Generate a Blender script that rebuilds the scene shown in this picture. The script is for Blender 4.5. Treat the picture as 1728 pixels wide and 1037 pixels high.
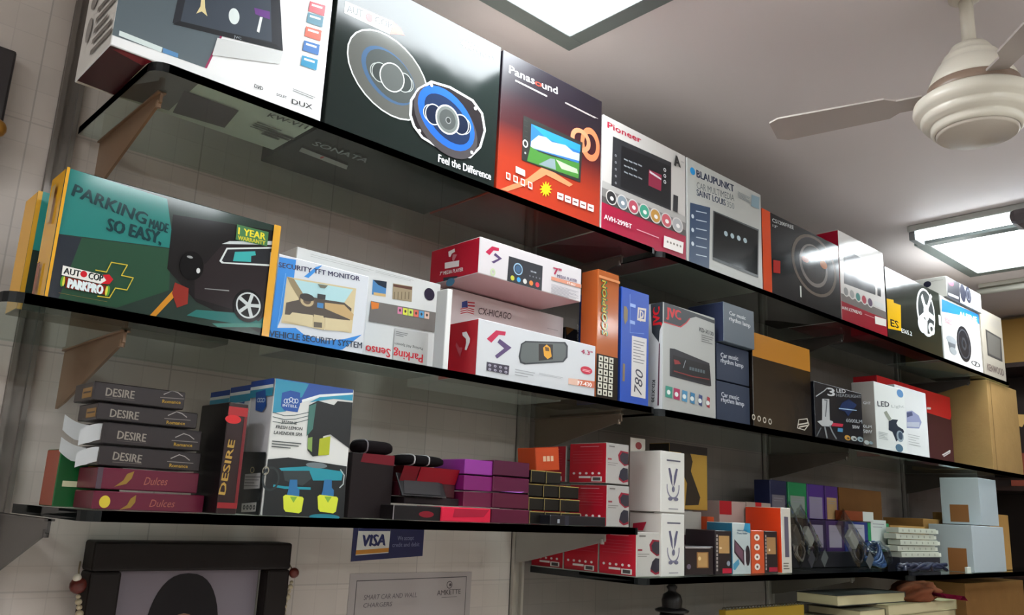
# Car accessory shop: glass wall shelves full of cartons. Metres, camera at eye height.
import bpy, bmesh, math, random
from mathutils import Vector, Matrix
random.seed(5)
for o in list(bpy.data.objects): bpy.data.objects.remove(o)
C = bpy.context.scene.collection
SC = bpy.context.scene
EYE = 1.55
# ---------------- camera ----------------
cam_d = bpy.data.cameras.new('camera'); cam = bpy.data.objects.new('camera', cam_d); C.objects.link(cam)
SC.camera = cam
yaw, pitch, roll = 0.740082383, 0.23377995, 0.0460698921
fw = Vector((math.sin(yaw)*math.cos(pitch), math.cos(yaw)*math.cos(pitch), math.sin(pitch)))
rt = Vector((math.cos(yaw), -math.sin(yaw), 0)); up = rt.cross(fw)
r2 = math.cos(roll)*rt + math.sin(roll)*up; u2 = -math.sin(roll)*rt + math.cos(roll)*up
cam.matrix_world = Matrix(((r2.x, u2.x, -fw.x, 0), (r2.y, u2.y, -fw.y, 0), (r2.z, u2.z, -fw.z, EYE), (0, 0, 0, 1)))
cam_d.sensor_width = 36; cam_d.lens = 1439.94/1728*36; cam_d.clip_start = .02
# ---------------- view + world ----------------
SC.view_settings.view_transform = 'Standard'; SC.view_settings.look = 'None'
SC.view_settings.exposure = 0.75; SC.view_settings.gamma = 1; SC.view_settings.use_curve_mapping = False
W = bpy.data.worlds.new('room_air'); SC.world = W; W.use_nodes = True
W.node_tree.nodes['Background'].inputs[0].default_value = (.55, .6, .65, 1); W.node_tree.nodes['Background'].inputs[1].default_value = .08
PANEL_POWER = 16.0; TUBE_POWER = 14.0
# ---------------- materials ----------------
def lin(h):
    h = h.lstrip('#'); v = [int(h[i:i+2], 16)/255 for i in (0, 2, 4)]
    return tuple((c/12.92 if c <= .04045 else ((c+.055)/1.055)**2.4) for c in v) + (1,)
GL = dict(card=(.55, .25, .012, 30), satin=(.32, .45, .01, 9), foil=(.12, .33, .03, 7), wrap=(.12, 1.0, .03, 4), film=(.09, .3, .004, 6), kraft=(.85, .15, .05, 60), metal=(.35, .5, 0, 1), plastic=(.35, .5, 0, 1), wall=(.6, .25, 0, 1), matt=(.9, .1, 0, 1), cloth=(.95, .1, .2, 40))
MC = {}
def mat(col, gl='card', metallic=0.0, emit=0.0, alpha=None):
    k = (col, gl, metallic, emit)
    if k in MC: return MC[k]
    m = bpy.data.materials.new('%s_%s' % (gl, col[:12])); m.use_nodes = True; nt = m.node_tree
    b = nt.nodes['Principled BSDF']; ro, sp, bs, sc = GL[gl]
    b.inputs['Roughness'].default_value = ro; b.inputs['Specular IOR Level'].default_value = sp; b.inputs['Metallic'].default_value = metallic
    tc = nt.nodes.new('ShaderNodeTexCoord')
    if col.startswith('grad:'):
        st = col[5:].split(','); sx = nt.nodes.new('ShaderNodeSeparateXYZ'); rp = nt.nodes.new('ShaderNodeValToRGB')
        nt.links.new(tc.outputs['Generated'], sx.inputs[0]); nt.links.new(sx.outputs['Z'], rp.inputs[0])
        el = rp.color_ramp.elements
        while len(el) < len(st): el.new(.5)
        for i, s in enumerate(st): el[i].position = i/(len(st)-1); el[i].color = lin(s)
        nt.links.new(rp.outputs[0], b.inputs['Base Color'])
    else:
        b.inputs['Base Color'].default_value = lin(col)
        if gl in ('kraft', 'metal', 'matt', 'cloth'):
            nz = nt.nodes.new('ShaderNodeTexNoise'); nz.inputs['Scale'].default_value = 14; nz.inputs['Detail'].default_value = 4
            mx = nt.nodes.new('ShaderNodeMixRGB'); mx.blend_type = 'MULTIPLY'; mx.inputs[1].default_value = lin(col); mx.inputs[0].default_value = .35
            nt.links.new(tc.outputs['Object'], nz.inputs['Vector']); nt.links.new(nz.outputs['Fac'], mx.inputs[2]); 
            rr = nt.nodes.new('ShaderNodeMapRange'); rr.inputs['To Min'].default_value = .55; rr.inputs['To Max'].default_value = 1.3
            nt.links.new(nz.outputs['Fac'], rr.inputs['Value']); nt.links.new(rr.outputs[0], mx.inputs[2]); nt.links.new(mx.outputs[0], b.inputs['Base Color'])
    if bs:
        nz = nt.nodes.new('ShaderNodeTexNoise'); nz.inputs['Scale'].default_value = sc; nz.inputs['Detail'].default_value = 2 if gl != 'wrap' else 4
        bp = nt.nodes.new('ShaderNodeBump'); bp.inputs['Strength'].default_value = min(1, bs*3); bp.inputs['Distance'].default_value = .012 if gl in ('foil', 'satin') else .004 if gl != 'wrap' else .02
        nt.links.new(tc.outputs['Object'], nz.inputs['Vector']); nt.links.new(nz.outputs['Fac'], bp.inputs['Height']); nt.links.new(bp.outputs[0], b.inputs['Normal'])
    if emit:
        b.inputs['Emission Color'].default_value = lin(col); b.inputs['Emission Strength'].default_value = emit
    MC[k] = m; return m
def glass(name, tint, rough=.03, f=1.5):
    m = bpy.data.materials.new(name); m.use_nodes = True; nt = m.node_tree; nt.nodes.clear()
    out = nt.nodes.new('ShaderNodeOutputMaterial'); t = nt.nodes.new('ShaderNodeBsdfTransparent'); g = nt.nodes.new('ShaderNodeBsdfGlossy'); x = nt.nodes.new('ShaderNodeMixShader'); fr = nt.nodes.new('ShaderNodeFresnel')
    t.inputs[0].default_value = lin(tint); g.inputs['Roughness'].default_value = rough; fr.inputs[0].default_value = f
    g.inputs[0].default_value = (.9, .95, .93, 1); ge = nt.nodes.new('ShaderNodeNewGeometry'); fm = nt.nodes.new('ShaderNodeMath'); fm.operation = 'SUBTRACT'; fm.inputs[0].default_value = 1; mu = nt.nodes.new('ShaderNodeMath'); mu.operation = 'MULTIPLY'
    nt.links.new(ge.outputs['Backfacing'], fm.inputs[1]); nt.links.new(fr.outputs[0], mu.inputs[0]); nt.links.new(fm.outputs[0], mu.inputs[1])
    nt.links.new(mu.outputs[0], x.inputs[0]); nt.links.new(t.outputs[0], x.inputs[1]); nt.links.new(g.outputs[0], x.inputs[2]); nt.links.new(x.outputs[0], out.inputs[0]); return m
# ---------------- mesh helpers ----------------
def link(name, bm, mats, loc=(0, 0, 0), parent=None, smooth=False):
    me = bpy.data.meshes.new(name); bm.normal_update(); bm.to_mesh(me); bm.free()
    for m in (mats if isinstance(mats, (list, tuple)) else [mats]): me.materials.append(m)
    if smooth:
        for p in me.polygons: p.use_smooth = True
    o = bpy.data.objects.new(name, me); C.objects.link(o); o.location = loc
    if parent: o.parent = parent
    return o
def empty(name, loc=(0, 0, 0)):
    o = bpy.data.objects.new(name, None); C.objects.link(o); o.location = loc; o.empty_display_size = .05; return o
def tag(o, label, cat, group=None, kind=None):
    if label: o['label'] = label
    if cat: o['category'] = cat
    if group: o['group'] = group
    if kind: o['kind'] = kind
    return o
def add_box(bm, a, b, bev=0, mi=0):
    vs = [bm.verts.new((x, y, z)) for z in (a[2], b[2]) for y in (a[1], b[1]) for x in (a[0], b[0])]
    fs = [bm.faces.new([vs[i] for i in f]) for f in ((0, 2, 3, 1), (4, 5, 7, 6), (0, 1, 5, 4), (2, 6, 7, 3), (0, 4, 6, 2), (1, 3, 7, 5))]
    for f in fs: f.material_index = mi
    if bev: bmesh.ops.bevel(bm, geom=list({e for f in fs for e in f.edges}), offset=bev, segments=2, affect='EDGES', profile=.5)
    return fs
def box_bm(a, b, bev=0):
    bm = bmesh.new(); add_box(bm, a, b, bev); return bm
def add_prism(bm, pts, axis, t0, t1, mi=0):
    """outline pts in the plane across axis, extruded t0..t1"""
    def P(p, t): return {'x': (t, p[0], p[1]), 'y': (p[0], t, p[1]), 'z': (p[0], p[1], t)}[axis]
    A = [bm.verts.new(P(p, t0)) for p in pts]; B = [bm.verts.new(P(p, t1)) for p in pts]; n = len(pts)
    fs = [bm.faces.new(A), bm.faces.new(B[::-1])] + [bm.faces.new([A[i], A[i-1], B[i-1], B[i]]) for i in range(n)]
    for f in fs: f.material_index = mi
    bmesh.ops.recalc_face_normals(bm, faces=fs); return fs
def add_tube(bm, pts, r, seg=10, mi=0, cap=True):
    pts = [Vector(p) for p in pts]; rings = []
    rr = r if isinstance(r, (list, tuple)) else [r]*len(pts)
    for i, p in enumerate(pts):
        d = (pts[min(i+1, len(pts)-1)]-pts[max(i-1, 0)]).normalized(); a = d.orthogonal().normalized() if i == 0 else (pa - d*pa.dot(d)).normalized(); pa = a; b = d.cross(a)
        rings.append([bm.verts.new(p+(a*math.cos(t)+b*math.sin(t))*rr[i]) for t in [2*math.pi*k/seg for k in range(seg)]])
    for A, B in zip(rings[:-1], rings[1:]):
        for k in range(seg): bm.faces.new((A[k], A[(k+1) % seg], B[(k+1) % seg], B[k])).material_index = mi
    if cap: bm.faces.new(rings[0][::-1]); bm.faces.new(rings[-1])
def add_lathe(bm, prof, seg=40, c=(0, 0), mi=0):
    rings = []
    for r, z in prof:
        if r < 1e-5: rings.append([bm.verts.new((c[0], c[1], z))])
        else: rings.append([bm.verts.new((c[0]+r*math.cos(2*math.pi*k/seg), c[1]+r*math.sin(2*math.pi*k/seg), z)) for k in range(seg)])
    for A, B in zip(rings[:-1], rings[1:]):
        for k in range(seg):
            k2 = (k+1) % seg
            if len(A) == 1: q = (A[0], B[k2], B[k])
            elif len(B) == 1: q = (A[k], A[k2], B[0])
            else: q = (A[k], A[k2], B[k2], B[k])
            bm.faces.new(q).material_index = mi
    bmesh.ops.recalc_face_normals(bm, faces=bm.faces)
def add_ball(bm, c, r, sx=1, sy=1, sz=1, seg=14, mi=0):
    n0 = len(bm.faces); g = bmesh.ops.create_uvsphere(bm, u_segments=seg, v_segments=max(6, seg//2), radius=r)
    for v in g['verts']: v.co = Vector((v.co.x*sx+c[0], v.co.y*sy+c[1], v.co.z*sz+c[2]))
    for f in {f for v in g['verts'] for f in v.link_faces}: f.material_index = mi; f.smooth = True
# ---------------- print on carton faces ----------------
TXT = {}
def text_polys(s, bold):
    k = (s, bold)
    if k in TXT: return TXT[k]
    cu = bpy.data.curves.new('lettering', 'FONT'); cu.body = s; cu.resolution_u = 2; cu.fill_mode = 'FRONT'
    ob = bpy.data.objects.new('lettering', cu); C.objects.link(ob); dg = bpy.context.evaluated_depsgraph_get(); dg.update()
    me = ob.evaluated_get(dg).to_mesh()
    V = [(v.co.x, v.co.y) for v in me.vertices]; F = [tuple(p.vertices) for p in me.polygons]
    ob.evaluated_get(dg).to_mesh_clear(); bpy.data.objects.remove(ob); bpy.data.curves.remove(cu)
    TXT[k] = (V, F); return TXT[k]
def earclean(pts):
    out = []
    for p in pts:
        if not out or (abs(p[0]-out[-1][0])+abs(p[1]-out[-1][1])) > 1e-5: out.append(p)
    if len(out) > 1 and abs(out[0][0]-out[-1][0])+abs(out[0][1]-out[-1][1]) < 1e-5: out.pop()
    return out
def draw(bm, ds, P, mats, gl, lay):
    """draw shapes ds of one print on a face; P maps (u, v, height) to a point; every shape lies a hair above the last"""
    for d in ds:
        if isinstance(d[0], int): h = .0002+.00005*d[0]; d = d[1:]
        else: h = lay[0]; lay[0] += .00006
        m = mat(d[1], gl)
        if m not in mats: mats.append(m)
        mi = mats.index(m)
        def face(pts):
            pts = earclean(pts)
            if len(pts) < 3: return
            try: f = bm.faces.new([bm.verts.new(P(u, v, h)) for u, v in pts]); f.material_index = mi
            except ValueError: pass
        if d[0] == 'p': face(d[2])
        elif d[0] == 'e':
            _, _, cu, cv, ru, rv, inner, ro = d; n = 28; c, s = math.cos(ro), math.sin(ro)
            q = lambda t, k=1: (cu+k*(ru*math.cos(t)*c-rv*math.sin(t)*s), cv+k*(ru*math.cos(t)*s+rv*math.sin(t)*c))
            if inner:
                for i in range(n): t0, t1 = 2*math.pi*i/n, 2*math.pi*(i+1)/n; face([q(t0), q(t1), q(t1, inner), q(t0, inner)])
            else: face([q(2*math.pi*i/n) for i in range(n)])
        elif d[0] == 'l':
            _, _, u0, v0, u1, v1, n, fill = d; st = (v1-v0)/n
            for i in range(n):
                e = u1-(u1-u0)*(.35 if i % 3 == 2 else .08*(i % 2)); a = v1-st*(i+.5+fill/2); b = a+st*fill
                face([(u0, a), (e, a), (e, b), (u0, b)])
        elif d[0] == 't':
            _, _, s, u, v, w, hh, ang, bold, sh = d; V, F = text_polys(s, 0)
            if not V: continue
            x0 = min(p[0] for p in V); x1 = max(p[0] for p in V); y0 = 0; y1 = max(p[1] for p in V)
            sx, sy = w/(x1-x0), hh/(y1-y0); c, si = math.cos(ang), math.sin(ang)
            b = max(0, bold)*hh*2.6     # heavier weight: the same letters printed again a hair to each side
            for n, (bx, by) in enumerate(((0, 0), (-b, b*.4), (b, -b*.4)) if b else ((0, 0),)):
                vs = []
                for x, y in V:
                    yy = (y-y0)*sy+by; xx = (x-x0)*sx+sh*yy+bx; vs.append(bm.verts.new(P(u+xx*c-yy*si, v+xx*si+yy*c, h+n*.00001)))
                for f in F:
                    try: bm.faces.new([vs[i] for i in f]).material_index = mi
                    except ValueError: pass
def carton(name, label, cat, group, x0, x1, y, d, z0, z1, col, gl, cols, parts, rot=0, flaps=False, tab=0):
    """a closed carton standing at its real place: body mesh with its printed parts as children; origin at the base centre"""
    w, h = x1-x0, z1-z0; L = Vector(((x0+x1)/2, y+d/2, EYE+z0)); mats = [mat(col, gl)]; idx = {}
    for k, c in cols.items():
        m = mat(c, gl)
        if m not in mats: mats.append(m)
        idx[k] = mats.index(m)
    bm = bmesh.new(); add_box(bm, (-w/2, -d/2, 0), (w/2, d/2, h)); bm.normal_update()
    for f in bm.faces:
        n = f.normal; k = 'F' if n.y < -.5 else 'K' if n.y > .5 else 'L' if n.x < -.5 else 'R' if n.x > .5 else 'T' if n.z > .5 else 'B'
        f.material_index = idx.get(k, idx.get('L', 0) if k == 'R' else 0)
    bmesh.ops.bevel(bm, geom=bm.edges[:], offset=min(.0012, h*.1, w*.1), segments=1, affect='EDGES')
    root = link(name, bm, mats, L); root.rotation_euler = (0, math.radians(rot), 0); tag(root, label, cat, group)
    PF = {'F': lambda u, v, e: (u-w/2, -d/2-e, v), 'L': lambda u, v, e: (-w/2-e, d/2-u, v), 'B': lambda u, v, e: (u-w/2, d/2-v, -e)}
    lay = {'F': [.0002], 'L': [.0002], 'B': [.0002]}
    byname = {}
    for pn, fc, ds in parts: byname.setdefault(pn, []).append((fc, ds))
    for pn, lst in byname.items():
        bm = bmesh.new(); pm = []
        for fc, ds in lst: draw(bm, ds, PF[fc], pm, 'foil' if pn == 'stereo_screen' else gl, lay[fc])
        link(pn.split('#')[0], bm, pm, (0, 0, 0), root)
    if flaps:
        for yy, ln, lift in ((-d/2+.004, .022, -.006), (d/2-.02, .028, .008)):
            bm = bmesh.new(); pr = []
            for i in range(7): t = i/6; pr.append((-w/2-ln*t, h*.5+lift*t*t*1.5-.0))
            lo = [(x, z-h*.42+abs(i-3)*.0008) for i, (x, z) in enumerate(pr)]
            A = [bm.verts.new((x, yy-(x+w/2)*.5, z+h*.42)) for x, z in pr]; B = [bm.verts.new((x, yy-(x+w/2)*.5, z)) for x, z in lo]
            for i in range(6): bm.faces.new((A[i], A[i+1], B[i+1], B[i]))
            bmesh.ops.solidify(bm, geom=bm.faces[:], thickness=.0006); o = link('end_flap', bm, mat('eef0f2', 'card'), (0, 0, 0), root); tag(o, 'white inside of an open end flap', None)
    if tab:
        bm = bmesh.new(); add_box(bm, (-w/2+.002, d/2-.0015, h), (w/2-.03, d/2-.0005, h+.03), 0)
        t = link('hanging_tab', bm, mat('c9c0b4', 'card'), (0, 0, 0), root); bm = bmesh.new(); draw(bm, [('e', '8a3a3a', -.012, h+.014, .011, .008, 0, 0)], lambda u, v, e: (u, d/2-.0016-e, v), [mat('8a3a3a', 'card')], 'card', [.0002]); link('punched_hole', bm, mat('8a3a3a', 'card'), (0, 0, 0), t)
    return root
E = EYE
# ---------------- room shell ----------------
def tile_wall(name, base='c6bbb3', line='9a9088', sx=.045, sy=.045, big=.27):
    m = bpy.data.materials.new(name); m.use_nodes = True; nt = m.node_tree; b = nt.nodes['Principled BSDF']; b.inputs['Roughness'].default_value = .45; b.inputs['Specular IOR Level'].default_value = .3
    tc = nt.nodes.new('ShaderNodeTexCoord'); mp = nt.nodes.new('ShaderNodeMapping'); mp.inputs['Rotation'].default_value = (math.pi/2, 0, 0)
    nt.links.new(tc.outputs['Object'], mp.inputs[0]); last = None
    for k, (w, hgt, mo, st) in enumerate(((sx, sy, .0011, .16), (big, big*1.3, .0016, .3))):
        br = nt.nodes.new('ShaderNodeTexBrick'); br.offset = 0; br.inputs['Scale'].default_value = 1; br.inputs['Brick Width'].default_value = w; br.inputs['Row Height'].default_value = hgt; br.inputs['Mortar Size'].default_value = mo; br.inputs['Mortar Smooth'].default_value = .4
        br.inputs['Color1'].default_value = (1, 1, 1, 1); br.inputs['Color2'].default_value = (.94, .94, .94, 1); br.inputs['Mortar'].default_value = (1-st*.7,)*3+(1,)
        nt.links.new(mp.outputs[0], br.inputs['Vector']); x = nt.nodes.new('ShaderNodeMixRGB'); x.blend_type = 'MULTIPLY'; x.inputs[0].default_value = 1; x.inputs[1].default_value = lin(base)
        if last: nt.links.new(last, x.inputs[1])
        nt.links.new(br.outputs['Color'], x.inputs[2]); last = x.outputs[0]
    nz = nt.nodes.new('ShaderNodeTexNoise'); nz.inputs['Scale'].default_value = 5; nz.inputs['Detail'].default_value = 5; rr = nt.nodes.new('ShaderNodeMapRange'); rr.inputs['To Min'].default_value = .8; rr.inputs['To Max'].default_value = 1.15
    nt.links.new(tc.outputs['Object'], nz.inputs['Vector']); nt.links.new(nz.outputs['Fac'], rr.inputs['Value']); x = nt.nodes.new('ShaderNodeMixRGB'); x.blend_type = 'MULTIPLY'; x.inputs[0].default_value = 1; nt.links.new(last, x.inputs[1]); nt.links.new(rr.outputs[0], x.inputs[2]); nt.links.new(x.outputs[0], b.inputs['Base Color'])
    return m
def struct(name, a, b, m): return tag(link(name, box_bm(a, b), m), None, None, None, 'structure')
XL, XR, YB, YW, ZC = -1.6, 4.40, -2.4, 1.43, E+1.0
struct('floor', (XL, YB, -.05), (XR, YW, 0), mat('d6d0ca', 'wall'))
struct('ceiling', (XL, YB, ZC), (XR, YW+.1, ZC+.06), mat('ddd4d3', 'wall'))
struct('wall_back', (XL, YW, 0), (1.352, YW+.1, ZC), tile_wall('pale_tile'))
struct('wall_back_right', (1.3525, YW, 0), (XR, YW+.1, ZC), tile_wall('grey_tile', '857b76'))
struct('wall_right', (XR, YB, 0), (XR+.1, YW, ZC), mat('9a8468', 'wall'))
struct('wall_left', (XL-.1, YB, 0), (XL, YW, ZC), mat('c9c4bc', 'wall'))
struct('wall_front', (XL, YB-.1, 0), (XR, YB, ZC), mat('d0cac0', 'wall'))
# ---------------- ceiling lamps ----------------
def panel(x0, x1, y0, y1, label):
    t = tag(empty('ceiling_panel_light', ((x0+x1)/2, (y0+y1)/2, ZC)), label, 'ceiling light', 'square ceiling panel lights')
    w, d = (x1-x0)/2, (y1-y0)/2; f = .043; bm = bmesh.new()
    for a, b in (((-w-f, -d-f), (w+f, -d)), ((-w-f, d), (w+f, d+f)), ((-w-f, -d), (-w, d)), ((w, -d), (w+f, d))): add_box(bm, (a[0], a[1], -.012), (b[0], b[1], -.0005), .002)
    link('frame', bm, mat('6e7674', 'metal'), (0, 0, 0), t)
    link('diffuser', box_bm((-w, -d, -.009), (w, d, -.004)), mat('f4fbff', 'plastic', 0, PANEL_POWER), (0, 0, 0), t); return t
panel(.729, 1.174, .775, 1.142, 'square lit ceiling panel with grey frame above the large speaker carton')
panel(3.063, 3.508, .70, 1.142, 'square lit ceiling panel behind the lit tube batten')
panel(.729, 1.174, -.68, -.235, 'square lit ceiling panel over the shop floor, middle one')
panel(3.063, 3.508, -1.08, -.635, 'square lit ceiling panel over the shop floor, right one')
panel(-1.25, -.81, -1.2, -.76, 'unseen ceiling panel added for light from the left, over the shop floor')  # this and the next panel are unseen, added to light left faces
panel(-1.25, -.81, .1, .54, 'unseen ceiling panel added for light from the left, beside the shelves')
t = tag(empty('tube_light', (2.872, .62, ZC)), 'long lit tube batten on ceiling beside square panel', 'ceiling light')
link('housing', box_bm((-.045, -.55, -.022), (.045, .51, -.0005), .004), mat('b9bcb8', 'metal'), (0, 0, 0), t)
bm = bmesh.new(); add_prism(bm, [(-.036+.072*k/10, -.022-.026*math.sin(math.pi*k/10)) for k in range(11)], 'y', -.53, .485); link('diffuser', bm, mat('f2fbff', 'plastic', 0, TUBE_POWER), (0, 0, 0), t)
link('end_cap', box_bm((-.04, .486, -.052), (.04, .507, -.022), .003), mat('7f8486', 'plastic'), (0, 0, 0), t)
link('end_cap', box_bm((-.04, -.55, -.052), (.04, -.531, -.022), .003), mat('7f8486', 'plastic'), (0, 0, 0), t)
for x0, lb in ((-.2, 'unseen tube light added as fill on the front wall, left one'), (2.0, 'unseen tube light added as fill on the front wall, right one')):  # unseen tubes, added to brighten the ceiling and the carton fronts
    t = tag(empty('tube_light', (x0+.6, YB, E+.86)), lb, 'fill light', 'added fill tube lights')
    link('housing', box_bm((-.61, .0005, -.02), (.61, .03, .02), .003), mat('b9bcb8', 'metal'), (0, 0, 0), t); bm = bmesh.new(); add_tube(bm, [(-.58, .045, 0), (.58, .045, 0)], .014, 14); link('tube', bm, mat('f2fbff', 'plastic', 0, 30.0), (0, 0, 0), t, True)
t = tag(empty('tube_light', (3.73, .95, ZC)), 'thin unlit white tube light on dark ceiling near right wall', 'ceiling light')
bm = bmesh.new(); add_tube(bm, [(0, -.6, -.03), (0, .27, -.03)], .013); link('tube', bm, mat('c9cabf', 'plastic'), (0, 0, 0), t, True); link('base', box_bm((-.02, -.6, -.016), (.02, .26, -.0005)), mat('a8a69c', 'plastic'), (0, 0, 0), t)
# ---------------- wall rails, glass shelves, brackets ----------------
met = mat('8d8880', 'metal', .6)
for x, lb, cl in ((.318, 'leftmost slotted metal wall rail', '7d7670'), (1.352, 'slotted metal wall rail at the end of the lowest left shelf', 'b4aea6'), (2.395, 'slotted metal wall rail behind the coloured label cartons', 'b4aea6'), (3.385, 'slotted metal wall rail behind the white parcels', 'a09a94')):
    bm = bmesh.new(); add_box(bm, (x-.016, YW-.012, .5), (x-.009, YW-.0005, ZC-.03)); add_box(bm, (x+.009, YW-.012, .5), (x+.016, YW-.0005, ZC-.03)); add_box(bm, (x-.016, YW-.003, .5), (x+.016, YW-.0005, ZC-.03))
    r = tag(link('wall_rail', bm, mat(cl, 'metal', .5)), lb, 'shelf rail', 'slotted wall rails')
GLASS = glass('green_glass', 'eef6f3'); EDGE = mat('14181a', 'plastic')
def shelf(x0, x1, ztop, label, th=.012, y0=1.1, rad=.02):
    t = tag(empty('glass_shelf', ((x0+x1)/2, YW, E+ztop)), label, 'shelf', 'glass wall shelves'); cx = (x0+x1)/2
    pts = [(x1-cx, -.016), (x0-cx, -.016)]
    for k in range(5): a = math.pi+math.pi/2*k/4; pts.append((x0-cx+rad+rad*math.cos(a), y0-YW+rad+rad*math.sin(a)))
    for k in range(5): a = math.pi*1.5+math.pi/2*k/4; pts.append((x1-cx-rad+rad*math.cos(a), y0-YW+rad+rad*math.sin(a)))
    bm = bmesh.new(); add_prism(bm, pts, 'z', -th, 0); link('glass_pane', bm, GLASS, (0, 0, 0), t)
    bm = bmesh.new(); pl = pts[1:]+[pts[0]]; out = []
    for i, p in enumerate(pl):
        a = Vector(pl[max(i-1, 0)]); b = Vector(pl[min(i+1, len(pl)-1)]); dd = (b-a).normalized(); out.append((p[0]+dd.y*.0015, p[1]-dd.x*.0015))
    A = [[bm.verts.new((p[0], p[1], z)) for p in out] for z in (-th-.0005, .0005)]
    for i in range(len(out)-1): bm.faces.new((A[0][i], A[0][i+1], A[1][i+1], A[1][i]))
    bmesh.ops.solidify(bm, geom=bm.faces[:], thickness=.0012); e = link('edge_strip', bm, EDGE, (0, 0, 0), t); tag(e, 'dark edge band', None)
    return t
S1, S2, S3, S4, S4B, S5 = .566, .2215, -.022, -.117, -.131, -.345
shelf(.337, 1.425, S1, 'topmost glass shelf, left pane, carrying the biggest stereo and speaker cartons')
shelf(1.431, 3.63, S1, 'topmost glass shelf, right pane, carrying cartons from crimson banded to far right')
shelf(.215, 1.426, S2, 'middle glass shelf, left pane, under the green parking aid carton')
shelf(1.432, 3.78, S2, 'middle glass shelf, right pane, from slim radio carton to cardboard box', th=.014)
shelf(.337, 1.378, S3, 'lower left glass shelf under perfume and dashboard cartons')
shelf(1.384, 2.622, S4, 'lowest glass shelf under red headset and white earphone cartons')
shelf(2.63, 3.95, S4B, 'lowest shelf at the right under the white parcels', th=.014)
shelf(1.3, 3.95, S5, 'glass shelf below the frame edge carrying statue and books')
def bracket(x, z, label, col='7d6c5e', ln=.29, heel=.085, tip=.016):
    bm = bmesh.new(); add_prism(bm, [(YW-.013, E+z), (YW-.013, E+z-heel), (YW-.05, E+z-heel*.92), (YW-ln, E+z-tip), (YW-ln, E+z)], 'x', x-.002, x+.002); add_box(bm, (x-.006, YW-ln, E+z-.0025), (x+.006, YW-.013, E+z))
    add_tube(bm, [(x, YW-ln+.008, E+z-.012), (x, YW-ln+.008, E+z-.022)], .004)
    return tag(link('shelf_bracket', bm, mat(col, 'metal', .2)), label, 'shelf bracket', 'triangular shelf brackets')
for x, z, lb, c in ((.372, S1-.0125, 'triangular bracket, warm light painted into its brown, under the left end of topmost shelf', '8a6c54'), (1.378, S1-.0125, 'triangular bracket under topmost shelf above the blue label carton', '6d625a'), (2.395, S1-.0125, 'dark triangular bracket under topmost shelf below the basket picture carton', '4a4440'), (3.385, S1-.0125, 'dark triangular bracket under far right end of topmost shelf', '4a4440'),  # warm light on the left brackets is put into their brown
    (.372, S2-.0125, 'triangular bracket, warm light painted into its brown, under the left end of middle shelf', '8a6c54'), (1.385, S2-.0125, 'triangular bracket under middle shelf above the headset cartons', '8a7868'), (2.395, S2-.0145, 'triangular bracket under middle shelf above the dark blue label carton', '5d544c'), (3.385, S2-.0145, 'triangular bracket under middle shelf by the white parcels', '4a443e'),
    (.318, S3-.0125, 'dark triangular bracket left of the framed portrait', '3c3836'), (1.340, S3-.0125, 'pale grey triangular bracket in front of red headset cartons', '9a948e'), (2.395, S4-.0125, 'triangular bracket under the lowest shelf above the books', '5d564e')):
    bracket(x, z, lb, c, .27, .09 if x < 1 else .075)
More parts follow.
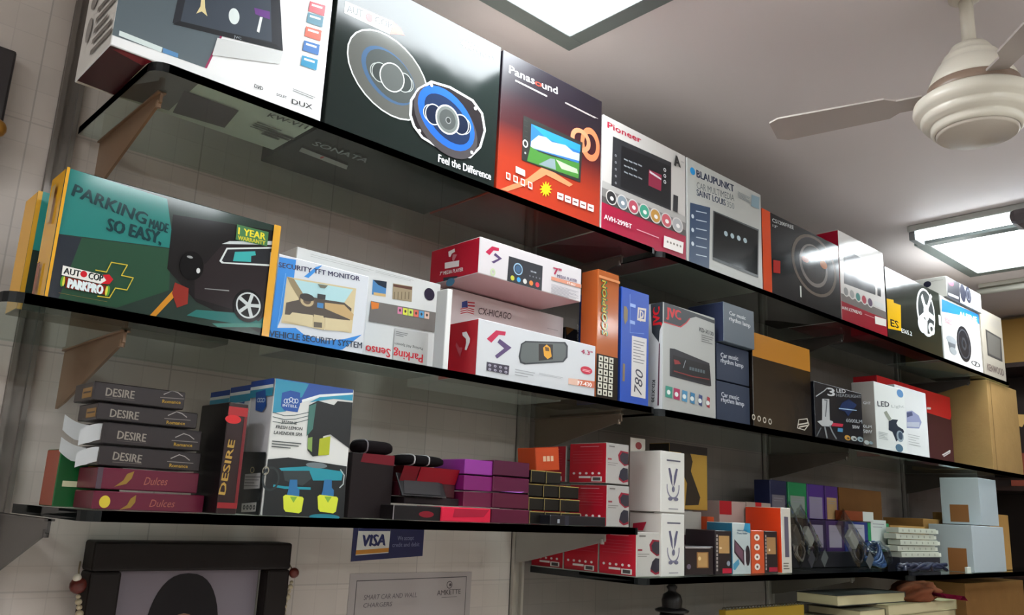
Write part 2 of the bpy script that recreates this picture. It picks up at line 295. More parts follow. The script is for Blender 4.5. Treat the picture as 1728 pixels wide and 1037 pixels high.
# ---------------- cartons: x0, x1, front y, depth, bottom, top (relative to eye height), then the print on each face in metres ----------------
carton('car_stereo_box', 'huge white and dark grey stereo carton overhanging the left end of the top shelf', 'box', None, 0.2823, 0.5935, 1.1080, 0.1500, 0.5670, 0.8960, 'f4f4f4', 'satin', {'L': 'd9d5d0', 'B': 'cfcabf'}, [['printed_panel','F',((1,'p','59656b',((0,0.0141),(0.1245,0.0182),(0.1407,0.0726),(0.1698,0.2719),(0,0.1897))),(2,'p','a02858',((0.1245,0.0182),(0.1277,0.0185),(0.1425,0.0734),(0.1728,0.2736),(0.1694,0.2717),(0.1394,0.072))),(3,'p','d8e4e2',((0.0078,0.024),(0.0646,0.0237),(0.0639,0.0158),(0.008,0.0168))),(4,'p','5a8fc0',((0.0655,0.0236),(0.0863,0.0238),(0.0867,0.0175),(0.0655,0.0165))),(23,'p','d5d7d6',((0.1362,0.0696),(0.2371,0.091),(0.2342,0.0689),(0.1321,0.0408))))],['product_picture','F',((5,'p','20232b',((0.0725,0.0646),(0.2369,0.0924),(0.2105,0.2412),(0.0798,0.2025))),(6,'p','3b4450',((0.0827,0.0703),(0.2177,0.099),(0.1989,0.2283),(0.0901,0.1974))),(7,'p','11141a',((0.0728,0.0627),(0.2369,0.0924),(0.2254,0.098),(0.0816,0.0718))),(8,'p','e0cf9a',((0.1022,0.0927),(0.1065,0.1061),(0.1061,0.1206),(0.1107,0.1228),(0.1133,0.1072),(0.1181,0.0959),(0.1093,0.0995))),(9,'e','dfe8e6',0.156,0.1134,0.0081,0.0126,0,0),(10,'p','e6ecea',((0.1947,0.1303),(0.1988,0.1317),(0.1967,0.105),(0.1925,0.1053))),(11,'p','6a3a86',((0.1839,0.1406),(0.2088,0.1457),(0.2104,0.1331),(0.1872,0.1312))))],['lettering#11','F',((12,'t','9aa4aa','JVC',0.1596,0.0803,0.0115,0.0039,0.1584,0.012,0),)],['icon_row','F',((13,'p','c9505a',((0.2715,0.1935),(0.2992,0.1985),(0.2984,0.1794),(0.2707,0.1758))),(14,'p','dfe9ee',((0.2753,0.1906),(0.2938,0.1936),(0.2937,0.19),(0.2752,0.1871))),(15,'p','4f7f92',((0.2703,0.1733),(0.2979,0.178),(0.2971,0.1591),(0.2695,0.1557))),(16,'p','dfe9ee',((0.2741,0.1705),(0.2925,0.1732),(0.2924,0.1697),(0.274,0.167))),(17,'p','d8614c',((0.2696,0.1489),(0.297,0.1533),(0.2963,0.1346),(0.2688,0.1316))),(18,'p','dfe9ee',((0.2734,0.1461),(0.2917,0.1486),(0.2916,0.1451),(0.2733,0.1426))),(19,'p','3a6fb0',((0.269,0.1242),(0.2963,0.1282),(0.2955,0.1096),(0.2682,0.107))),(20,'p','dfe9ee',((0.2728,0.1213),(0.291,0.1236),(0.2909,0.1201),(0.2727,0.1179))),(21,'p','2f8fb8',((0.2685,0.0984),(0.2957,0.102),(0.2949,0.0836),(0.2678,0.0813))),(22,'p','dfe9ee',((0.2723,0.0955),(0.2904,0.0975),(0.2903,0.0941),(0.2722,0.0921))))],['lettering#23','F',((24,'t','2b2b30','DVD',0.1992,0.0172,0.0135,0.0054,0.0019,0.012,0),)],['lettering#24','F',((25,'t','55555a','DOLBY',0.235,0.0174,0.0161,0.0042,0.0897,0.012,0),)],['lettering#25','F',((26,'t','15151a','DUX',0.2604,0.0142,0.0345,0.0077,0.0897,0.012,0),)],['small_print#26','F',((27,'l','8a8a8a',0.2596,0.0337,0.2975,0.0399,2,0.45),)],['bottom_print','B',((28,'p','3a0a12',((0,0.0127),(0,0.15),(0.0506,0.15),(0.0538,0.0076))),(29,'p','7a1020',((0.0048,0.1428),(0.0128,0.15),(0.0545,0.15),(0.0485,0.1284))),(30,'p','4c4848',((0.0538,0.0076),(0.0604,0.1452),(0.1235,0.148),(0.1289,0.018))),(31,'p','2a1a24',((0.1184,0.1008),(0.2024,0.1),(0.2144,0.0247),(0.1356,0.0159))),(33,'l','4a4a44',0.2394,0.058,0.2813,0.0883,4,0.45),(34,'l','30302c',0.2639,0.0466,0.3112,0.0753,3,0.75))],['lettering#31','B',((32,'t','3a3a35','KW-V11',0.2406,0.1141,0.0628,0.0147,0.0855,0.012,0),)],['side_print','L',((35,'l','6b6560',0.0643,0.0125,0.15,0.0949,5,0.45),(36,'e','8a8480',0.04,0.1118,0.0146,0.0118,0,0),(37,'e','8d8884',0.0364,0.0674,0.0124,0.0192,0,0))]], rot=0, flaps=False, tab=0)
carton('car_speaker_box', 'dark glossy speaker carton with blue oval speaker printed on front', 'box', None, 0.6010, 0.9543, 1.1080, 0.2100, 0.5670, 0.8541, '1d2523', 'foil', {'B': '1d1f20', 'T': '2b3330'}, [['brand_badge','F',((1,'p','f2f0ec',((0.0146,0.2233),(0.1083,0.229),(0.1037,0.2032),(0.0147,0.2022))),(2,'p','d8432a',((0.1083,0.229),(0.1229,0.2248),(0.1335,0.2143),(0.1173,0.2092),(0.1042,0.2034))),(4,'e','d03030',0.0613,0.2148,0.0069,0.0077,0,0))],['lettering#2','F',((3,'t','33383a','AUT',0.0193,0.2058,0.0305,0.0137,0.0996,0.012,0),)],['lettering#4','F',((5,'t','33383a','COP',0.073,0.2117,0.0333,0.0121,0.068,0.012,0),)],['lettering#5','F',((6,'t','f4f6f4','400W',0.2567,0.2471,0.0452,0.0135,0.0945,0.02,0),)],['lettering#6','F',((7,'t','e8ecea','| 6" x 9"',0.3042,0.2482,0.0406,0.0078,0.1726,0.012,0),)],['speaker_picture','F',((8,'e','e9efeb',0.1097,0.1297,0.087,0.067,0,-0.42),(9,'e','5b5c58',0.1097,0.1297,0.0845,0.0645,0,-0.42),(10,'e','47617f',0.109,0.1283,0.058,0.042,0,-0.42),(11,'e','4c5150',0.1129,0.1288,0.053,0.038,0,-0.42),(12,'e','aab0ac',0.085,0.1273,0.0135,0.0149,0,-0.42),(13,'e','3f4443',0.085,0.1273,0.0121,0.0135,0,-0.42),(14,'e','aab0ac',0.1458,0.1278,0.0135,0.0149,0,-0.42),(15,'e','3f4443',0.1458,0.1278,0.0121,0.0135,0,-0.42),(16,'e','aab0ac',0.0911,0.1273,0.0165,0.0182,0,-0.42),(17,'e','3f4443',0.0911,0.1273,0.0149,0.0165,0,-0.42),(18,'e','aab0ac',0.1394,0.1278,0.0165,0.0182,0,-0.42),(19,'e','3f4443',0.1394,0.1278,0.0149,0.0165,0,-0.42),(20,'e','c9cecb',0.115,0.1276,0.025,0.0265,0,-0.42),(21,'e','5a5e5c',0.115,0.1276,0.0228,0.0243,0,-0.42),(22,'p','e9efeb',((0.1949,0.1539),(0.2374,0.1597),(0.2916,0.1543),(0.316,0.1368),(0.3251,0.1058),(0.3161,0.0687),(0.2931,0.0407),(0.269,0.0364),(0.2217,0.0351),(0.1838,0.0418),(0.1643,0.0561),(0.1547,0.0737),(0.1542,0.1018),(0.168,0.1287))),(23,'p','2a2628',((0.1974,0.1498),(0.2356,0.1552),(0.2882,0.15),(0.3115,0.1336),(0.3201,0.104),(0.3114,0.0701),(0.2914,0.0449),(0.2695,0.041),(0.2234,0.0397),(0.1867,0.0456),(0.1684,0.0593),(0.1597,0.0756),(0.159,0.1019),(0.1715,0.1264))),(24,'e','4a4648',0.2344,0.0884,0.075,0.056,0,-0.42),(25,'e','2a60b8',0.2346,0.0965,0.067,0.05,0,-0.42),(26,'e','23314e',0.2364,0.0957,0.055,0.036,0,-0.42),(27,'e','c4c9c6',0.1975,0.0934,0.0145,0.0162,0,-0.42),(28,'e','1c2438',0.1975,0.0934,0.0131,0.0145,0,-0.42),(29,'e','c4c9c6',0.2742,0.0963,0.0145,0.0162,0,-0.42),(30,'e','1c2438',0.2742,0.0963,0.0131,0.0145,0,-0.42),(31,'e','c4c9c6',0.2051,0.0933,0.018,0.0202,0,-0.42),(32,'e','1c2438',0.2051,0.0933,0.0162,0.018,0,-0.42),(33,'e','c4c9c6',0.2662,0.0961,0.018,0.0202,0,-0.42),(34,'e','1c2438',0.2662,0.0961,0.0162,0.018,0,-0.42),(35,'e','dfe4e2',0.2356,0.0946,0.0265,0.0275,0,-0.42),(36,'e','6d726f',0.2356,0.0946,0.0236,0.0248,0,-0.42),(37,'e','4e5251',0.2356,0.0946,0.018,0.019,0,-0.42),(38,'e','8a8e8c',0.2374,0.0938,0.006,0.0065,0,-0.42),(39,'e','3a3d3c',0.2374,0.0938,0.0045,0.005,0,-0.42),(40,'e','f0f0ee',0.2968,0.1388,0.0036,0.0033,0,0),(41,'e','f0f0ee',0.1779,0.0531,0.0032,0.0031,0,0),(42,'e','f0f0ee',0.2945,0.0522,0.0035,0.0032,0,0),(43,'e','f0f0ee',0.1957,0.145,0.0033,0.0032,0,0))],['lettering#43','F',((44,'t','f2f4f2','Feel the Difference',0.2216,0.0109,0.1206,0.0137,0.029,0.012,0),)],['lettering#44','B',((45,'t','777d7b','SONATA',0.0213,0.1351,0.1015,0.0172,0.0358,0.012,0),)],['bottom_print','B',((46,'p','8d8d88',((0.0165,0.1126),(0.1098,0.105),(0.1174,0.088),(0.0212,0.0948))),(47,'e','a02a2a',0.0607,0.1019,0.0022,0.0057,0,0))]], rot=0, flaps=False, tab=0)
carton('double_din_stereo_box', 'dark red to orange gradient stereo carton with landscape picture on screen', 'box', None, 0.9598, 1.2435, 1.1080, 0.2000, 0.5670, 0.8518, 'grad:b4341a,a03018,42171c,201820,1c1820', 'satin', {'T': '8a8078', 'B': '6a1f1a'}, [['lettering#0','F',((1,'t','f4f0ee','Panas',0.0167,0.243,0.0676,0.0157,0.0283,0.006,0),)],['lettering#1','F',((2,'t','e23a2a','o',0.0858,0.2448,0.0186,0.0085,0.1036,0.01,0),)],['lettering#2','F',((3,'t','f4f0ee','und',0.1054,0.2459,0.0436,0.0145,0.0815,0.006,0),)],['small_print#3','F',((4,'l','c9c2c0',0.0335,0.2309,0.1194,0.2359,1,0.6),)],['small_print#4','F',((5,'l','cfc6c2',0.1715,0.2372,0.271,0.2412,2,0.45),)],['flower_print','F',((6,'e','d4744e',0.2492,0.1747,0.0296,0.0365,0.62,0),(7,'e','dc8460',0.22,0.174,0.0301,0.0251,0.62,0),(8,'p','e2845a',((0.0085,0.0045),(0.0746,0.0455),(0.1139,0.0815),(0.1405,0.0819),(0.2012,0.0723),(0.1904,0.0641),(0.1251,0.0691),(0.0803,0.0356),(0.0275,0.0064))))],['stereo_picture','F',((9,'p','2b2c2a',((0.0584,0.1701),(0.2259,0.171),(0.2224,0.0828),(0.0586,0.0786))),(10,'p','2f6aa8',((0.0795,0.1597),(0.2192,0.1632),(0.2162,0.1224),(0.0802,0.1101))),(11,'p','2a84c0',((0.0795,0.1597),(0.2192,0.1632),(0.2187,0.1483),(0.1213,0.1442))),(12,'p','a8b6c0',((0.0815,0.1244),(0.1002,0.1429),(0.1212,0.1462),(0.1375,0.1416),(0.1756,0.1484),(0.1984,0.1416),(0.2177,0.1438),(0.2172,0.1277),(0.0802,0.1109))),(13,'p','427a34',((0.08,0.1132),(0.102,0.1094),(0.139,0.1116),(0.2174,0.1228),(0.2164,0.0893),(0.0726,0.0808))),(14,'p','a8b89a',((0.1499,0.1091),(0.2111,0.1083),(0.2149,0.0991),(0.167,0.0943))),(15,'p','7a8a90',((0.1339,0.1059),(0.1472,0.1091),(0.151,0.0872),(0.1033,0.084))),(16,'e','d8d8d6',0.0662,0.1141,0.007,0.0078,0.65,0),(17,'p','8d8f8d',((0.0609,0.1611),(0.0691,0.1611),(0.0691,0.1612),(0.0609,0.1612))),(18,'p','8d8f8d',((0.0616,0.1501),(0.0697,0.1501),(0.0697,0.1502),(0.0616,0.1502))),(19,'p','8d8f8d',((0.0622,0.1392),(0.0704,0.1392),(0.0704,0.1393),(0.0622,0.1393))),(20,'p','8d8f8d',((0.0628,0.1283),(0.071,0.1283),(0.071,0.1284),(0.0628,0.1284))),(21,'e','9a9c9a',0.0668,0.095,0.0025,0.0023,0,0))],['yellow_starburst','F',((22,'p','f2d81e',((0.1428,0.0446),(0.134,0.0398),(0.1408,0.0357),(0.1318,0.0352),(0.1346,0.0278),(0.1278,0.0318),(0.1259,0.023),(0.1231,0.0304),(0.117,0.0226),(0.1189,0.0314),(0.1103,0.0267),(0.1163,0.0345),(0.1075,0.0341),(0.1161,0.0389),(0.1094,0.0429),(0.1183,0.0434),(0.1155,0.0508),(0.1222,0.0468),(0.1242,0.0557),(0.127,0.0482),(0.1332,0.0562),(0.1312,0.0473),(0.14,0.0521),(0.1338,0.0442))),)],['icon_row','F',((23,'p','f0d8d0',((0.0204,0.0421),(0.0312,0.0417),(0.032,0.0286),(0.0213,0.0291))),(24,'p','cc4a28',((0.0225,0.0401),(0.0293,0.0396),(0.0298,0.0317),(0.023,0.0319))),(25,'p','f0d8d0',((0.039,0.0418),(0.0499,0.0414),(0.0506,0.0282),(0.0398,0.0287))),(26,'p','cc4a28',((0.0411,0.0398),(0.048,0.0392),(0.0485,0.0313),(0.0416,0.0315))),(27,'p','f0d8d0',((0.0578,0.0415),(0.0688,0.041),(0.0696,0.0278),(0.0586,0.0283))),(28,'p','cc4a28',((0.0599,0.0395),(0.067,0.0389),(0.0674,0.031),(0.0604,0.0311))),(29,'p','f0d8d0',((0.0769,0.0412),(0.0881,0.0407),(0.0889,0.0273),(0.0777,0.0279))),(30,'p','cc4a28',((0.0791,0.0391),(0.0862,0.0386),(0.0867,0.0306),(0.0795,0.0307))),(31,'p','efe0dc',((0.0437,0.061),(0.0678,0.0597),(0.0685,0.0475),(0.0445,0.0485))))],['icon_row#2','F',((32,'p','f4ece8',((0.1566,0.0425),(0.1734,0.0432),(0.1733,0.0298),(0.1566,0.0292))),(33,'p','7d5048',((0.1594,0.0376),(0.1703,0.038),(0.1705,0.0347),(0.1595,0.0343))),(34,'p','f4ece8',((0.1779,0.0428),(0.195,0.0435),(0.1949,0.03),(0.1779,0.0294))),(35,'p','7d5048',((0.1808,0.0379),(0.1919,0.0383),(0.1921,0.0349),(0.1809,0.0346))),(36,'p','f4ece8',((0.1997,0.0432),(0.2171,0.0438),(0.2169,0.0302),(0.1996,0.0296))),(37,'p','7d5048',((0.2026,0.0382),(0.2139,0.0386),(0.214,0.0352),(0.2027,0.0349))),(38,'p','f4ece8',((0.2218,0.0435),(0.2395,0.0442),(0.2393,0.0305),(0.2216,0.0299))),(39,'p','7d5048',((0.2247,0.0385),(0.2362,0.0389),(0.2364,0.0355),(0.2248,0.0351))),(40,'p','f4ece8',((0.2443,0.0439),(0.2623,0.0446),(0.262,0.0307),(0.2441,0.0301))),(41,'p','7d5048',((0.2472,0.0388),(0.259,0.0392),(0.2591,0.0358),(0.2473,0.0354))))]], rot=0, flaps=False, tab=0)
carton('touchscreen_stereo_box', 'white stereo carton with crimson lower band and round icons along it', 'box', None, 1.2481, 1.5385, 1.1080, 0.1900, 0.5670, 0.8246, 'c4c0bc', 'satin', {'B': '8e1f34'}, [['printed_panel','F',((1,'p','7d7a78',((0.0,0.0721),(0.2904,0.0721),(0.2904,0.0927),(0.0,0.0927))),(2,'p','55504f',((0.0,0.0515),(0.2904,0.0515),(0.2904,0.0747),(0.0,0.0747))),(3,'p','a9a6a3',((0.0,0.0927),(0.2904,0.0927),(0.2904,0.1082),(0.0,0.1082))))],['crimson_band','F',((4,'p','a5123a',((0.0,0.0),(0.2904,0.0),(0.2904,0.0605),(0.0,0.0605))),)],['lettering#4','F',((5,'t','b01a38','Pioneer',0.014,0.2315,0.1121,0.0135,0.0239,0.02,0),)],['stereo_picture','F',((6,'p','2b2c30',((0.0315,0.2176),(0.2356,0.2236),(0.2342,0.107),(0.0293,0.1055))),(7,'p','17181c',((0.0596,0.2062),(0.2322,0.213),(0.23,0.1113),(0.0588,0.1108))),(8,'p','8a2440',((0.1541,0.181),(0.2002,0.1818),(0.198,0.1428),(0.153,0.1429))),(9,'p','c9c4c8',((0.1566,0.179),(0.1986,0.1731),(0.1986,0.1692),(0.1567,0.1736))),(22,'e','9a9da0',0.0407,0.1762,0.003,0.0026,0.5,0),(23,'e','9a9da0',0.0411,0.1607,0.003,0.0026,0.5,0),(24,'e','9a9da0',0.0415,0.1453,0.003,0.0026,0.5,0),(25,'e','9a9da0',0.0419,0.1299,0.0029,0.0026,0.5,0),(26,'e','9a9da0',0.0423,0.1146,0.0029,0.0026,0.5,0),(27,'e','c4c6c8',0.2102,0.1971,0.0051,0.0044,0.5,0),(28,'e','c4c6c8',0.2102,0.1827,0.005,0.0044,0.5,0),(29,'e','c4c6c8',0.2103,0.1684,0.005,0.0044,0.5,0),(30,'p','2a2a2e',((0.2426,0.1478),(0.2599,0.1485),(0.2581,0.1082),(0.241,0.1084))))],['screen_lettering','F',((10,'p','8f969c',((0.0686,0.1796),(0.0811,0.1792),(0.0812,0.176),(0.0687,0.1765))),(11,'p','8f969c',((0.0843,0.1804),(0.097,0.18),(0.097,0.1768),(0.0843,0.1772))),(12,'p','8f969c',((0.1001,0.1812),(0.113,0.1808),(0.113,0.1776),(0.1002,0.178))),(13,'p','8f969c',((0.1162,0.182),(0.1292,0.1816),(0.1292,0.1784),(0.1163,0.1788))),(14,'p','8f969c',((0.0687,0.1649),(0.0775,0.1642),(0.0776,0.1611),(0.0688,0.1618))),(15,'p','8f969c',((0.0797,0.1654),(0.0887,0.1647),(0.0887,0.1616),(0.0798,0.1623))),(16,'p','8f969c',((0.0909,0.1659),(0.0999,0.1652),(0.1,0.1621),(0.091,0.1627))),(17,'p','8f969c',((0.1021,0.1664),(0.1112,0.1657),(0.1113,0.1626),(0.1022,0.1632))),(18,'p','8f969c',((0.0692,0.1504),(0.0818,0.1498),(0.0818,0.1467),(0.0693,0.1473))),(19,'p','8f969c',((0.0849,0.151),(0.0975,0.1505),(0.0976,0.1473),(0.0849,0.1479))),(20,'p','8f969c',((0.1007,0.1516),(0.1135,0.1511),(0.1136,0.1479),(0.1008,0.1485))),(21,'p','8f969c',((0.1167,0.1523),(0.1296,0.1517),(0.1297,0.1485),(0.1168,0.1491))))],['icon_row','F',((31,'e','c9c5c2',0.0286,0.0778,0.0175,0.0161,0,0),(32,'e','2c2b2e',0.0286,0.0778,0.0146,0.0136,0,0),(33,'e','e6e2e0',0.0301,0.0762,0.0058,0.0045,0,0),(34,'e','c9c5c2',0.0641,0.0778,0.018,0.0163,0,0),(35,'e','7d8a94',0.0641,0.0778,0.015,0.0138,0,0),(36,'e','e6e2e0',0.0656,0.0762,0.006,0.0046,0,0),(37,'e','c9c5c2',0.1005,0.0779,0.0185,0.0166,0,0),(38,'e','b0485a',0.1005,0.0779,0.0154,0.014,0,0),(39,'e','e6e2e0',0.1021,0.0763,0.0061,0.0047,0,0),(40,'e','c9c5c2',0.1379,0.078,0.019,0.0168,0,0),(41,'e','3f9a80',0.1379,0.078,0.0158,0.0142,0,0),(42,'e','e6e2e0',0.1395,0.0763,0.0063,0.0047,0,0),(43,'e','c9c5c2',0.1763,0.078,0.0196,0.017,0,0),(44,'e','b8883c',0.1763,0.078,0.0163,0.0143,0,0),(45,'e','e6e2e0',0.178,0.0764,0.0065,0.0048,0,0),(46,'e','c9c5c2',0.2158,0.0781,0.0201,0.0172,0,0),(47,'e','c05560',0.2158,0.0781,0.0168,0.0145,0,0),(48,'e','e6e2e0',0.2175,0.0764,0.0067,0.0048,0,0),(49,'e','c9c5c2',0.2564,0.0782,0.0207,0.0175,0,0),(50,'e','a8a8aa',0.2564,0.0782,0.0173,0.0147,0,0),(51,'e','e6e2e0',0.2581,0.0764,0.0069,0.0049,0,0))],['lettering#51','F',((52,'t','f4eeee','AVH-299BT',0.0063,0.0249,0.0883,0.0102,0.0166,0.02,0),)],['small_print#52','F',((53,'l','e0a8b4',0.1114,0.0287,0.1882,0.0312,1,0.8),)],['logo_sticker','F',((54,'p','ece6e2',((0.2069,0.0404),(0.2788,0.0426),(0.2761,0.0148),(0.2046,0.0133))),(55,'e','8a8078',0.2194,0.0292,0.0033,0.0027,0,0),(56,'e','8a8078',0.2311,0.0295,0.0034,0.0027,0,0),(57,'e','8a8078',0.2428,0.0298,0.0034,0.0027,0,0),(58,'e','8a8078',0.2547,0.03,0.0034,0.0027,0,0),(59,'e','8a8078',0.2667,0.0303,0.0034,0.0027,0,0))],['lettering#59','F',((60,'t','2b2b2b','A',0.2442,0.2179,0.0228,0.0259,0.1196,0.03,0),)],['small_print#60','F',((61,'l','8a8a88',0.2687,0.2343,0.281,0.2382,2,0.45),)]], rot=0, flaps=False, tab=0)
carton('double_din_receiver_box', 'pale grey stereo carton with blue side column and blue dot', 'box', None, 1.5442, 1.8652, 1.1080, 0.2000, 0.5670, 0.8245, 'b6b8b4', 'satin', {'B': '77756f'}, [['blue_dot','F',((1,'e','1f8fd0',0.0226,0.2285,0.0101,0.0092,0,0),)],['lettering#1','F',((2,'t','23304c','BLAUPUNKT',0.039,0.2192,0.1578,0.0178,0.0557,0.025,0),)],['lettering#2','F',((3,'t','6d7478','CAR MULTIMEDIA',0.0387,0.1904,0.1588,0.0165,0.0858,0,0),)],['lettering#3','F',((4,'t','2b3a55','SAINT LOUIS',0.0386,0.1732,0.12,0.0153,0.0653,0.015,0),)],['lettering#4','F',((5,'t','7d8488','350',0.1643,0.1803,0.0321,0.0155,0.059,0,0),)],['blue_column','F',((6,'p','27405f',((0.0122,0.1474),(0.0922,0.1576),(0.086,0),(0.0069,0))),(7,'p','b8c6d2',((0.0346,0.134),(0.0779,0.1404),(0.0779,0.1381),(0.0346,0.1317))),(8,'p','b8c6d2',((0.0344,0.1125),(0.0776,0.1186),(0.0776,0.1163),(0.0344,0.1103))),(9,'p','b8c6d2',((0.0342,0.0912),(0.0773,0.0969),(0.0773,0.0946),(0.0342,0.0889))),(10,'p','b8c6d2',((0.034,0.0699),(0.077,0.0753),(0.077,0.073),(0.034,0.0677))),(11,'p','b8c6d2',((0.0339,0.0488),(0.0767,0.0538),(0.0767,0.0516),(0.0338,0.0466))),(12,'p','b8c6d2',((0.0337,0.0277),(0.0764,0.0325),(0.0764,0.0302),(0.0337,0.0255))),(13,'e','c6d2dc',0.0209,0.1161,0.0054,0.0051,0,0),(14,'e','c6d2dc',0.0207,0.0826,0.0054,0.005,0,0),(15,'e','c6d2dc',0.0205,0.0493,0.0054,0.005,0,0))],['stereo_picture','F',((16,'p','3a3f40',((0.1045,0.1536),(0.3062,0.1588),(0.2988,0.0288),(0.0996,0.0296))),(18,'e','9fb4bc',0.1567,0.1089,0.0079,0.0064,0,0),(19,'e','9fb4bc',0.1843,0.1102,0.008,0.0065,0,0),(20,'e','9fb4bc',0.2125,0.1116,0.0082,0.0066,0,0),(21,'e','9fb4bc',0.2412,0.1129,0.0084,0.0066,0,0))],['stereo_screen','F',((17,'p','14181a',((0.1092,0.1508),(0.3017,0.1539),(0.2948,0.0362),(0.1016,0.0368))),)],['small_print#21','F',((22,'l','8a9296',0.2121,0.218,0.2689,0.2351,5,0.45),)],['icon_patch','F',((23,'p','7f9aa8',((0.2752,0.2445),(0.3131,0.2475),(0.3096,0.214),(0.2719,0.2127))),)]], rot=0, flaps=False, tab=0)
carton('subwoofer_box', 'black glossy woofer carton with orange edge strip', 'box', None, 1.8678, 2.2803, 1.1080, 0.2000, 0.5670, 0.7895, '141719', 'foil', {'L': 'd84a1a', 'T': '3a3c3c', 'B': '30201c'}, [['orange_strip','F',((1,'p','e0501e',((0.0,0.0),(0.0412,0.0),(0.0412,0.2225),(0.0,0.2225))),)],['lettering#1','F',((2,'t','c9d0d0','CS1200FREE',0.0513,0.1981,0.1096,0.0101,0.0721,0.012,0),)],['lettering#2','F',((3,'t','c9d0d0','12"',0.0526,0.1856,0.0232,0.0067,0.0334,0.012,0),)],['woofer_picture','F',((4,'e','6a6058',0.2688,0.1287,0.1254,0.0863,0,0),(5,'e','1d1c1e',0.2688,0.1287,0.1113,0.0781,0,0),(6,'e','7d7874',0.2633,0.1275,0.0785,0.0601,0,0),(7,'e','2b2826',0.2635,0.1303,0.067,0.0526,0,0),(8,'e','a05838',0.216,0.1347,0.0193,0.0079,0,0),(9,'e','b06a34',0.3192,0.1432,0.0205,0.0116,0,0))],['red_mark','F',((10,'p','b82c24',((0.05,0.0939),(0.0848,0.0994),(0.083,0.0647),(0.0483,0.0595))),(11,'p','c9d0cc',((0.1815,0.0222),(0.1897,0.0222),(0.1897,0.0534),(0.1815,0.0534))))]], rot=0, flaps=False, tab=0)
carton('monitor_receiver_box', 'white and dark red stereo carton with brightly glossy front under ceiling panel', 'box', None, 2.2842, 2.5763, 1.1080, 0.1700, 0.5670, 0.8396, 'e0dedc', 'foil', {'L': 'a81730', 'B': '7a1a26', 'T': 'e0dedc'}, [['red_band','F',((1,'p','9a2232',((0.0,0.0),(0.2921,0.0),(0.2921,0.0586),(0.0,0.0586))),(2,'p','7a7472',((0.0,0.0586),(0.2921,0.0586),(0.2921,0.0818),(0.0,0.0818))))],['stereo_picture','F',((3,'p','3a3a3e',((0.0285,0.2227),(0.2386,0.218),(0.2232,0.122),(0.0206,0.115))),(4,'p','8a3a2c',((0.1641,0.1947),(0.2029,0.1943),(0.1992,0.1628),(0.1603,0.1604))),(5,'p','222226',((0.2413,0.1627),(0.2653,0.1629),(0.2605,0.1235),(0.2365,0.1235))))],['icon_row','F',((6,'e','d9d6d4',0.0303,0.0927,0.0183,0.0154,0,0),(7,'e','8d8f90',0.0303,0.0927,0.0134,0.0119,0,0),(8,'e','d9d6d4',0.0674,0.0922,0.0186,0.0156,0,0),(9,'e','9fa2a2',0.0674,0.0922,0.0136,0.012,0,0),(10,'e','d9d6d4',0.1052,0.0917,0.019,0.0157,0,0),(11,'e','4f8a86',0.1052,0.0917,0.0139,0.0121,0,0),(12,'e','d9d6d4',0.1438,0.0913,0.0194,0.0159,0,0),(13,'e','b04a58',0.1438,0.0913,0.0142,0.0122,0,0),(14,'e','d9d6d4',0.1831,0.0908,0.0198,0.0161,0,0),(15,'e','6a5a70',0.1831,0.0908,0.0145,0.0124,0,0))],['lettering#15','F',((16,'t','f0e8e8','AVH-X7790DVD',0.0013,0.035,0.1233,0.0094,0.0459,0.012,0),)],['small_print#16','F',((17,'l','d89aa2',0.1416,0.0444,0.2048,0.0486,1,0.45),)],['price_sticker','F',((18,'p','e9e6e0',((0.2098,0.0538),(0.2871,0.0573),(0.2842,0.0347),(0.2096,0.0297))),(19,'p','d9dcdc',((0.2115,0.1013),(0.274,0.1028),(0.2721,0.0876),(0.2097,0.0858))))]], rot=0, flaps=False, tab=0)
carton('component_speaker_box', 'black speaker carton with yellow block and white speaker basket picture', 'box', None, 2.5836, 3.0066, 1.1080, 0.2000, 0.5670, 0.7987, '20251f', 'foil', {'B': '1b1c1c', 'T': '3a3e3c'}, [['yellow_block','F',((1,'p','e8b81c',((0.002,0.1269),(0.0511,0.1324),(0.0527,0.1233),(0.1026,0.1256),(0.0948,0.04),(0,0.0312))),)],['lettering#1','F',((2,'t','1b1a16','ES',0.0211,0.0425,0.0561,0.0224,0.0458,0.03,0),)],['lettering#2','F',((3,'t','e0e4e2','ES65.2',0.0971,0.036,0.0772,0.0131,0.0257,0.015,0),)],['speaker_picture','F',((4,'e','dfe4e2',0.3001,0.1392,0.0745,0.0821,0,0),(5,'e','3a3f40',0.302,0.1409,0.0645,0.0737,0,0),(6,'e','c9d0ce',0.3034,0.1398,0.0229,0.0277,0,0),(7,'p','dfe4e2',((0.3007,0.1301),(0.3614,0.1206),(0.3694,0.1391),(0.3085,0.1492))),(8,'p','dfe4e2',((0.2951,0.1365),(0.2839,0.0638),(0.3002,0.0669),(0.3112,0.1399))),(9,'p','dfe4e2',((0.3009,0.1476),(0.2351,0.1119),(0.2375,0.096),(0.3031,0.1305))),(10,'p','dfe4e2',((0.3101,0.1479),(0.2801,0.1991),(0.2654,0.1855),(0.2954,0.1341))),(11,'p','dfe4e2',((0.31,0.1371),(0.3595,0.206),(0.3476,0.214),(0.2987,0.1456))),(12,'e','d9dedc',0.2627,0.0912,0.0353,0.0285,0,0),(13,'e','c9cfcc',0.3362,0.0891,0.0265,0.0207,0.4,0))],['small_label','F',((14,'p','cfd4d2',((0.4037,0.1152),(0.423,0.1152),(0.423,0.1508),(0.4037,0.1508))),)]], rot=0, flaps=False, tab=0)
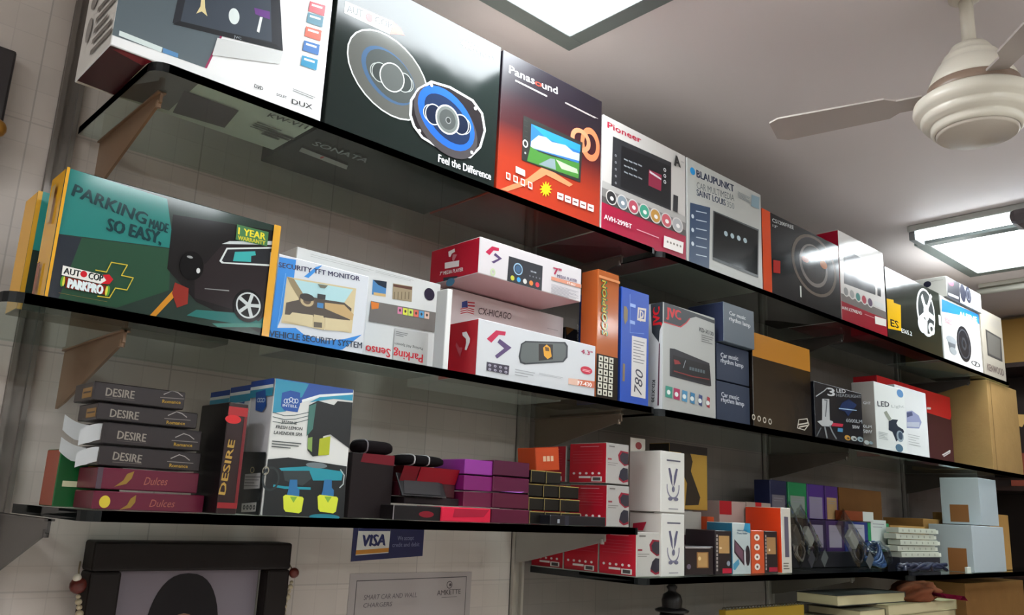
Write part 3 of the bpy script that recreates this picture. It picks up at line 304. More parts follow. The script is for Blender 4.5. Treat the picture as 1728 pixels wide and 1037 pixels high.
carton('coaxial_speaker_box', 'white speaker carton with blue upper band and black round speaker picture', 'box', None, 3.0179, 3.3748, 1.1080, 0.2000, 0.5670, 0.7937, 'c8c9c6', 'satin', {'B': '8a8a86'}, [['blue_band','F',((1,'p','1f6fb4',((0.011,0.2156),(0.3569,0.2252),(0.3569,0.1875),(0.2316,0.1947),(0.0026,0.1688))),)],['lettering#1','F',((2,'t','e9eef2','ALPINE',0.1648,0.1807,0.1725,0.0203,0.0585,0.02,0),)],['small_print#2','F',((3,'l','c9dcec',0.201,0.179,0.3132,0.1803,1,0.45),)],['speaker_picture','F',((4,'e','1a1c22',0.1872,0.0851,0.0667,0.0649,0,0),(5,'e','4a4e54',0.1872,0.0851,0.0532,0.053,0.93,0),(6,'e','34383e',0.1872,0.0851,0.0226,0.0235,0.6,0),(7,'e','8d9296',0.0712,0.0797,0.0468,0.0143,0,0),(8,'p','5a5f64',((0.0383,0.0687),(0.1075,0.0698),(0.0966,0.0404),(0.0495,0.0377))),(9,'e','8a8f92',0.0796,0.0425,0.0323,0.0128,0,0))],['round_mark','F',((10,'e','2a2a30',0.2862,0.028,0.0433,0.0089,0.8,0),)],['lettering#10','F',((11,'t','2a2a30','7',0.2733,0.0204,0.0267,0.0148,0.0398,0.03,0),)],['small_print#11','F',((12,'l','d08a96',0.022,0.1337,0.0936,0.1553,4,0.45),)]], rot=0, flaps=False, tab=0)
carton('speaker_carton', 'small white and black speaker carton lying on top of blue banded box', 'box', None, 3.0557, 3.3840, 1.0980, 0.1600, 0.7967, 0.8707, 'b4b4b0', 'satin', {'L': 'b4b2aa'}, [['printed_panel','F',((1,'p','1c1d26',((0.0084,0.0704),(0.125,0.074),(0.116,0),(0,0))),(3,'p','c9d0d2',((0.0118,0.0146),(0.1039,0.018),(0.1022,0.009),(0.0102,0.0058))))],['red_mark','F',((2,'e','c82a4a',0.0409,0.0583,0.0257,0.0119,0,0),)],['speaker_picture','F',((4,'e','1d2030',0.1485,0.0416,0.0269,0.0335,0,0),(5,'e','1d2030',0.2011,0.0452,0.0276,0.0308,0,0),(6,'e','60646e',0.2011,0.0452,0.0157,0.02,0.8,0))],['small_print#6','F',((7,'l','6a6c70',0.2373,0.0053,0.2975,0.0379,5,0.45),)],['side_print','L',((8,'e','1f2030',0.0959,0.0529,0.0132,0.0113,0,0),)],['small_print#8','L',((9,'l','55584f',0.1098,0.06,0.1495,0.0618,1,0.45),)]], rot=0, flaps=False, tab=0)
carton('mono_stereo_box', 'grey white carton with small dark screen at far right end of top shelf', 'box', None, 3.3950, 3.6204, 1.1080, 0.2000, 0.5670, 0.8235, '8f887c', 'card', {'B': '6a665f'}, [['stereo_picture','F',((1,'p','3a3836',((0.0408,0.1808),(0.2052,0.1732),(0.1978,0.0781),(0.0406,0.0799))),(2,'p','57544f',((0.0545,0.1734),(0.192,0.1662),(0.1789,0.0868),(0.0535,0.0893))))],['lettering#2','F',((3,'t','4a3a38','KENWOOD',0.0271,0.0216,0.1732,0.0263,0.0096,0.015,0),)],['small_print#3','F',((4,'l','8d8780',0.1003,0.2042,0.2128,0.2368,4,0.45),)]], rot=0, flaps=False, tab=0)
carton('parking_sensor_box', 'wide dark green parking aid carton with yellow edges at shelf front', 'box', None, 0.2568, 0.5474, 1.1080, 0.0600, 0.2225, 0.3877, '2c3a34', 'film', {'L': 'e0a52a', 'B': '3a3020', 'T': 'b08a30'}, [['night_scene','F',((1,'p','2a7c76',((0.0004,0.1652),(0.1253,0.1602),(0.1433,0.0957),(0.0015,0.0797))),(2,'p','2b4c39',((0.0016,0.0788),(0.1396,0.094),(0.1447,0.0387),(0.0834,0.0031),(0.0029,0.0017))),(3,'p','2b3038',((0.0029,0.0017),(0.0016,0.0788),(0.0301,0.0816),(0.016,0.0007))),(4,'p','1d1b1c',((0.1357,0.1412),(0.2829,0.1566),(0.2878,0.0021),(0.1825,0.0305),(0.1383,0.0664))),(5,'p','2a6a66',((0.1839,0.02),(0.2887,0.0318),(0.2881,0.0119),(0.172,0.0098))),(6,'p','3f7f74',((0.2074,0.0057),(0.2886,0.0205),(0.2878,0.0147),(0.2162,0.0019))),(7,'p','c8862c',((0.1497,0.0397),(0.1533,0.0325),(0.1323,0.001),(0.1248,0.0009))),(8,'p','8a3028',((0.1508,0.0506),(0.1697,0.0466),(0.1712,0.0255),(0.1579,0.0176),(0.149,0.0356))))],['lettering#8','F',((9,'t','14383c','PARKING',0.0107,0.1315,0.0922,0.0155,-0.1471,0.02,0),)],['lettering#9','F',((10,'t','14383c','MADE',0.1073,0.1152,0.0243,0.0121,-0.0359,0.02,0),)],['lettering#10','F',((11,'t','14383c','SO EASY,',0.0571,0.0983,0.068,0.0161,-0.0142,0.025,0),)],['car_picture','F',((12,'p','2a2426',((0.1886,0.0861),(0.2069,0.1156),(0.2844,0.1437),(0.2905,0.041),(0.2737,0.0206),(0.2349,0.0299),(0.1792,0.0352),(0.1743,0.0719))),(13,'p','d6dcda',((0.2065,0.0931),(0.2142,0.114),(0.2848,0.1326),(0.287,0.1039),(0.2102,0.0906))),(14,'p','2b2c30',((0.2097,0.0944),(0.2159,0.1121),(0.2839,0.13),(0.2849,0.1063),(0.2127,0.0929))),(15,'p','3fa8a6',((0.2268,0.1111),(0.2562,0.1192),(0.2578,0.1138),(0.2513,0.1111),(0.2518,0.1023),(0.2257,0.0976))),(16,'p','dfe8ea',((0.2792,0.1233),(0.2858,0.1249),(0.2859,0.1053),(0.2801,0.1057))),(17,'p','c9cfd0',((0.2067,0.1177),(0.2171,0.1243),(0.2847,0.1414),(0.2854,0.1357))),(18,'p','8d8f8e',((0.1911,0.0511),(0.2254,0.0556),(0.2256,0.054),(0.1912,0.0501))),(19,'e','121214',0.2552,0.0394,0.0224,0.0233,0,0),(20,'e','c3cac9',0.2557,0.0401,0.0184,0.0186,0.88,0),(21,'p','c3cac9',((0.2535,0.0405),(0.2574,0.0581),(0.2624,0.0573),(0.258,0.0397))),(22,'p','c3cac9',((0.2556,0.0423),(0.2729,0.045),(0.2732,0.04),(0.2559,0.0379))),(23,'p','c3cac9',((0.2579,0.0411),(0.2646,0.0251),(0.2598,0.023),(0.2536,0.0391))),(24,'p','c3cac9',((0.2572,0.0385),(0.2443,0.0261),(0.2411,0.0297),(0.2543,0.0417))),(25,'p','c3cac9',((0.2545,0.0381),(0.2399,0.0463),(0.2426,0.0507),(0.257,0.0421))),(26,'e','0f0f11',0.1695,0.0776,0.0162,0.0198,0,0),(27,'e','cfd2d0',0.179,0.0729,0.0026,0.0037,0,0),(28,'e','8d8f8e',0.1653,0.0888,0.0041,0.0018,0,0))],['warranty_badge','F',((29,'p','4a7a4e',((0.2247,0.1508),(0.2727,0.1519),(0.2729,0.1305),(0.2252,0.1286))),)],['lettering#29','F',((30,'t','e6d83a','1 YEAR',0.2281,0.1374,0.0407,0.0097,0.0426,0.02,0),)],['lettering#30','F',((31,'t','c9c23c','WARRANTY',0.2285,0.1295,0.0412,0.0058,0.055,0.02,0),)],['brand_badge','F',((32,'p','e9e7e2',((0.0143,0.0422),(0.0603,0.0405),(0.0658,0.0346),(0.0598,0.0288),(0.0146,0.0303))),(34,'e','c8222e',0.0389,0.0367,0.0039,0.0041,0,0),(36,'p','c8222e',((0.0608,0.0406),(0.0681,0.0427),(0.0736,0.0376),(0.07,0.0305),(0.0602,0.0289),(0.0658,0.0346))),(37,'p','7a2418',((0.0192,0.0289),(0.0669,0.0278),(0.0692,0.0165),(0.0213,0.0152))),(38,'e','5a9a3a',0.0165,0.0226,0.0021,0.0066,0,0),(39,'e','d8cf4a',0.018,0.023,0.0013,0.0061,0,0),(40,'e','5a9a3a',0.0694,0.0216,0.0023,0.0068,0,0),(41,'e','d8cf4a',0.0678,0.0212,0.0014,0.0063,0,0))],['lettering#32','F',((33,'t','22282a','AUT',0.0165,0.0324,0.0184,0.0076,-0.0043,0.02,0),)],['lettering#34','F',((35,'t','22282a','COP',0.0448,0.032,0.0167,0.0084,0.0094,0.02,0),)],['lettering#41','F',((42,'t','dfe9ea','PARKPRO',0.0234,0.0161,0.0399,0.0115,-0.001,0.03,0),)],['small_print#42','F',((43,'l','8d7a3a',0.0148,0.0075,0.0706,0.0084,1,0.35),)],['plus_outline','F',((44,'p','c8b83e',((0.0512,0.0452),(0.0648,0.0455),(0.0648,0.0443),(0.0512,0.0439))),(45,'p','c8b83e',((0.0636,0.0446),(0.0678,0.0591),(0.0689,0.0588),(0.0647,0.0443))),(46,'p','c8b83e',((0.0677,0.0591),(0.088,0.0601),(0.088,0.0588),(0.0677,0.0578))),(47,'p','c8b83e',((0.0883,0.0597),(0.0829,0.044),(0.0818,0.0444),(0.0872,0.0601))),(48,'p','c8b83e',((0.0821,0.0453),(0.0975,0.0452),(0.0974,0.0439),(0.082,0.044))),(49,'p','c8b83e',((0.0977,0.0449),(0.0921,0.0269),(0.091,0.0272),(0.0966,0.0452))),(50,'p','c8b83e',((0.0922,0.0269),(0.0771,0.0264),(0.0771,0.0277),(0.0922,0.0282))),(51,'p','c8b83e',((0.0782,0.0273),(0.0729,0.0128),(0.0718,0.0132),(0.0772,0.0277))),(52,'p','c8b83e',((0.073,0.0128),(0.0583,0.012),(0.0583,0.0132),(0.0729,0.0141))))],['yellow_edge','F',((53,'p','e2a72e',((0.0,0.0),(0.0035,0.0),(0.0035,0.1652),(0.0,0.1652))),)],['yellow_edge#2','F',((54,'p','dca33a',((0.2795,0.0),(0.2905,0.0),(0.2905,0.1652),(0.2795,0.1652))),)],['side_print','L',((55,'p','8a3a14',((0.015,0.0083),(0.027,0.0083),(0.027,0.0496),(0.015,0.0496))),(56,'p','c9a86a',((0.021,0.0991),(0.036,0.0991),(0.036,0.1487),(0.021,0.1487))))]], rot=0, flaps=False, tab=0)
carton('parking_sensor_box', 'second yellow edged parking aid carton, mostly hidden behind the first', 'box', None, 0.2528, 0.5374, 1.2130, 0.0600, 0.2225, 0.3827, '2c3a34', 'satin', {'L': 'e0a52a', 'B': '3a3020', 'T': 'b08a30'}, [['yellow_edge','F',((1,'p','e2a72e',((0.0,0.0),(0.0057,0.0),(0.0057,0.1602),(0.0,0.1602))),)],['night_scene','F',((2,'p','2f8f86',((0.0057,0.0801),(0.1707,0.0801),(0.1707,0.1602),(0.0057,0.1602))),)]], rot=0, flaps=False, tab=0)
carton('monitor_box', 'blue and white boxed car monitor with picture of cream car interior', 'box', None, 0.5493, 0.7057, 1.1080, 0.0600, 0.2225, 0.3475, 'ccd0d6', 'satin', {'L': '2f7fc0', 'B': '6f9ab8'}, [['blue_swoosh','F',((1,'p','1f7fd0',((0.0018,0.1201),(0.0287,0.122),(0.0281,0.0794),(0.0106,0.0164),(0.0396,0.0216),(0.0538,0.0141),(0.0913,0.0116),(0.1214,0.0189),(0.1521,0.0311),(0.1205,0.0028),(0.1129,0.0009),(0,0.0017))),(2,'p','2f86d2',((0.044,0.0998),(0.0618,0.1187),(0.0726,0.124),(0.0648,0.1148),(0.0515,0.0992))))],['lettering#2','F',((3,'t','2a2a4e','SECURITY TFT MONITOR',0.0024,0.105,0.1375,0.0073,0.0655,0.02,0),)],['car_interior_picture','F',((4,'p','c9b992',((0.0168,0.0937),(0.1347,0.1008),(0.1334,0.0302),(0.0161,0.025))),(5,'p','a8cdd2',((0.029,0.092),(0.1291,0.098),(0.1156,0.0745),(0.0821,0.0724),(0.0472,0.0721))),(6,'p','8a7a5a',((0.0168,0.0937),(0.0282,0.0929),(0.0472,0.0721),(0.0407,0.0641),(0.024,0.083))),(7,'p','4a4038',((0.0201,0.0555),(0.0407,0.0641),(0.0472,0.0721),(0.0821,0.0724),(0.1156,0.0745),(0.1295,0.0679),(0.1288,0.0491),(0.0826,0.0451),(0.0198,0.0378))),(8,'p','b89a68',((0.0826,0.0679),(0.1159,0.0711),(0.1344,0.0595),(0.1327,0.0498),(0.0836,0.059))),(9,'e','5a4a3a',0.0528,0.0654,0.0134,0.0099,0,0),(10,'e','b8a47e',0.053,0.0643,0.0109,0.008,0.6,0),(11,'e','2f2a28',0.0523,0.0698,0.0121,0.0057,0,0),(12,'p','cabb94',((0.0208,0.0292),(0.0311,0.0432),(0.065,0.0452),(0.0659,0.0263))),(13,'p','cabb94',((0.0851,0.0456),(0.1184,0.0472),(0.1306,0.032),(0.0871,0.0267))),(14,'p','c2b28a',((0.0661,0.0465),(0.0823,0.0473),(0.0859,0.0264),(0.0671,0.0265))),(15,'p','5f5648',((0.0673,0.0355),(0.0809,0.0369),(0.0818,0.0291),(0.0682,0.0278))),(16,'p','2c2a2c',((0.0688,0.0789),(0.0826,0.0799),(0.0826,0.0725),(0.0691,0.0716))),(17,'p','3a7ab0',((0.0698,0.0654),(0.0803,0.0661),(0.0806,0.0584),(0.0701,0.0582))),(18,'p','6a6a5a',((0.0671,0.0934),(0.0848,0.0949),(0.0803,0.0893),(0.0727,0.0889))))],['lettering#18','F',((19,'t','1f2c40','VEHICLE SECURITY SYSTEM',-0.0004,0.002,0.1543,0.0092,0.0502,0.01,0),)],['panel_outline','F',((20,'p','8a98a8',((0.1564,0.125),(0.1564,0.0024),(0.1559,0.0024),(0.1564,0.125))),(21,'p','7ab8e8',((0.0143,0.0979),(0.0107,0.0183),(0.01,0.0183),(0.0136,0.0978))))]], rot=0, flaps=False, tab=0)
carton('parking_sensor_carton', 'white carton with upside down red lettering behind blue monitor box', 'box', None, 0.6111, 0.8968, 1.1720, 0.0900, 0.2225, 0.3861, 'cdcecd', 'card', {'L': 'd2d3d2', 'B': '8a8f90'}, [['photo_row','F',((1,'p','4a7fb0',((0.143,0.1413),(0.1706,0.144),(0.1705,0.1189),(0.1434,0.1159))),(2,'p','1f2a3a',((0.143,0.1413),(0.1706,0.144),(0.1705,0.1318),(0.154,0.1347))),(3,'p','c9a870',((0.1465,0.1204),(0.1702,0.1222),(0.1707,0.1176),(0.147,0.1154))),(4,'p','9a8a70',((0.1834,0.1437),(0.2237,0.1465),(0.2246,0.1194),(0.1844,0.1166))),(5,'p','5a3a30',((0.1841,0.1425),(0.2232,0.1456),(0.223,0.1403),(0.1845,0.1382))),(6,'p','6f624c',((0.1887,0.1297),(0.1892,0.1169),(0.1874,0.1166),(0.1869,0.1294))),(7,'p','6f624c',((0.196,0.1313),(0.1965,0.1184),(0.1947,0.1181),(0.1942,0.1309))),(8,'p','6f624c',((0.2033,0.1328),(0.2038,0.1198),(0.202,0.1195),(0.2015,0.1325))),(9,'p','6f624c',((0.2107,0.1343),(0.2111,0.1213),(0.2093,0.121),(0.2088,0.134))),(10,'p','6f624c',((0.2181,0.1359),(0.2185,0.1228),(0.2167,0.1225),(0.2162,0.1356))))],['dark_disc','F',((11,'e','221a30',0.2611,0.1405,0.0114,0.0111,0,0),)],['grey_band','F',((12,'p','6f6a66',((0.1422,0.1047),(0.2847,0.1112),(0.2851,0.0751),(0.1413,0.07))),(13,'p','d87a30',((0.1423,0.1037),(0.1585,0.1037),(0.1579,0.0946),(0.145,0.0909))),(14,'p','c87a9a',((0.1962,0.1052),(0.2061,0.1056),(0.2065,0.0937),(0.1967,0.0934))),(15,'e','4a4038',0.2013,0.1,0.0021,0.0026,0,0),(16,'p','cfcf4a',((0.2073,0.1057),(0.2173,0.106),(0.2177,0.0941),(0.2078,0.0938))),(17,'e','4a4038',0.2125,0.1004,0.0021,0.0026,0,0),(18,'p','bcd05a',((0.2185,0.1062),(0.2286,0.1065),(0.229,0.0945),(0.219,0.0942))),(19,'e','4a4038',0.2237,0.1009,0.0022,0.0026,0,0),(20,'p','d06a5a',((0.2298,0.1067),(0.24,0.107),(0.2404,0.095),(0.2303,0.0946))),(21,'e','4a4038',0.2351,0.1013,0.0022,0.0026,0,0),(22,'p','5a9ac8',((0.2413,0.1071),(0.2516,0.1075),(0.2519,0.0954),(0.2417,0.0951))),(23,'e','4a4038',0.2466,0.1018,0.0022,0.0026,0,0),(24,'p','d8b8a8',((0.2528,0.1076),(0.2632,0.108),(0.2636,0.0959),(0.2532,0.0955))),(25,'e','4a4038',0.2582,0.1023,0.0022,0.0026,0,0))],['grey_panel','F',((26,'p','b4b4b2',((0.1935,0.0681),(0.2641,0.0706),(0.2657,0.0141),(0.1941,0.0136))),)],['lettering#26','F',((27,'t','c42a34','Parking Senso',0.2555,0.032,0.116,0.0142,-3.1234,0.015,0),)],['lettering#27','F',((28,'t','4a4a4a','Parking Aid System',0.2545,0.0436,0.0587,0.0044,-3.14,0.005,0),)],['small_print#28','F',((29,'l','7a7a7a',0.1955,0.0549,0.2209,0.0638,3,0.45),)],['small_print#29','F',((30,'l','8a8c8a',0.0232,0.1515,0.1428,0.158,2,0.12),)],['small_print#30','F',((31,'l','8a8c8a',0.1457,0.1539,0.2247,0.1587,2,0.2),)]], rot=0, flaps=False, tab=0)
carton('cable_kit_box', 'narrow plain white carton standing left of the red mirror box', 'box', None, 0.8629, 0.8741, 1.1080, 0.0300, 0.2225, 0.3616, 'dcdcda', 'card', {'L': 'cfcfcd', 'B': '8a8a88'}, [], rot=0, flaps=False, tab=0)
carton('mirror_monitor_box', 'white carton with black rear view mirror and red left end', 'box', None, 0.9354, 1.2405, 1.1080, 0.1050, 0.2225, 0.3234, 'c8cacd', 'satin', {'L': 'b81828', 'T': 'e6c8c8', 'B': '9a8a8a'}, [['logo','F',((1,'p','b81f48',((0.0199,0.0675),(0.0408,0.0864),(0.0641,0.0879),(0.0628,0.0806),(0.0476,0.0792),(0.0311,0.0624))),(2,'p','54406a',((0.0501,0.0726),(0.0796,0.0614),(0.0462,0.0364),(0.0409,0.0409),(0.0618,0.0573),(0.0451,0.0654))))],['mirror_picture','F',((3,'p','33363a',((0.1022,0.0723),(0.1129,0.0793),(0.2175,0.0948),(0.2251,0.0885),(0.2251,0.0661),(0.2143,0.0553),(0.1132,0.0359),(0.102,0.0375),(0.0978,0.0482))),(4,'p','5b605f',((0.1053,0.0715),(0.1148,0.077),(0.2142,0.0915),(0.2203,0.086),(0.2201,0.0671),(0.2118,0.0576),(0.1152,0.0391),(0.1054,0.0403),(0.1022,0.0495))),(5,'p','2a2220',((0.1469,0.0797),(0.1842,0.0845),(0.1855,0.0564),(0.1486,0.0481))),(6,'p','d89a24',((0.1588,0.0743),(0.1678,0.0818),(0.1774,0.0773),(0.182,0.0612),(0.1715,0.0546),(0.1619,0.0597))),(7,'p','6a4a14',((0.1633,0.0767),(0.1737,0.0767),(0.1754,0.0702),(0.1651,0.0693))))],['lettering#7','F',((8,'t','a01f4a','4.3"',0.2629,0.08,0.0323,0.0086,0.0043,0.02,0),)],['red_mark','F',((9,'e','c0203c',0.2788,0.049,0.0169,0.0076,0,0),)],['small_print#9','F',((10,'l','e8b0b8',0.2675,0.0458,0.2912,0.0508,2,0.45),)],['orange_band','F',((11,'p','c86a4a',((0.2287,0.0268),(0.3031,0.0307),(0.3025,0.0174),(0.2292,0.0157))),(12,'p','dcb4a0',((0.2287,0.0268),(0.2548,0.0284),(0.2553,0.0158),(0.2292,0.0157))))],['lettering#12','F',((13,'t','f2ecea','F7-430',0.2553,0.0175,0.039,0.0082,0.0247,0.02,0),)],['icon_row','F',((14,'p','3a3444',((0.0227,0.0272),(0.0756,0.0281),(0.0749,0.0118),(0.0229,0.0123))),(15,'e','a8a4b4',0.0296,0.0223,0.0033,0.0022,0.4,0),(16,'e','a8a4b4',0.0301,0.0152,0.0033,0.0022,0.4,0),(17,'e','a8a4b4',0.0421,0.0224,0.0033,0.0022,0.4,0),(18,'e','a8a4b4',0.0426,0.0152,0.0033,0.0022,0.4,0),(19,'e','a8a4b4',0.0547,0.0225,0.0033,0.0022,0.4,0),(20,'e','a8a4b4',0.0551,0.0153,0.0033,0.0022,0.4,0),(21,'e','a8a4b4',0.0674,0.0226,0.0034,0.0022,0.4,0),(22,'e','a8a4b4',0.0678,0.0154,0.0034,0.0022,0.4,0))],['small_print#22','F',((23,'l','9a9c9e',0.0896,0.012,0.1392,0.026,3,0.3),)],['small_print#23','F',((24,'l','9a9c9e',0.1498,0.022,0.2134,0.0265,2,0.3),)],['logo_side','L',((25,'p','ece8e8',((0.063,0.0802),(0.0747,0.0804),(0.0856,0.0664),(0.0852,0.0601),(0.0777,0.0468),(0.0727,0.0482),(0.0754,0.0612),(0.0739,0.0678),(0.0645,0.0746))),(26,'p','b8505a',((0.0483,0.0643),(0.0576,0.0537),(0.0665,0.0527),(0.0612,0.0358),(0.0464,0.0581))))]], rot=0, flaps=False, tab=0)
carton('tail_camera_box', 'white carton with flag and handwritten marker writing, squeezed between two red boxes', 'box', None, 0.9558, 1.2589, 1.2160, 0.1200, 0.2225, 0.3993, 'dcd0d0', 'card', {'L': 'dcdad8', 'T': 'c9b8b8'}, [['flag_print','F',((1,'p','b83a44',((0.0244,0.1419),(0.0401,0.1477),(0.0578,0.147),(0.057,0.1447),(0.0402,0.1456),(0.0237,0.1397))),(2,'p','e9e2e2',((0.0246,0.1398),(0.0402,0.1456),(0.0579,0.1449),(0.0572,0.1427),(0.0404,0.1436),(0.0239,0.1377))),(3,'p','b83a44',((0.0247,0.1378),(0.0404,0.1436),(0.0581,0.1429),(0.0573,0.1406),(0.0405,0.1416),(0.024,0.1356))),(4,'p','e9e2e2',((0.0249,0.1358),(0.0405,0.1416),(0.0582,0.1408),(0.0575,0.1386),(0.0407,0.1395),(0.0242,0.1336))),(5,'p','b83a44',((0.025,0.1338),(0.0407,0.1395),(0.0584,0.1388),(0.0576,0.1366),(0.0408,0.1375),(0.0243,0.1316))),(6,'p','e9e2e2',((0.0252,0.1318),(0.0408,0.1375),(0.0585,0.1367),(0.0578,0.1345),(0.041,0.1355),(0.0245,0.1296))),(7,'p','3a4a8a',((0.0264,0.1553),(0.0391,0.1606),(0.0409,0.1478),(0.0264,0.144))),(8,'p','b83a44',((0.0401,0.1587),(0.0576,0.1608),(0.0574,0.158),(0.0403,0.156))),(9,'p','e9e2e2',((0.0404,0.1557),(0.0579,0.1578),(0.0576,0.1549),(0.0406,0.1529))),(10,'p','b83a44',((0.0406,0.1526),(0.0581,0.1547),(0.0578,0.1518),(0.0408,0.1499))),(11,'p','e9e2e2',((0.0408,0.1495),(0.0583,0.1516),(0.0581,0.1488),(0.041,0.1468))))],['handwriting','F',((12,'t','3a2a30','CX-HICAGO',0.0672,0.1398,0.0858,0.0131,0.0558,-0.004,0.15),)],['small_print#12','F',((13,'l','5a4a50',0.2543,0.145,0.2857,0.1462,1,0.35),)],['small_print#13','F',((14,'l','b09aa0',0.2422,0.1611,0.2812,0.1615,2,0.25),)]], rot=0, flaps=False, tab=0)  # front and top tinted pink for red light bounced off the neighbours
carton('media_player_box', 'white carton with red end lying across the top of the two white cartons', 'box', None, 0.9244, 1.1893, 1.1040, 0.1400, 0.4023, 0.4688, 'ccc6c8', 'satin', {'L': 'b81630', 'B': 'c09a9c', 'T': 'c8505a'}, [['logo','F',((1,'p','b81f48',((0.0139,0.0412),(0.0286,0.0553),(0.0456,0.0562),(0.0451,0.0504),(0.0324,0.0483),(0.0238,0.0377))),(2,'p','54406a',((0.0369,0.0451),(0.0537,0.0382),(0.0348,0.0248),(0.0288,0.0267),(0.0452,0.0362),(0.0338,0.0401))))],['screen_picture','F',((3,'p','2b2c32',((0.0701,0.0471),(0.157,0.0481),(0.1567,0),(0.0684,0))),(4,'e','8fb4d0',0.0943,0.0279,0.0115,0.0113,0.8,0),(5,'e','3a5a7a',0.0943,0.0279,0.0071,0.0073,0,0),(6,'e','b8b83a',0.0813,0.0082,0.0048,0.0046,0,0),(7,'e','3a9ad0',0.0968,0.0084,0.0049,0.0046,0,0),(8,'e','d0d0ca',0.1125,0.0087,0.0049,0.0047,0,0),(9,'e','d8803a',0.1284,0.0089,0.005,0.0047,0,0),(10,'e','d03a4a',0.1445,0.0091,0.0051,0.0047,0,0),(11,'e','6a6c74',0.1245,0.0218,0.0018,0.0017,0,0),(12,'e','6a6c74',0.1327,0.0219,0.0018,0.0017,0,0),(13,'e','6a6c74',0.141,0.0221,0.0018,0.0017,0,0),(14,'e','6a6c74',0.1494,0.0222,0.0018,0.0017,0,0))],['lettering#14','F',((15,'t','c9d0d8','20:08',0.1254,0.0298,0.0148,0.0028,-0.0066,0.012,0),)],['lettering#15','F',((16,'t','a8264a','7"',0.186,0.039,0.0214,0.0137,0.0586,0.02,0),)],['lettering#16','F',((17,'t','5a4a6a','MEDIA PLAYER',0.1959,0.0349,0.0556,0.0061,0.0212,0.012,0),)],['orange_band','F',((18,'p','d08a70',((0.1801,0.0331),(0.2643,0.0349),(0.2641,0.0276),(0.1804,0.0266))),)],['lettering#18','F',((19,'t','f0e6e2','F7-863',0.2242,0.028,0.0225,0.0043,0.0096,0.012,0),)],['small_print#19','F',((20,'l','8a8890',0.1807,0,0.256,0.0193,9,0.3),)],['small_mark','F',((21,'e','b8c8a0',0.033,0.008,0.0058,0.0071,0.5,0),(22,'p','8a5a24',((0.0197,0),(0.0343,0),(0.0341,0),(0.0196,0))))],['icon_row','F',((23,'p','4a484e',((0.0431,0),(0.0537,0),(0.0539,0),(0.0433,0))),(24,'p','4a484e',((0.058,0),(0.0687,0),(0.0689,0),(0.0582,0))),(25,'p','4a484e',((0.0731,0),(0.084,0),(0.0842,0),(0.0733,0))),(26,'p','4a484e',((0.0884,0),(0.0994,0),(0.0996,0),(0.0885,0))),(27,'p','4a484e',((0.1039,0),(0.1151,0),(0.1153,0),(0.104,0))),(28,'p','4a484e',((0.1196,0),(0.1309,0),(0.1311,0),(0.1198,0))),(29,'p','4a484e',((0.1355,0),(0.147,0),(0.1472,0),(0.1357,0))),(30,'p','4a484e',((0.1517,0),(0.1633,0),(0.1635,0),(0.1518,0))))],['logo_side','L',((31,'p','efe4e4',((0.0536,0.0546),(0.0713,0.0573),(0.0735,0.0508),(0.0644,0.0491),(0.0609,0.0431),(0.0556,0.0447))),(32,'p','c87a84',((0.0672,0.0469),(0.0801,0.0444),(0.0711,0.0327),(0.0666,0.0369))),(33,'p','ece2e2',((0.0452,0.0352),(0.0873,0.032),(0.0874,0.0207),(0.0463,0.0234))))],['lettering#33','L',((34,'t','f0e6e6','7" MEDIA PLAYER',0.0328,0.013,0.0671,0.0069,-0.0455,0.012,0),)],['side_picture','L',((35,'p','2a3442',((0.0438,0.007),(0.0865,0.003),(0.0833,0),(0.0449,0))),(36,'e','4a7a9a',0.0656,-0.0054,0.0123,0.0074,0,0))]], rot=0, flaps=False, tab=0)
carton('central_locking_box', 'small black central locking carton beside the orange carton', 'box', None, 1.2831, 1.3675, 1.2330, 0.0900, 0.2225, 0.3863, '221e20', 'satin', {}, [['lettering#0','F',((1,'t','c8c4c0','INTELLIGENT',0.0438,0.141,0.035,0.0073,1.6099,0.012,0),)],['lettering#1','F',((2,'t','c8c4c0','CENTRAL LOCKING',0.0534,0.1387,0.0406,0.0068,1.6088,0.012,0),)],['gold_mark','F',((3,'p','8a5a24',((0.0006,0.1638),(0.0233,0.1638),(0.0273,0.1638),(0.0041,0.1459))),)]], rot=0, flaps=False, tab=0)
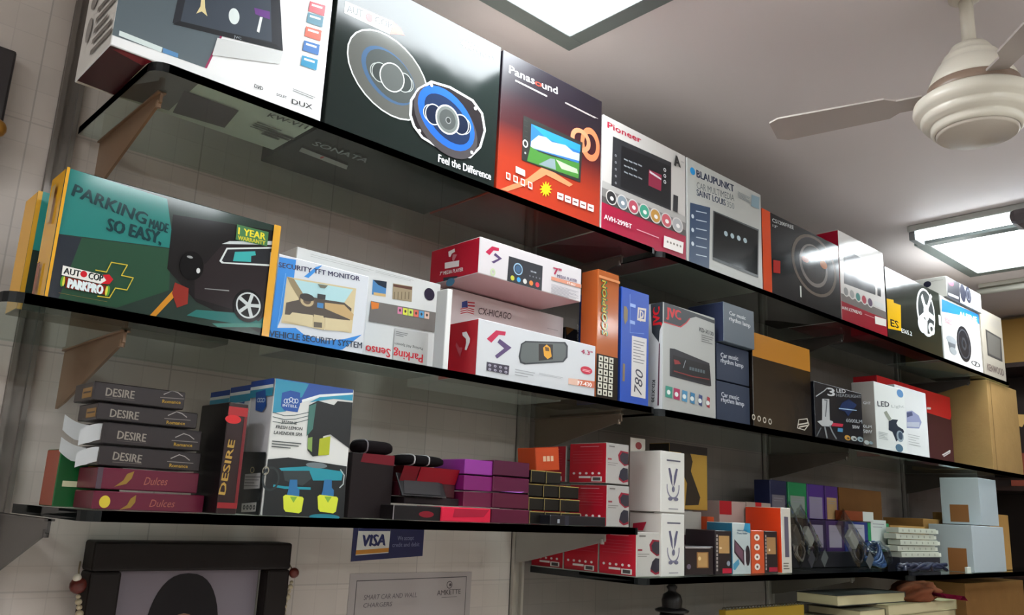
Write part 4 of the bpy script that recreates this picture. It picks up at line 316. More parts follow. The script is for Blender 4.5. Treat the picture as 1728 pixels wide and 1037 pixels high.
carton('car_alarm_box', 'tall orange foil carton with dark icon grid at its foot', 'box', None, 1.2430, 1.3084, 1.1080, 0.0450, 0.2225, 0.4830, 'a85a2c', 'foil', {'L': 'a85226', 'B': '3a2a20', 'T': 'b06030'}, [['icon_grid','F',((1,'p','2b2622',((0.0,0.0),(0.0654,0.0),(0.0654,0.0873),(0.0,0.0873))),(2,'p','d2cfc0',((0.0052,0.0065),(0.0177,0.0065),(0.0177,0.0177),(0.0052,0.0177))),(3,'p','3a3632',((0.0085,0.0091),(0.0137,0.0091),(0.0137,0.0141),(0.0085,0.0141))),(4,'p','d2cfc0',((0.0209,0.0065),(0.0333,0.0065),(0.0333,0.0177),(0.0209,0.0177))),(5,'p','3a3632',((0.0242,0.0091),(0.0294,0.0091),(0.0294,0.0141),(0.0242,0.0141))),(6,'p','d2cfc0',((0.0366,0.0065),(0.049,0.0065),(0.049,0.0177),(0.0366,0.0177))),(7,'p','3a3632',((0.0399,0.0091),(0.0451,0.0091),(0.0451,0.0141),(0.0399,0.0141))),(8,'p','d2cfc0',((0.0052,0.0198),(0.0177,0.0198),(0.0177,0.031),(0.0052,0.031))),(9,'p','3a3632',((0.0085,0.0224),(0.0137,0.0224),(0.0137,0.0274),(0.0085,0.0274))),(10,'p','d2cfc0',((0.0209,0.0198),(0.0333,0.0198),(0.0333,0.031),(0.0209,0.031))),(11,'p','3a3632',((0.0242,0.0224),(0.0294,0.0224),(0.0294,0.0274),(0.0242,0.0274))),(12,'p','d2cfc0',((0.0366,0.0198),(0.049,0.0198),(0.049,0.031),(0.0366,0.031))),(13,'p','3a3632',((0.0399,0.0224),(0.0451,0.0224),(0.0451,0.0274),(0.0399,0.0274))),(14,'p','d2cfc0',((0.0052,0.0331),(0.0177,0.0331),(0.0177,0.0443),(0.0052,0.0443))),(15,'p','3a3632',((0.0085,0.0357),(0.0137,0.0357),(0.0137,0.0406),(0.0085,0.0406))),(16,'p','d2cfc0',((0.0209,0.0331),(0.0333,0.0331),(0.0333,0.0443),(0.0209,0.0443))),(17,'p','3a3632',((0.0242,0.0357),(0.0294,0.0357),(0.0294,0.0406),(0.0242,0.0406))),(18,'p','d2cfc0',((0.0366,0.0331),(0.049,0.0331),(0.049,0.0443),(0.0366,0.0443))),(19,'p','3a3632',((0.0399,0.0357),(0.0451,0.0357),(0.0451,0.0406),(0.0399,0.0406))),(20,'p','d2cfc0',((0.0052,0.0464),(0.0177,0.0464),(0.0177,0.0576),(0.0052,0.0576))),(21,'p','3a3632',((0.0085,0.049),(0.0137,0.049),(0.0137,0.0539),(0.0085,0.0539))),(22,'p','d2cfc0',((0.0209,0.0464),(0.0333,0.0464),(0.0333,0.0576),(0.0209,0.0576))),(23,'p','3a3632',((0.0242,0.049),(0.0294,0.049),(0.0294,0.0539),(0.0242,0.0539))),(24,'p','d2cfc0',((0.0366,0.0464),(0.049,0.0464),(0.049,0.0576),(0.0366,0.0576))),(25,'p','3a3632',((0.0399,0.049),(0.0451,0.049),(0.0451,0.0539),(0.0399,0.0539))),(26,'p','d2cfc0',((0.0052,0.0597),(0.0177,0.0597),(0.0177,0.0709),(0.0052,0.0709))),(27,'p','3a3632',((0.0085,0.0623),(0.0137,0.0623),(0.0137,0.0672),(0.0085,0.0672))),(28,'p','d2cfc0',((0.0209,0.0597),(0.0333,0.0597),(0.0333,0.0709),(0.0209,0.0709))),(29,'p','3a3632',((0.0242,0.0623),(0.0294,0.0623),(0.0294,0.0672),(0.0242,0.0672))),(30,'p','d2cfc0',((0.0366,0.0597),(0.049,0.0597),(0.049,0.0709),(0.0366,0.0709))),(31,'p','3a3632',((0.0399,0.0623),(0.0451,0.0623),(0.0451,0.0672),(0.0399,0.0672))),(32,'p','d2cfc0',((0.0052,0.0729),(0.0177,0.0729),(0.0177,0.0841),(0.0052,0.0841))),(33,'p','3a3632',((0.0085,0.0755),(0.0137,0.0755),(0.0137,0.0805),(0.0085,0.0805))),(34,'p','d2cfc0',((0.0209,0.0729),(0.0333,0.0729),(0.0333,0.0841),(0.0209,0.0841))),(35,'p','3a3632',((0.0242,0.0755),(0.0294,0.0755),(0.0294,0.0805),(0.0242,0.0805))),(36,'p','d2cfc0',((0.0366,0.0729),(0.049,0.0729),(0.049,0.0841),(0.0366,0.0841))),(37,'p','3a3632',((0.0399,0.0755),(0.0451,0.0755),(0.0451,0.0805),(0.0399,0.0805))))],['lettering#37','F',((38,'t','1f6a4a','SCORPION',0.0307,0.1269,0.1113,0.0183,1.6193,0.02,0.1),)],['lettering#38','F',((39,'t','c8a83a','SCORPION',0.0267,0.1269,0.1113,0.011,1.6193,0.01,0.1),)],['foil_stripe','F',((40,'p','d08a5a',((0.0,0.2423),(0.0654,0.2423),(0.0654,0.2475),(0.0,0.2475))),)]], rot=0, flaps=False, tab=0)
carton('wiper_blade_box', 'tall narrow blue carton with white price label', 'box', None, 1.3175, 1.4078, 1.1080, 0.1200, 0.2225, 0.4624, '1f4aa8', 'satin', {'L': '173a86', 'B': '24304a', 'T': '2f5ab8'}, [['price_label','F',((1,'p','c9c6c4',((0.0339,0.1413),(0.0824,0.1428),(0.08,0.0158),(0.0329,0.016))),(2,'l','6a6a70',0.0386,0.085,0.0755,0.1354,8,0.25))],['handwriting','F',((3,'t','2a2a3a','780',0.0666,0.019,0.0508,0.0253,1.471,-0.005,0.2),)],['logo_square','F',((4,'p','c9c0b8',((0.0519,0.2052),(0.0798,0.2076),(0.0778,0.1783),(0.0495,0.1769))),(5,'p','1f3f90',((0.0561,0.2011),(0.075,0.2024),(0.0729,0.1832),(0.054,0.1827))),(6,'t','c9c0b8','p',0.0587,0.1844,0.0118,0.0155,-0.0075,0.02,0))],['cut_out','F',((7,'p','7a6a4a',((0.0064,0.199),(0.0144,0.1994),(0.0191,0.192),(0.0184,0.1712),(0.0107,0.1604),(0.0058,0.1745))),(8,'p','7a6a4a',((0.0057,0.0791),(0.0125,0.0787),(0.0121,0.043),(0.0055,0.0428))))],['small_print#8','F',((9,'l','8aa4d8',0.0253,0.1514,0.0441,0.2236,2,0.2),)],['outline','F',((10,'p','6a8acc',((0.0261,0.2281),(0.0278,0.1462),(0.026,0.1459),(0.0244,0.2277))),(11,'p','6a8acc',((0.0263,0.147),(0.073,0.1524),(0.0728,0.1512),(0.0261,0.1458))))]], rot=0, flaps=False, tab=0)
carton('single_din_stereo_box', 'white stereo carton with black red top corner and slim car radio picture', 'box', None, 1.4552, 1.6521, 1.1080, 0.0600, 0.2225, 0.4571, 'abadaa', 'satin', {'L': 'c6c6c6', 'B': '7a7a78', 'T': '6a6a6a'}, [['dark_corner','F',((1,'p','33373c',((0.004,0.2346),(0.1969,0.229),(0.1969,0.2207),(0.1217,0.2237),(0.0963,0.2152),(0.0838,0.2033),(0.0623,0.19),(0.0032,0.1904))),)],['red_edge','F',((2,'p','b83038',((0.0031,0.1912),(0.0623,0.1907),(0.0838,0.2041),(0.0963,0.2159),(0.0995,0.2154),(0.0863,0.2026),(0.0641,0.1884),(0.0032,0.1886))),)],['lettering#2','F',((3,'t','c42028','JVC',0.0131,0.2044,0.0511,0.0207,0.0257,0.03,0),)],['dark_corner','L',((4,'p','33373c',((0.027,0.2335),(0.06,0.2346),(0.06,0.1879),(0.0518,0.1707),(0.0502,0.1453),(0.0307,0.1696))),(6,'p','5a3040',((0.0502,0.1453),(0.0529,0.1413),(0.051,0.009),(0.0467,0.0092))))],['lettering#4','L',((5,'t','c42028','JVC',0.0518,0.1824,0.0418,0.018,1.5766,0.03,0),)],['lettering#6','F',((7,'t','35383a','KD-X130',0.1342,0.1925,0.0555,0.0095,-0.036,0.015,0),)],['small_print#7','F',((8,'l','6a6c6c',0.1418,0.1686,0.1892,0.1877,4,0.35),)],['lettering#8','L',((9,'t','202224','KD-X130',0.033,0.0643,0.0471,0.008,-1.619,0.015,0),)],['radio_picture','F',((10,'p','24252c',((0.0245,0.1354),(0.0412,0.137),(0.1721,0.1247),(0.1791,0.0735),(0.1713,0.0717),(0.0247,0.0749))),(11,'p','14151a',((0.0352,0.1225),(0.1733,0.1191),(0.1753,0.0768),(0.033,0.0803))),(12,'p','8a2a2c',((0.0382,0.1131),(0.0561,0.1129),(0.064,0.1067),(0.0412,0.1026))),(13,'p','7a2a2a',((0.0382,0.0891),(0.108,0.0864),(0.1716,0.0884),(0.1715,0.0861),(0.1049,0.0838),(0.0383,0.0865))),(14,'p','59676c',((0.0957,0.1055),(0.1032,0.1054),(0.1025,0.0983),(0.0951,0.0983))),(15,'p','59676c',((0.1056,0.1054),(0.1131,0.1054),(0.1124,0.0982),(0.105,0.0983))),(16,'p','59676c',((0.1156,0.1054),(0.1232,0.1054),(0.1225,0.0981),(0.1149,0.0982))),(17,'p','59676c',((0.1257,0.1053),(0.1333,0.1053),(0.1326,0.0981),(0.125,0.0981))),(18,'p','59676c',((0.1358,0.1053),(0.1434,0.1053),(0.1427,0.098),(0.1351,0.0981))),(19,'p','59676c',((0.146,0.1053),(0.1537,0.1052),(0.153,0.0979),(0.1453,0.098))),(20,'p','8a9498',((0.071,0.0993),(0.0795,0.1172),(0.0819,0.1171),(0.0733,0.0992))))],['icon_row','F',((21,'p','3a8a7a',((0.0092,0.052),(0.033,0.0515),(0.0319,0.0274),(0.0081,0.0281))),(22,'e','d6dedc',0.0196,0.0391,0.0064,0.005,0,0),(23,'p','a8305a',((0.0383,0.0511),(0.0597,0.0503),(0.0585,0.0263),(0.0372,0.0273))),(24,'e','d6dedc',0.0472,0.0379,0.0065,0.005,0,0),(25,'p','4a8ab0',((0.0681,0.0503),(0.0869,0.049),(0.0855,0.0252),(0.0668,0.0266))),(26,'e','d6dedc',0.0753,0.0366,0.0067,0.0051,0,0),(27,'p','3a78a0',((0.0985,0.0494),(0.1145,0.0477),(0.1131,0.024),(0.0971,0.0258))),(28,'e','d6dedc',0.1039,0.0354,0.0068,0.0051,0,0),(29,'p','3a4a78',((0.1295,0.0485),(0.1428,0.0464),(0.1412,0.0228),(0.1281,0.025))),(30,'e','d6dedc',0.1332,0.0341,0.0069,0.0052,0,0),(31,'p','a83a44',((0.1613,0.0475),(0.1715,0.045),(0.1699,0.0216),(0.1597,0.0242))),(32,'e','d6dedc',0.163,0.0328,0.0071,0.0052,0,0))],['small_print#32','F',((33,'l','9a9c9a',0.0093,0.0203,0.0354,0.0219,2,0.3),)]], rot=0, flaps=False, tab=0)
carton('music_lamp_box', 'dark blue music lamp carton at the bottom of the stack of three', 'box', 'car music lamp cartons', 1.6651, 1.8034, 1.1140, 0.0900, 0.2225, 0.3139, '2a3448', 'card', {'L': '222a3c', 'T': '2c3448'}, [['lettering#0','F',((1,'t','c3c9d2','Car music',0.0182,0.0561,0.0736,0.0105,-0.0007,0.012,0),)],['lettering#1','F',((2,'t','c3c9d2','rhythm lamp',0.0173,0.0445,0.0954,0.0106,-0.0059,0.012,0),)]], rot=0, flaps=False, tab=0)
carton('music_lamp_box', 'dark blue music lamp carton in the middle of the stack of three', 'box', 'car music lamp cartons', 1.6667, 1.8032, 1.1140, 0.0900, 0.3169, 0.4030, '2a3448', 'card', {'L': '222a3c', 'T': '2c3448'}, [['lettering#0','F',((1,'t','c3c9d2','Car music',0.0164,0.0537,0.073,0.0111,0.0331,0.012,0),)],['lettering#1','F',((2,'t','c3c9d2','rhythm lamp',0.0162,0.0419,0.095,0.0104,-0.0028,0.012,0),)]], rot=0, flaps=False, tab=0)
carton('music_lamp_box', 'topmost music lamp carton, pushed forward, its catch of light painted as a paler colour', 'box', 'car music lamp cartons', 1.6752, 1.8073, 1.1000, 0.1000, 0.4060, 0.5010, '55606a', 'satin', {'L': '2a3048', 'T': '3a4450'}, [['lettering#0','F',((1,'t','d3d9dc','Car music',0.0247,0.0675,0.0696,0.0092,-0.0053,0.012,0),)],['lettering#1','F',((2,'t','d3d9dc','rhythm lamp',0.023,0.0536,0.0913,0.0101,-0.023,0.012,0),)]], rot=0, flaps=False, tab=0)  # paler base than its twins, with the light put into the colour
carton('amplifier_box', 'brown and black carton in crinkled clear film wrap', 'box', None, 1.8100, 2.0900, 1.1080, 0.1000, 0.2225, 0.4525, '17110d', 'wrap', {'T': 'a8702a', 'B': '2a2018'}, [['tan_band','F',((1,'p','b87c2c',((0.0,0.1702),(0.28,0.1702),(0.28,0.23),(0.0,0.23))),)],['icon_row','F',((2,'e','b8b2a4',-0.0009,0.0214,0.0073,0.0072,0.6,0),(3,'e','b8b2a4',0.0232,0.0203,0.0074,0.0072,0.6,0),(4,'e','b8b2a4',0.0477,0.0193,0.0076,0.0073,0.6,0),(5,'e','b8b2a4',0.0726,0.0182,0.0077,0.0073,0.6,0))],['round_mark','F',((6,'p','c9c4b8',((0.2096,0.0382),(0.2555,0.0453),(0.2558,0.0432),(0.2098,0.0361))),(7,'p','c9c4b8',((0.2556,0.0453),(0.264,0.0295),(0.2598,0.0285),(0.2514,0.0443))),(8,'p','c9c4b8',((0.2642,0.0301),(0.2396,0.0122),(0.2364,0.0132),(0.2609,0.031))),(9,'p','c9c4b8',((0.24,0.0123),(0.2011,0.0146),(0.2024,0.0167),(0.2414,0.0145))),(10,'p','c9c4b8',((0.201,0.0147),(0.2096,0.0383),(0.2137,0.0384),(0.2051,0.0147))),(11,'p','c9c4b8',((0.2058,0.0256),(0.2597,0.0358),(0.2606,0.0325),(0.2067,0.0224))),(12,'p','c9c4b8',((0.2111,0.0198),(0.2548,0.0289),(0.256,0.0257),(0.2123,0.0166))))]], rot=0, flaps=False, tab=0)
carton('led_headlight_box', 'black headlight bulb carton with silver bulb, standing at shelf front', 'box', 'black headlight bulb cartons', 2.1073, 2.3803, 1.1080, 0.0300, 0.2225, 0.3714, '0c0f18', 'satin', {'B': '20222a', 'T': '2a3038'}, [['logo','F',((1,'t','c8ccd0','3',0.0738,0.119,0.0401,0.0212,0.0762,0.03,0),(2,'p','aab0b4',((0.0065,0.1094),(0.0564,0.1316),(0.0592,0.1298),(0.0092,0.1076))),(3,'p','aab0b4',((0.0525,0.1297),(0.0698,0.14),(0.0735,0.1386),(0.0562,0.1283))))],['lettering#3','F',((4,'t','c3c9ce','LED',0.1243,0.134,0.0529,0.01,0.0841,0.015,0),)],['lettering#4','F',((5,'t','8d949a','HEADLIGHT',0.1215,0.1222,0.1495,0.0081,0.0901,0.015,0),)],['bulb_picture','F',((6,'p','b4b8ba',((0.0408,0.1063),(0.08,0.11),(0.0789,0.0527),(0.0951,0.0518),(0.0973,0.0468),(0.0775,0.0357),(0.0349,0.0328),(0.0097,0.043),(0.0362,0.0488))),(7,'p','5a6066',((0.0524,0.1061),(0.07,0.1064),(0.0687,0.1037),(0.0512,0.1034))),(8,'p','5a6066',((0.0702,0.1063),(0.058,0.0598),(0.0527,0.0595),(0.0649,0.1059))),(9,'p','7d8488',((0.0801,0.0393),(0.0944,0.0224),(0.0873,0.0203),(0.073,0.0372))),(10,'p','7d8488',((0.0918,0.0249),(0.1149,0.0063),(0.108,0.0039),(0.085,0.0225))),(11,'p','6a7074',((0.0306,0.0277),(0.0057,0.0028),(0.0003,0.0037),(0.0251,0.0285))),(12,'p','7d8488',((0.0516,0.0352),(0.0637,0.0035),(0.0553,0.0019),(0.0433,0.0335))))],['blue_glow','F',((13,'p','142c58',((0.1526,0.1085),(0.1939,0.1237),(0.2395,0.1131),(0.2141,0.0938),(0.1833,0.0743),(0.1674,0.086),(0.1311,0.0873))),(14,'p','9ab8d8',((0.1325,0.0921),(0.2377,0.0982),(0.2367,0.0954),(0.1316,0.0893))))],['red_mark','F',((15,'p','b82a44',((0.0947,0.0478),(0.1528,0.0502),(0.1492,0.0419),(0.0857,0.0378))),)],['blue_mark','F',((16,'p','4a86b0',((0.1209,0.036),(0.1505,0.0378),(0.1478,0.0275),(0.1184,0.0263))),)],['small_bulbs','F',((17,'e','b88a3a',0.1747,0.0146,0.0172,0.007,0,0),(18,'e','2a2c30',0.1785,0.0136,0.008,0.0027,0,0),(19,'e','a8b0b0',0.2119,0.0158,0.0176,0.007,0,0),(20,'e','2a2c30',0.2159,0.0148,0.0082,0.0027,0,0),(21,'e','8aa0a8',0.25,0.017,0.0179,0.0071,0,0),(22,'e','2a2c30',0.254,0.016,0.0084,0.0027,0,0))],['lettering#22','F',((23,'t','9aa2a8','6000LM',0.1703,0.0573,0.0961,0.0097,0.0616,0.015,0),)],['lettering#23','F',((24,'t','b4babe','50W',0.2061,0.0437,0.0428,0.0087,0.0459,0.02,0),)]], rot=0, flaps=False, tab=0)
carton('led_headlight_box', 'black headlight bulb carton, the one peeking out behind its twin', 'box', 'black headlight bulb cartons', 2.2073, 2.4490, 1.1400, 0.0450, 0.2225, 0.3694, '0c0f18', 'satin', {'B': '20222a'}, [['lettering#0','F',((1,'t','b4babe','GHT',0.2511,0.1302,0.0497,0.0078,0.0808,0.015,0),)],['lettering#1','F',((2,'t','b4babe','0LM',0.2446,0.0603,0.053,0.0086,0.0594,0.015,0),)],['lettering#2','F',((3,'t','b4babe','50W',0.2429,0.0447,0.0554,0.01,0.0518,0.015,0),)],['small_bulbs','F',((4,'e','a8b0b0',0.2604,0.0186,0.0157,0.0063,0,0),(5,'e','8aa0a8',0.2887,0.0199,0.0128,0.0046,0,0))]], rot=0, flaps=False, tab=0)
carton('led_bulb_box', 'white bulb carton with blue dot and black headlight bulb picture', 'box', None, 2.5088, 2.7195, 1.1280, 0.0700, 0.2225, 0.4266, 'd3d8d6', 'card', {'L': 'a8a49e', 'T': 'b4b0aa'}, [['blue_dot','F',((1,'e','5a86b4',0.1801,0.1889,0.0238,0.0125,0,0),)],['lettering#1','F',((2,'t','2a2e3a','LED',0.0175,0.1307,0.0803,0.0152,0.0882,0.02,0),)],['lettering#2','F',((3,'t','a8b0b0','Light',0.1122,0.1371,0.0921,0.0083,0.1062,0.012,0),)],['bulb_picture','F',((4,'p','8d9488',((0.0562,0.1166),(0.0755,0.1235),(0.1076,0.1024),(0.0896,0.0926))),(5,'p','1f2838',((0.0862,0.0929),(0.1143,0.1017),(0.1544,0.1043),(0.1403,0.0924),(0.1495,0.0844),(0.1868,0.0776),(0.1928,0.0707),(0.1325,0.0355),(0.1091,0.0628),(0.0828,0.0662))),(6,'e','8a9aa4',0.1612,0.0543,0.0254,0.0175,0,0),(7,'e','39485a',0.1642,0.0561,0.0155,0.0121,0,0),(8,'e','4a6a80',0.1506,0.0179,0.0266,0.0119,0,0))],['small_print#8','F',((9,'l','9aa2a2',0.013,0.0335,0.0752,0.0566,5,0.35),)]], rot=0, flaps=False, tab=0)
carton('led_bulb_box', 'white bulb carton with round fan picture, right of the blue dot one', 'box', None, 2.7225, 2.9634, 1.1580, 0.0600, 0.2225, 0.4479, 'cfd2d2', 'card', {'T': 'b4b0aa'}, [['fan_picture','F',((1,'p','8a90b0',((0.0791,0.1466),(0.121,0.1544),(0.1725,0.1441),(0.1924,0.1237),(0.1695,0.1007),(0.0734,0.093))),(2,'p','4a5070',((0.0786,0.1434),(0.1204,0.1505),(0.1262,0.1391),(0.08,0.1279))),(3,'p','a8aebc',((0.0777,0.1121),(0.1767,0.1221),(0.1703,0.1056),(0.0756,0.0979))))],['small_print#3','F',((4,'l','a8acac',0.08,0.0392,0.1713,0.0781,5,0.25),)]], rot=0, flaps=False, tab=0)
carton('speaker_wire_box', 'red topped dark carton with pale slash mark, leaning on cardboard box', 'box', None, 2.7425, 3.3514, 1.2230, 0.0800, 0.2225, 0.4855, '3a1420', 'satin', {'T': 'a81a20', 'L': 'b01a24'}, [['red_top','F',((1,'p','c41a22',((0.0,0.163),(0.3349,0.1841),(0.5967,0.1788),(0.6089,0.1946),(0.6089,0.263),(0.0,0.263))),)],['slash_mark','F',((2,'p','c9c4c4',((0.498,0.0442),(0.5727,0.0659),(0.5783,0.062),(0.5034,0.0404))),(3,'p','c9c4c4',((0.5079,0.0394),(0.5727,0.059),(0.5769,0.0563),(0.512,0.0367))))],['pale_mark','F',((4,'p','d8d0d0',((0.3911,0.2021),(0.4254,0.205),(0.4241,0.1972),(0.3898,0.194))),)]], rot=0, flaps=False, tab=0)
carton('perfume_box', 'maroon flat carton at the bottom of the left stack, yellow round sticker', 'box', 'stack of flat perfume cartons', 0.3603, 0.5030, 1.1500, 0.0750, -0.0210, 0.0016, '5e0c2a', 'satin', {}, [['round_sticker','F',((1,'e','c8b030',0.0145,0.0095,0.0066,0.0076,0,0),)],['leaf_logo','F',((2,'p','8a6a24',((0.0331,0),(0.0422,0.0065),(0.0456,0.0146),(0.0518,0.0194),(0.0519,0.0103),(0.0472,0.0033))),)],['lettering#2','F',((3,'t','9a5a4a','Dulces',0.0701,0.0052,0.0322,0.0093,0.0213,0,0.25),)]], rot=0, flaps=False, tab=0)
carton('perfume_box', 'maroon flat carton, second from the bottom of the left stack', 'box', 'stack of flat perfume cartons', 0.3611, 0.4917, 1.1500, 0.0750, 0.0041, 0.0304, '5e0c2a', 'satin', {}, [['leaf_logo','F',((1,'p','8a6a24',((0.0225,0.0033),(0.0325,0.0118),(0.0359,0.02),(0.0445,0.024),(0.0424,0.0146),(0.0366,0.0074))),)],['lettering#1','F',((2,'t','9a5a4a','Dulces',0.0584,0.0074,0.0296,0.0098,0.0367,0,0.25),)],['grey_strip','F',((3,'p','4a3a44',((0.0,0.0),(0.0065,0.0),(0.0065,0.0263),(0.0,0.0263))),)]], rot=0, flaps=False, tab=0)
carton('perfume_box', 'brown flat carton, third from the bottom, its end flaps open', 'box', 'stack of flat perfume cartons', 0.3595, 0.4911, 1.1500, 0.0750, 0.0329, 0.0574, '271f21', 'satin', {}, [['end_print','L',((1,'p','8a6428',((0.0338,0.0037),(0.0712,0.0037),(0.0712,0.0172),(0.0338,0.0172))),(2,'p','2a1c14',((0.0375,0.0098),(0.0675,0.0098),(0.0675,0.0123),(0.0375,0.0123))))],['lettering#2','F',((3,'t','8a8178','DESIRE',0.017,0.0078,0.0357,0.01,-0.0459,0.012,0),)],['small_print#3','F',((4,'l','6a5f5c',0.0173,0.0043,0.0541,0.0055,1,0.45),)],['mountain_logo','F',((5,'p','9a9290',((0.0901,0.0151),(0.1012,0.0211),(0.1019,0.02),(0.0907,0.014))),(6,'p','9a9290',((0.1008,0.021),(0.1095,0.019),(0.1092,0.0178),(0.1005,0.0199))),(7,'p','9a9290',((0.1087,0.0193),(0.1165,0.0144),(0.1158,0.0134),(0.1081,0.0183))),(8,'p','7a7270',((0.0861,0.0109),(0.1216,0.0109),(0.1217,0.0099),(0.0862,0.0099))))],['lettering#8','F',((9,'t','b08a2a','Romance',0.0899,0.0035,0.0247,0.0043,0.0077,0.01,0),)]], rot=0, flaps=True, tab=0)
carton('perfume_box', 'brown flat carton, fourth from the bottom, white end flaps spread open', 'box', 'stack of flat perfume cartons', 0.3593, 0.4882, 1.1500, 0.0750, 0.0599, 0.0869, '271f21', 'satin', {}, [['end_print','L',((1,'p','8a6428',((0.0338,0.0041),(0.0712,0.0041),(0.0712,0.0189),(0.0338,0.0189))),(2,'p','2a1c14',((0.0375,0.0108),(0.0675,0.0108),(0.0675,0.0135),(0.0375,0.0135))))],['lettering#2','F',((3,'t','8a8178','DESIRE',0.0188,0.0074,0.0359,0.0101,-0.03,0.012,0),)],['small_print#3','F',((4,'l','6a5f5c',0.0191,0.0045,0.0562,0.0051,1,0.45),)],['mountain_logo','F',((5,'p','9a9290',((0.0925,0.016),(0.1037,0.0223),(0.1044,0.0212),(0.0931,0.0149))),(6,'p','9a9290',((0.1033,0.0222),(0.112,0.0202),(0.1118,0.0191),(0.103,0.021))),(7,'p','9a9290',((0.1113,0.0205),(0.1191,0.0157),(0.1184,0.0147),(0.1107,0.0195))),(8,'p','7a7270',((0.0885,0.0117),(0.1243,0.0123),(0.1244,0.0113),(0.0886,0.0107))))],['lettering#8','F',((9,'t','b08a2a','Romance',0.0923,0.0042,0.0249,0.0043,0.0239,0.01,0),)]], rot=0, flaps=True, tab=0)
carton('perfume_box', 'brown flat carton, second from the top of the left stack', 'box', 'stack of flat perfume cartons', 0.3492, 0.4795, 1.1500, 0.0750, 0.0894, 0.1105, '271f21', 'satin', {}, [['end_print','L',((1,'p','8a6428',((0.0338,0.0032),(0.0712,0.0032),(0.0712,0.0147),(0.0338,0.0147))),(2,'p','2a1c14',((0.0375,0.0084),(0.0675,0.0084),(0.0675,0.0105),(0.0375,0.0105))))],['lettering#2','F',((3,'t','8a8178','DESIRE',0.016,0.0044,0.0356,0.0101,-0.0143,0.012,0),)],['small_print#3','F',((4,'l','6a5f5c',0.0164,0.0022,0.053,0.0022,1,0.45),)],['mountain_logo','F',((5,'p','9a9290',((0.0889,0.0142),(0.1001,0.0207),(0.1007,0.0197),(0.0896,0.0132))),(6,'p','9a9290',((0.0996,0.0207),(0.1083,0.0189),(0.108,0.0177),(0.0994,0.0195))),(7,'p','9a9290',((0.1076,0.0191),(0.1153,0.0144),(0.1146,0.0134),(0.1069,0.0181))),(8,'p','7a7270',((0.085,0.0098),(0.1204,0.011),(0.1205,0.0101),(0.0851,0.0089))))],['lettering#8','F',((9,'t','b08a2a','Romance',0.0888,0.0025,0.0246,0.0043,0.0403,0.01,0),)]], rot=0, flaps=False, tab=0)
carton('perfume_box', 'topmost brown flat carton of the left stack', 'box', 'stack of flat perfume cartons', 0.3407, 0.4585, 1.1500, 0.0750, 0.1130, 0.1366, '271f21', 'satin', {}, [['end_print','L',((1,'p','8a6428',((0.0338,0.0035),(0.0712,0.0035),(0.0712,0.0165),(0.0338,0.0165))),(2,'p','2a1c14',((0.0375,0.0095),(0.0675,0.0095),(0.0675,0.0118),(0.0375,0.0118))))],['lettering#2','F',((3,'t','8a8178','DESIRE',0.0155,0.0067,0.0354,0.0102,0.0012,0.012,0),)],['small_print#3','F',((4,'l','6a5f5c',0.0158,0.0044,0.0523,0.005,1,0.45),)],['mountain_logo','F',((5,'p','9a9290',((0.088,0.0177),(0.099,0.0236),(0.0997,0.0234),(0.0887,0.0167))),(6,'p','9a9290',((0.0986,0.0236),(0.1072,0.0226),(0.107,0.0214),(0.0984,0.0231))),(7,'p','9a9290',((0.1065,0.0229),(0.1142,0.0183),(0.1136,0.0172),(0.1059,0.0219))),(8,'p','7a7270',((0.0841,0.0132),(0.1178,0.015),(0.1178,0.014),(0.0842,0.0123))))],['lettering#8','F',((9,'t','b08a2a','Romance',0.0879,0.0058,0.0245,0.0044,0.0564,0.01,0),)]], rot=0, flaps=False, tab=0)
carton('tea_box', 'small green and orange carton behind the maroon cartons', 'box', None, 0.3380, 0.4200, 1.2350, 0.0600, -0.0210, 0.0530, '14582a', 'satin', {'L': '8a3214'}, [['side_print','F',((1,'p','d8d4b0',((0.0082,0.0259),(0.0574,0.0259),(0.0574,0.0333),(0.0082,0.0333))),(2,'p','d0c040',((0.0369,0.0518),(0.0492,0.0518),(0.0492,0.0592),(0.0369,0.0592))))]], rot=0, flaps=False, tab=0)
carton('perfume_box', 'black and red carton standing upright with vertical gold lettering', 'box', None, 0.5060, 0.5340, 1.1150, 0.0900, -0.0210, 0.1273, '220709', 'satin', {'L': '0e0b0c', 'T': '2a1214'}, [['red_band','F',((1,'p','a01a20',((0.0,0.1305),(0.028,0.1305),(0.028,0.1424),(0.0,0.1424))),(2,'p','8a141c',((0.0,0.0074),(0.028,0.0074),(0.028,0.0148),(0.0,0.0148))),(3,'e','c81a20',0.0079,0.1253,0.0114,0.0059,0,0),(4,'p','6a1018',((0.0238,0.0148),(0.028,0.0148),(0.028,0.1305),(0.0238,0.1305))))],['lettering#4','F',((5,'t','a8843a','DESIRE',0.0089,0.0251,0.0722,0.009,1.4997,0.025,0),)]], rot=0, flaps=False, tab=0)
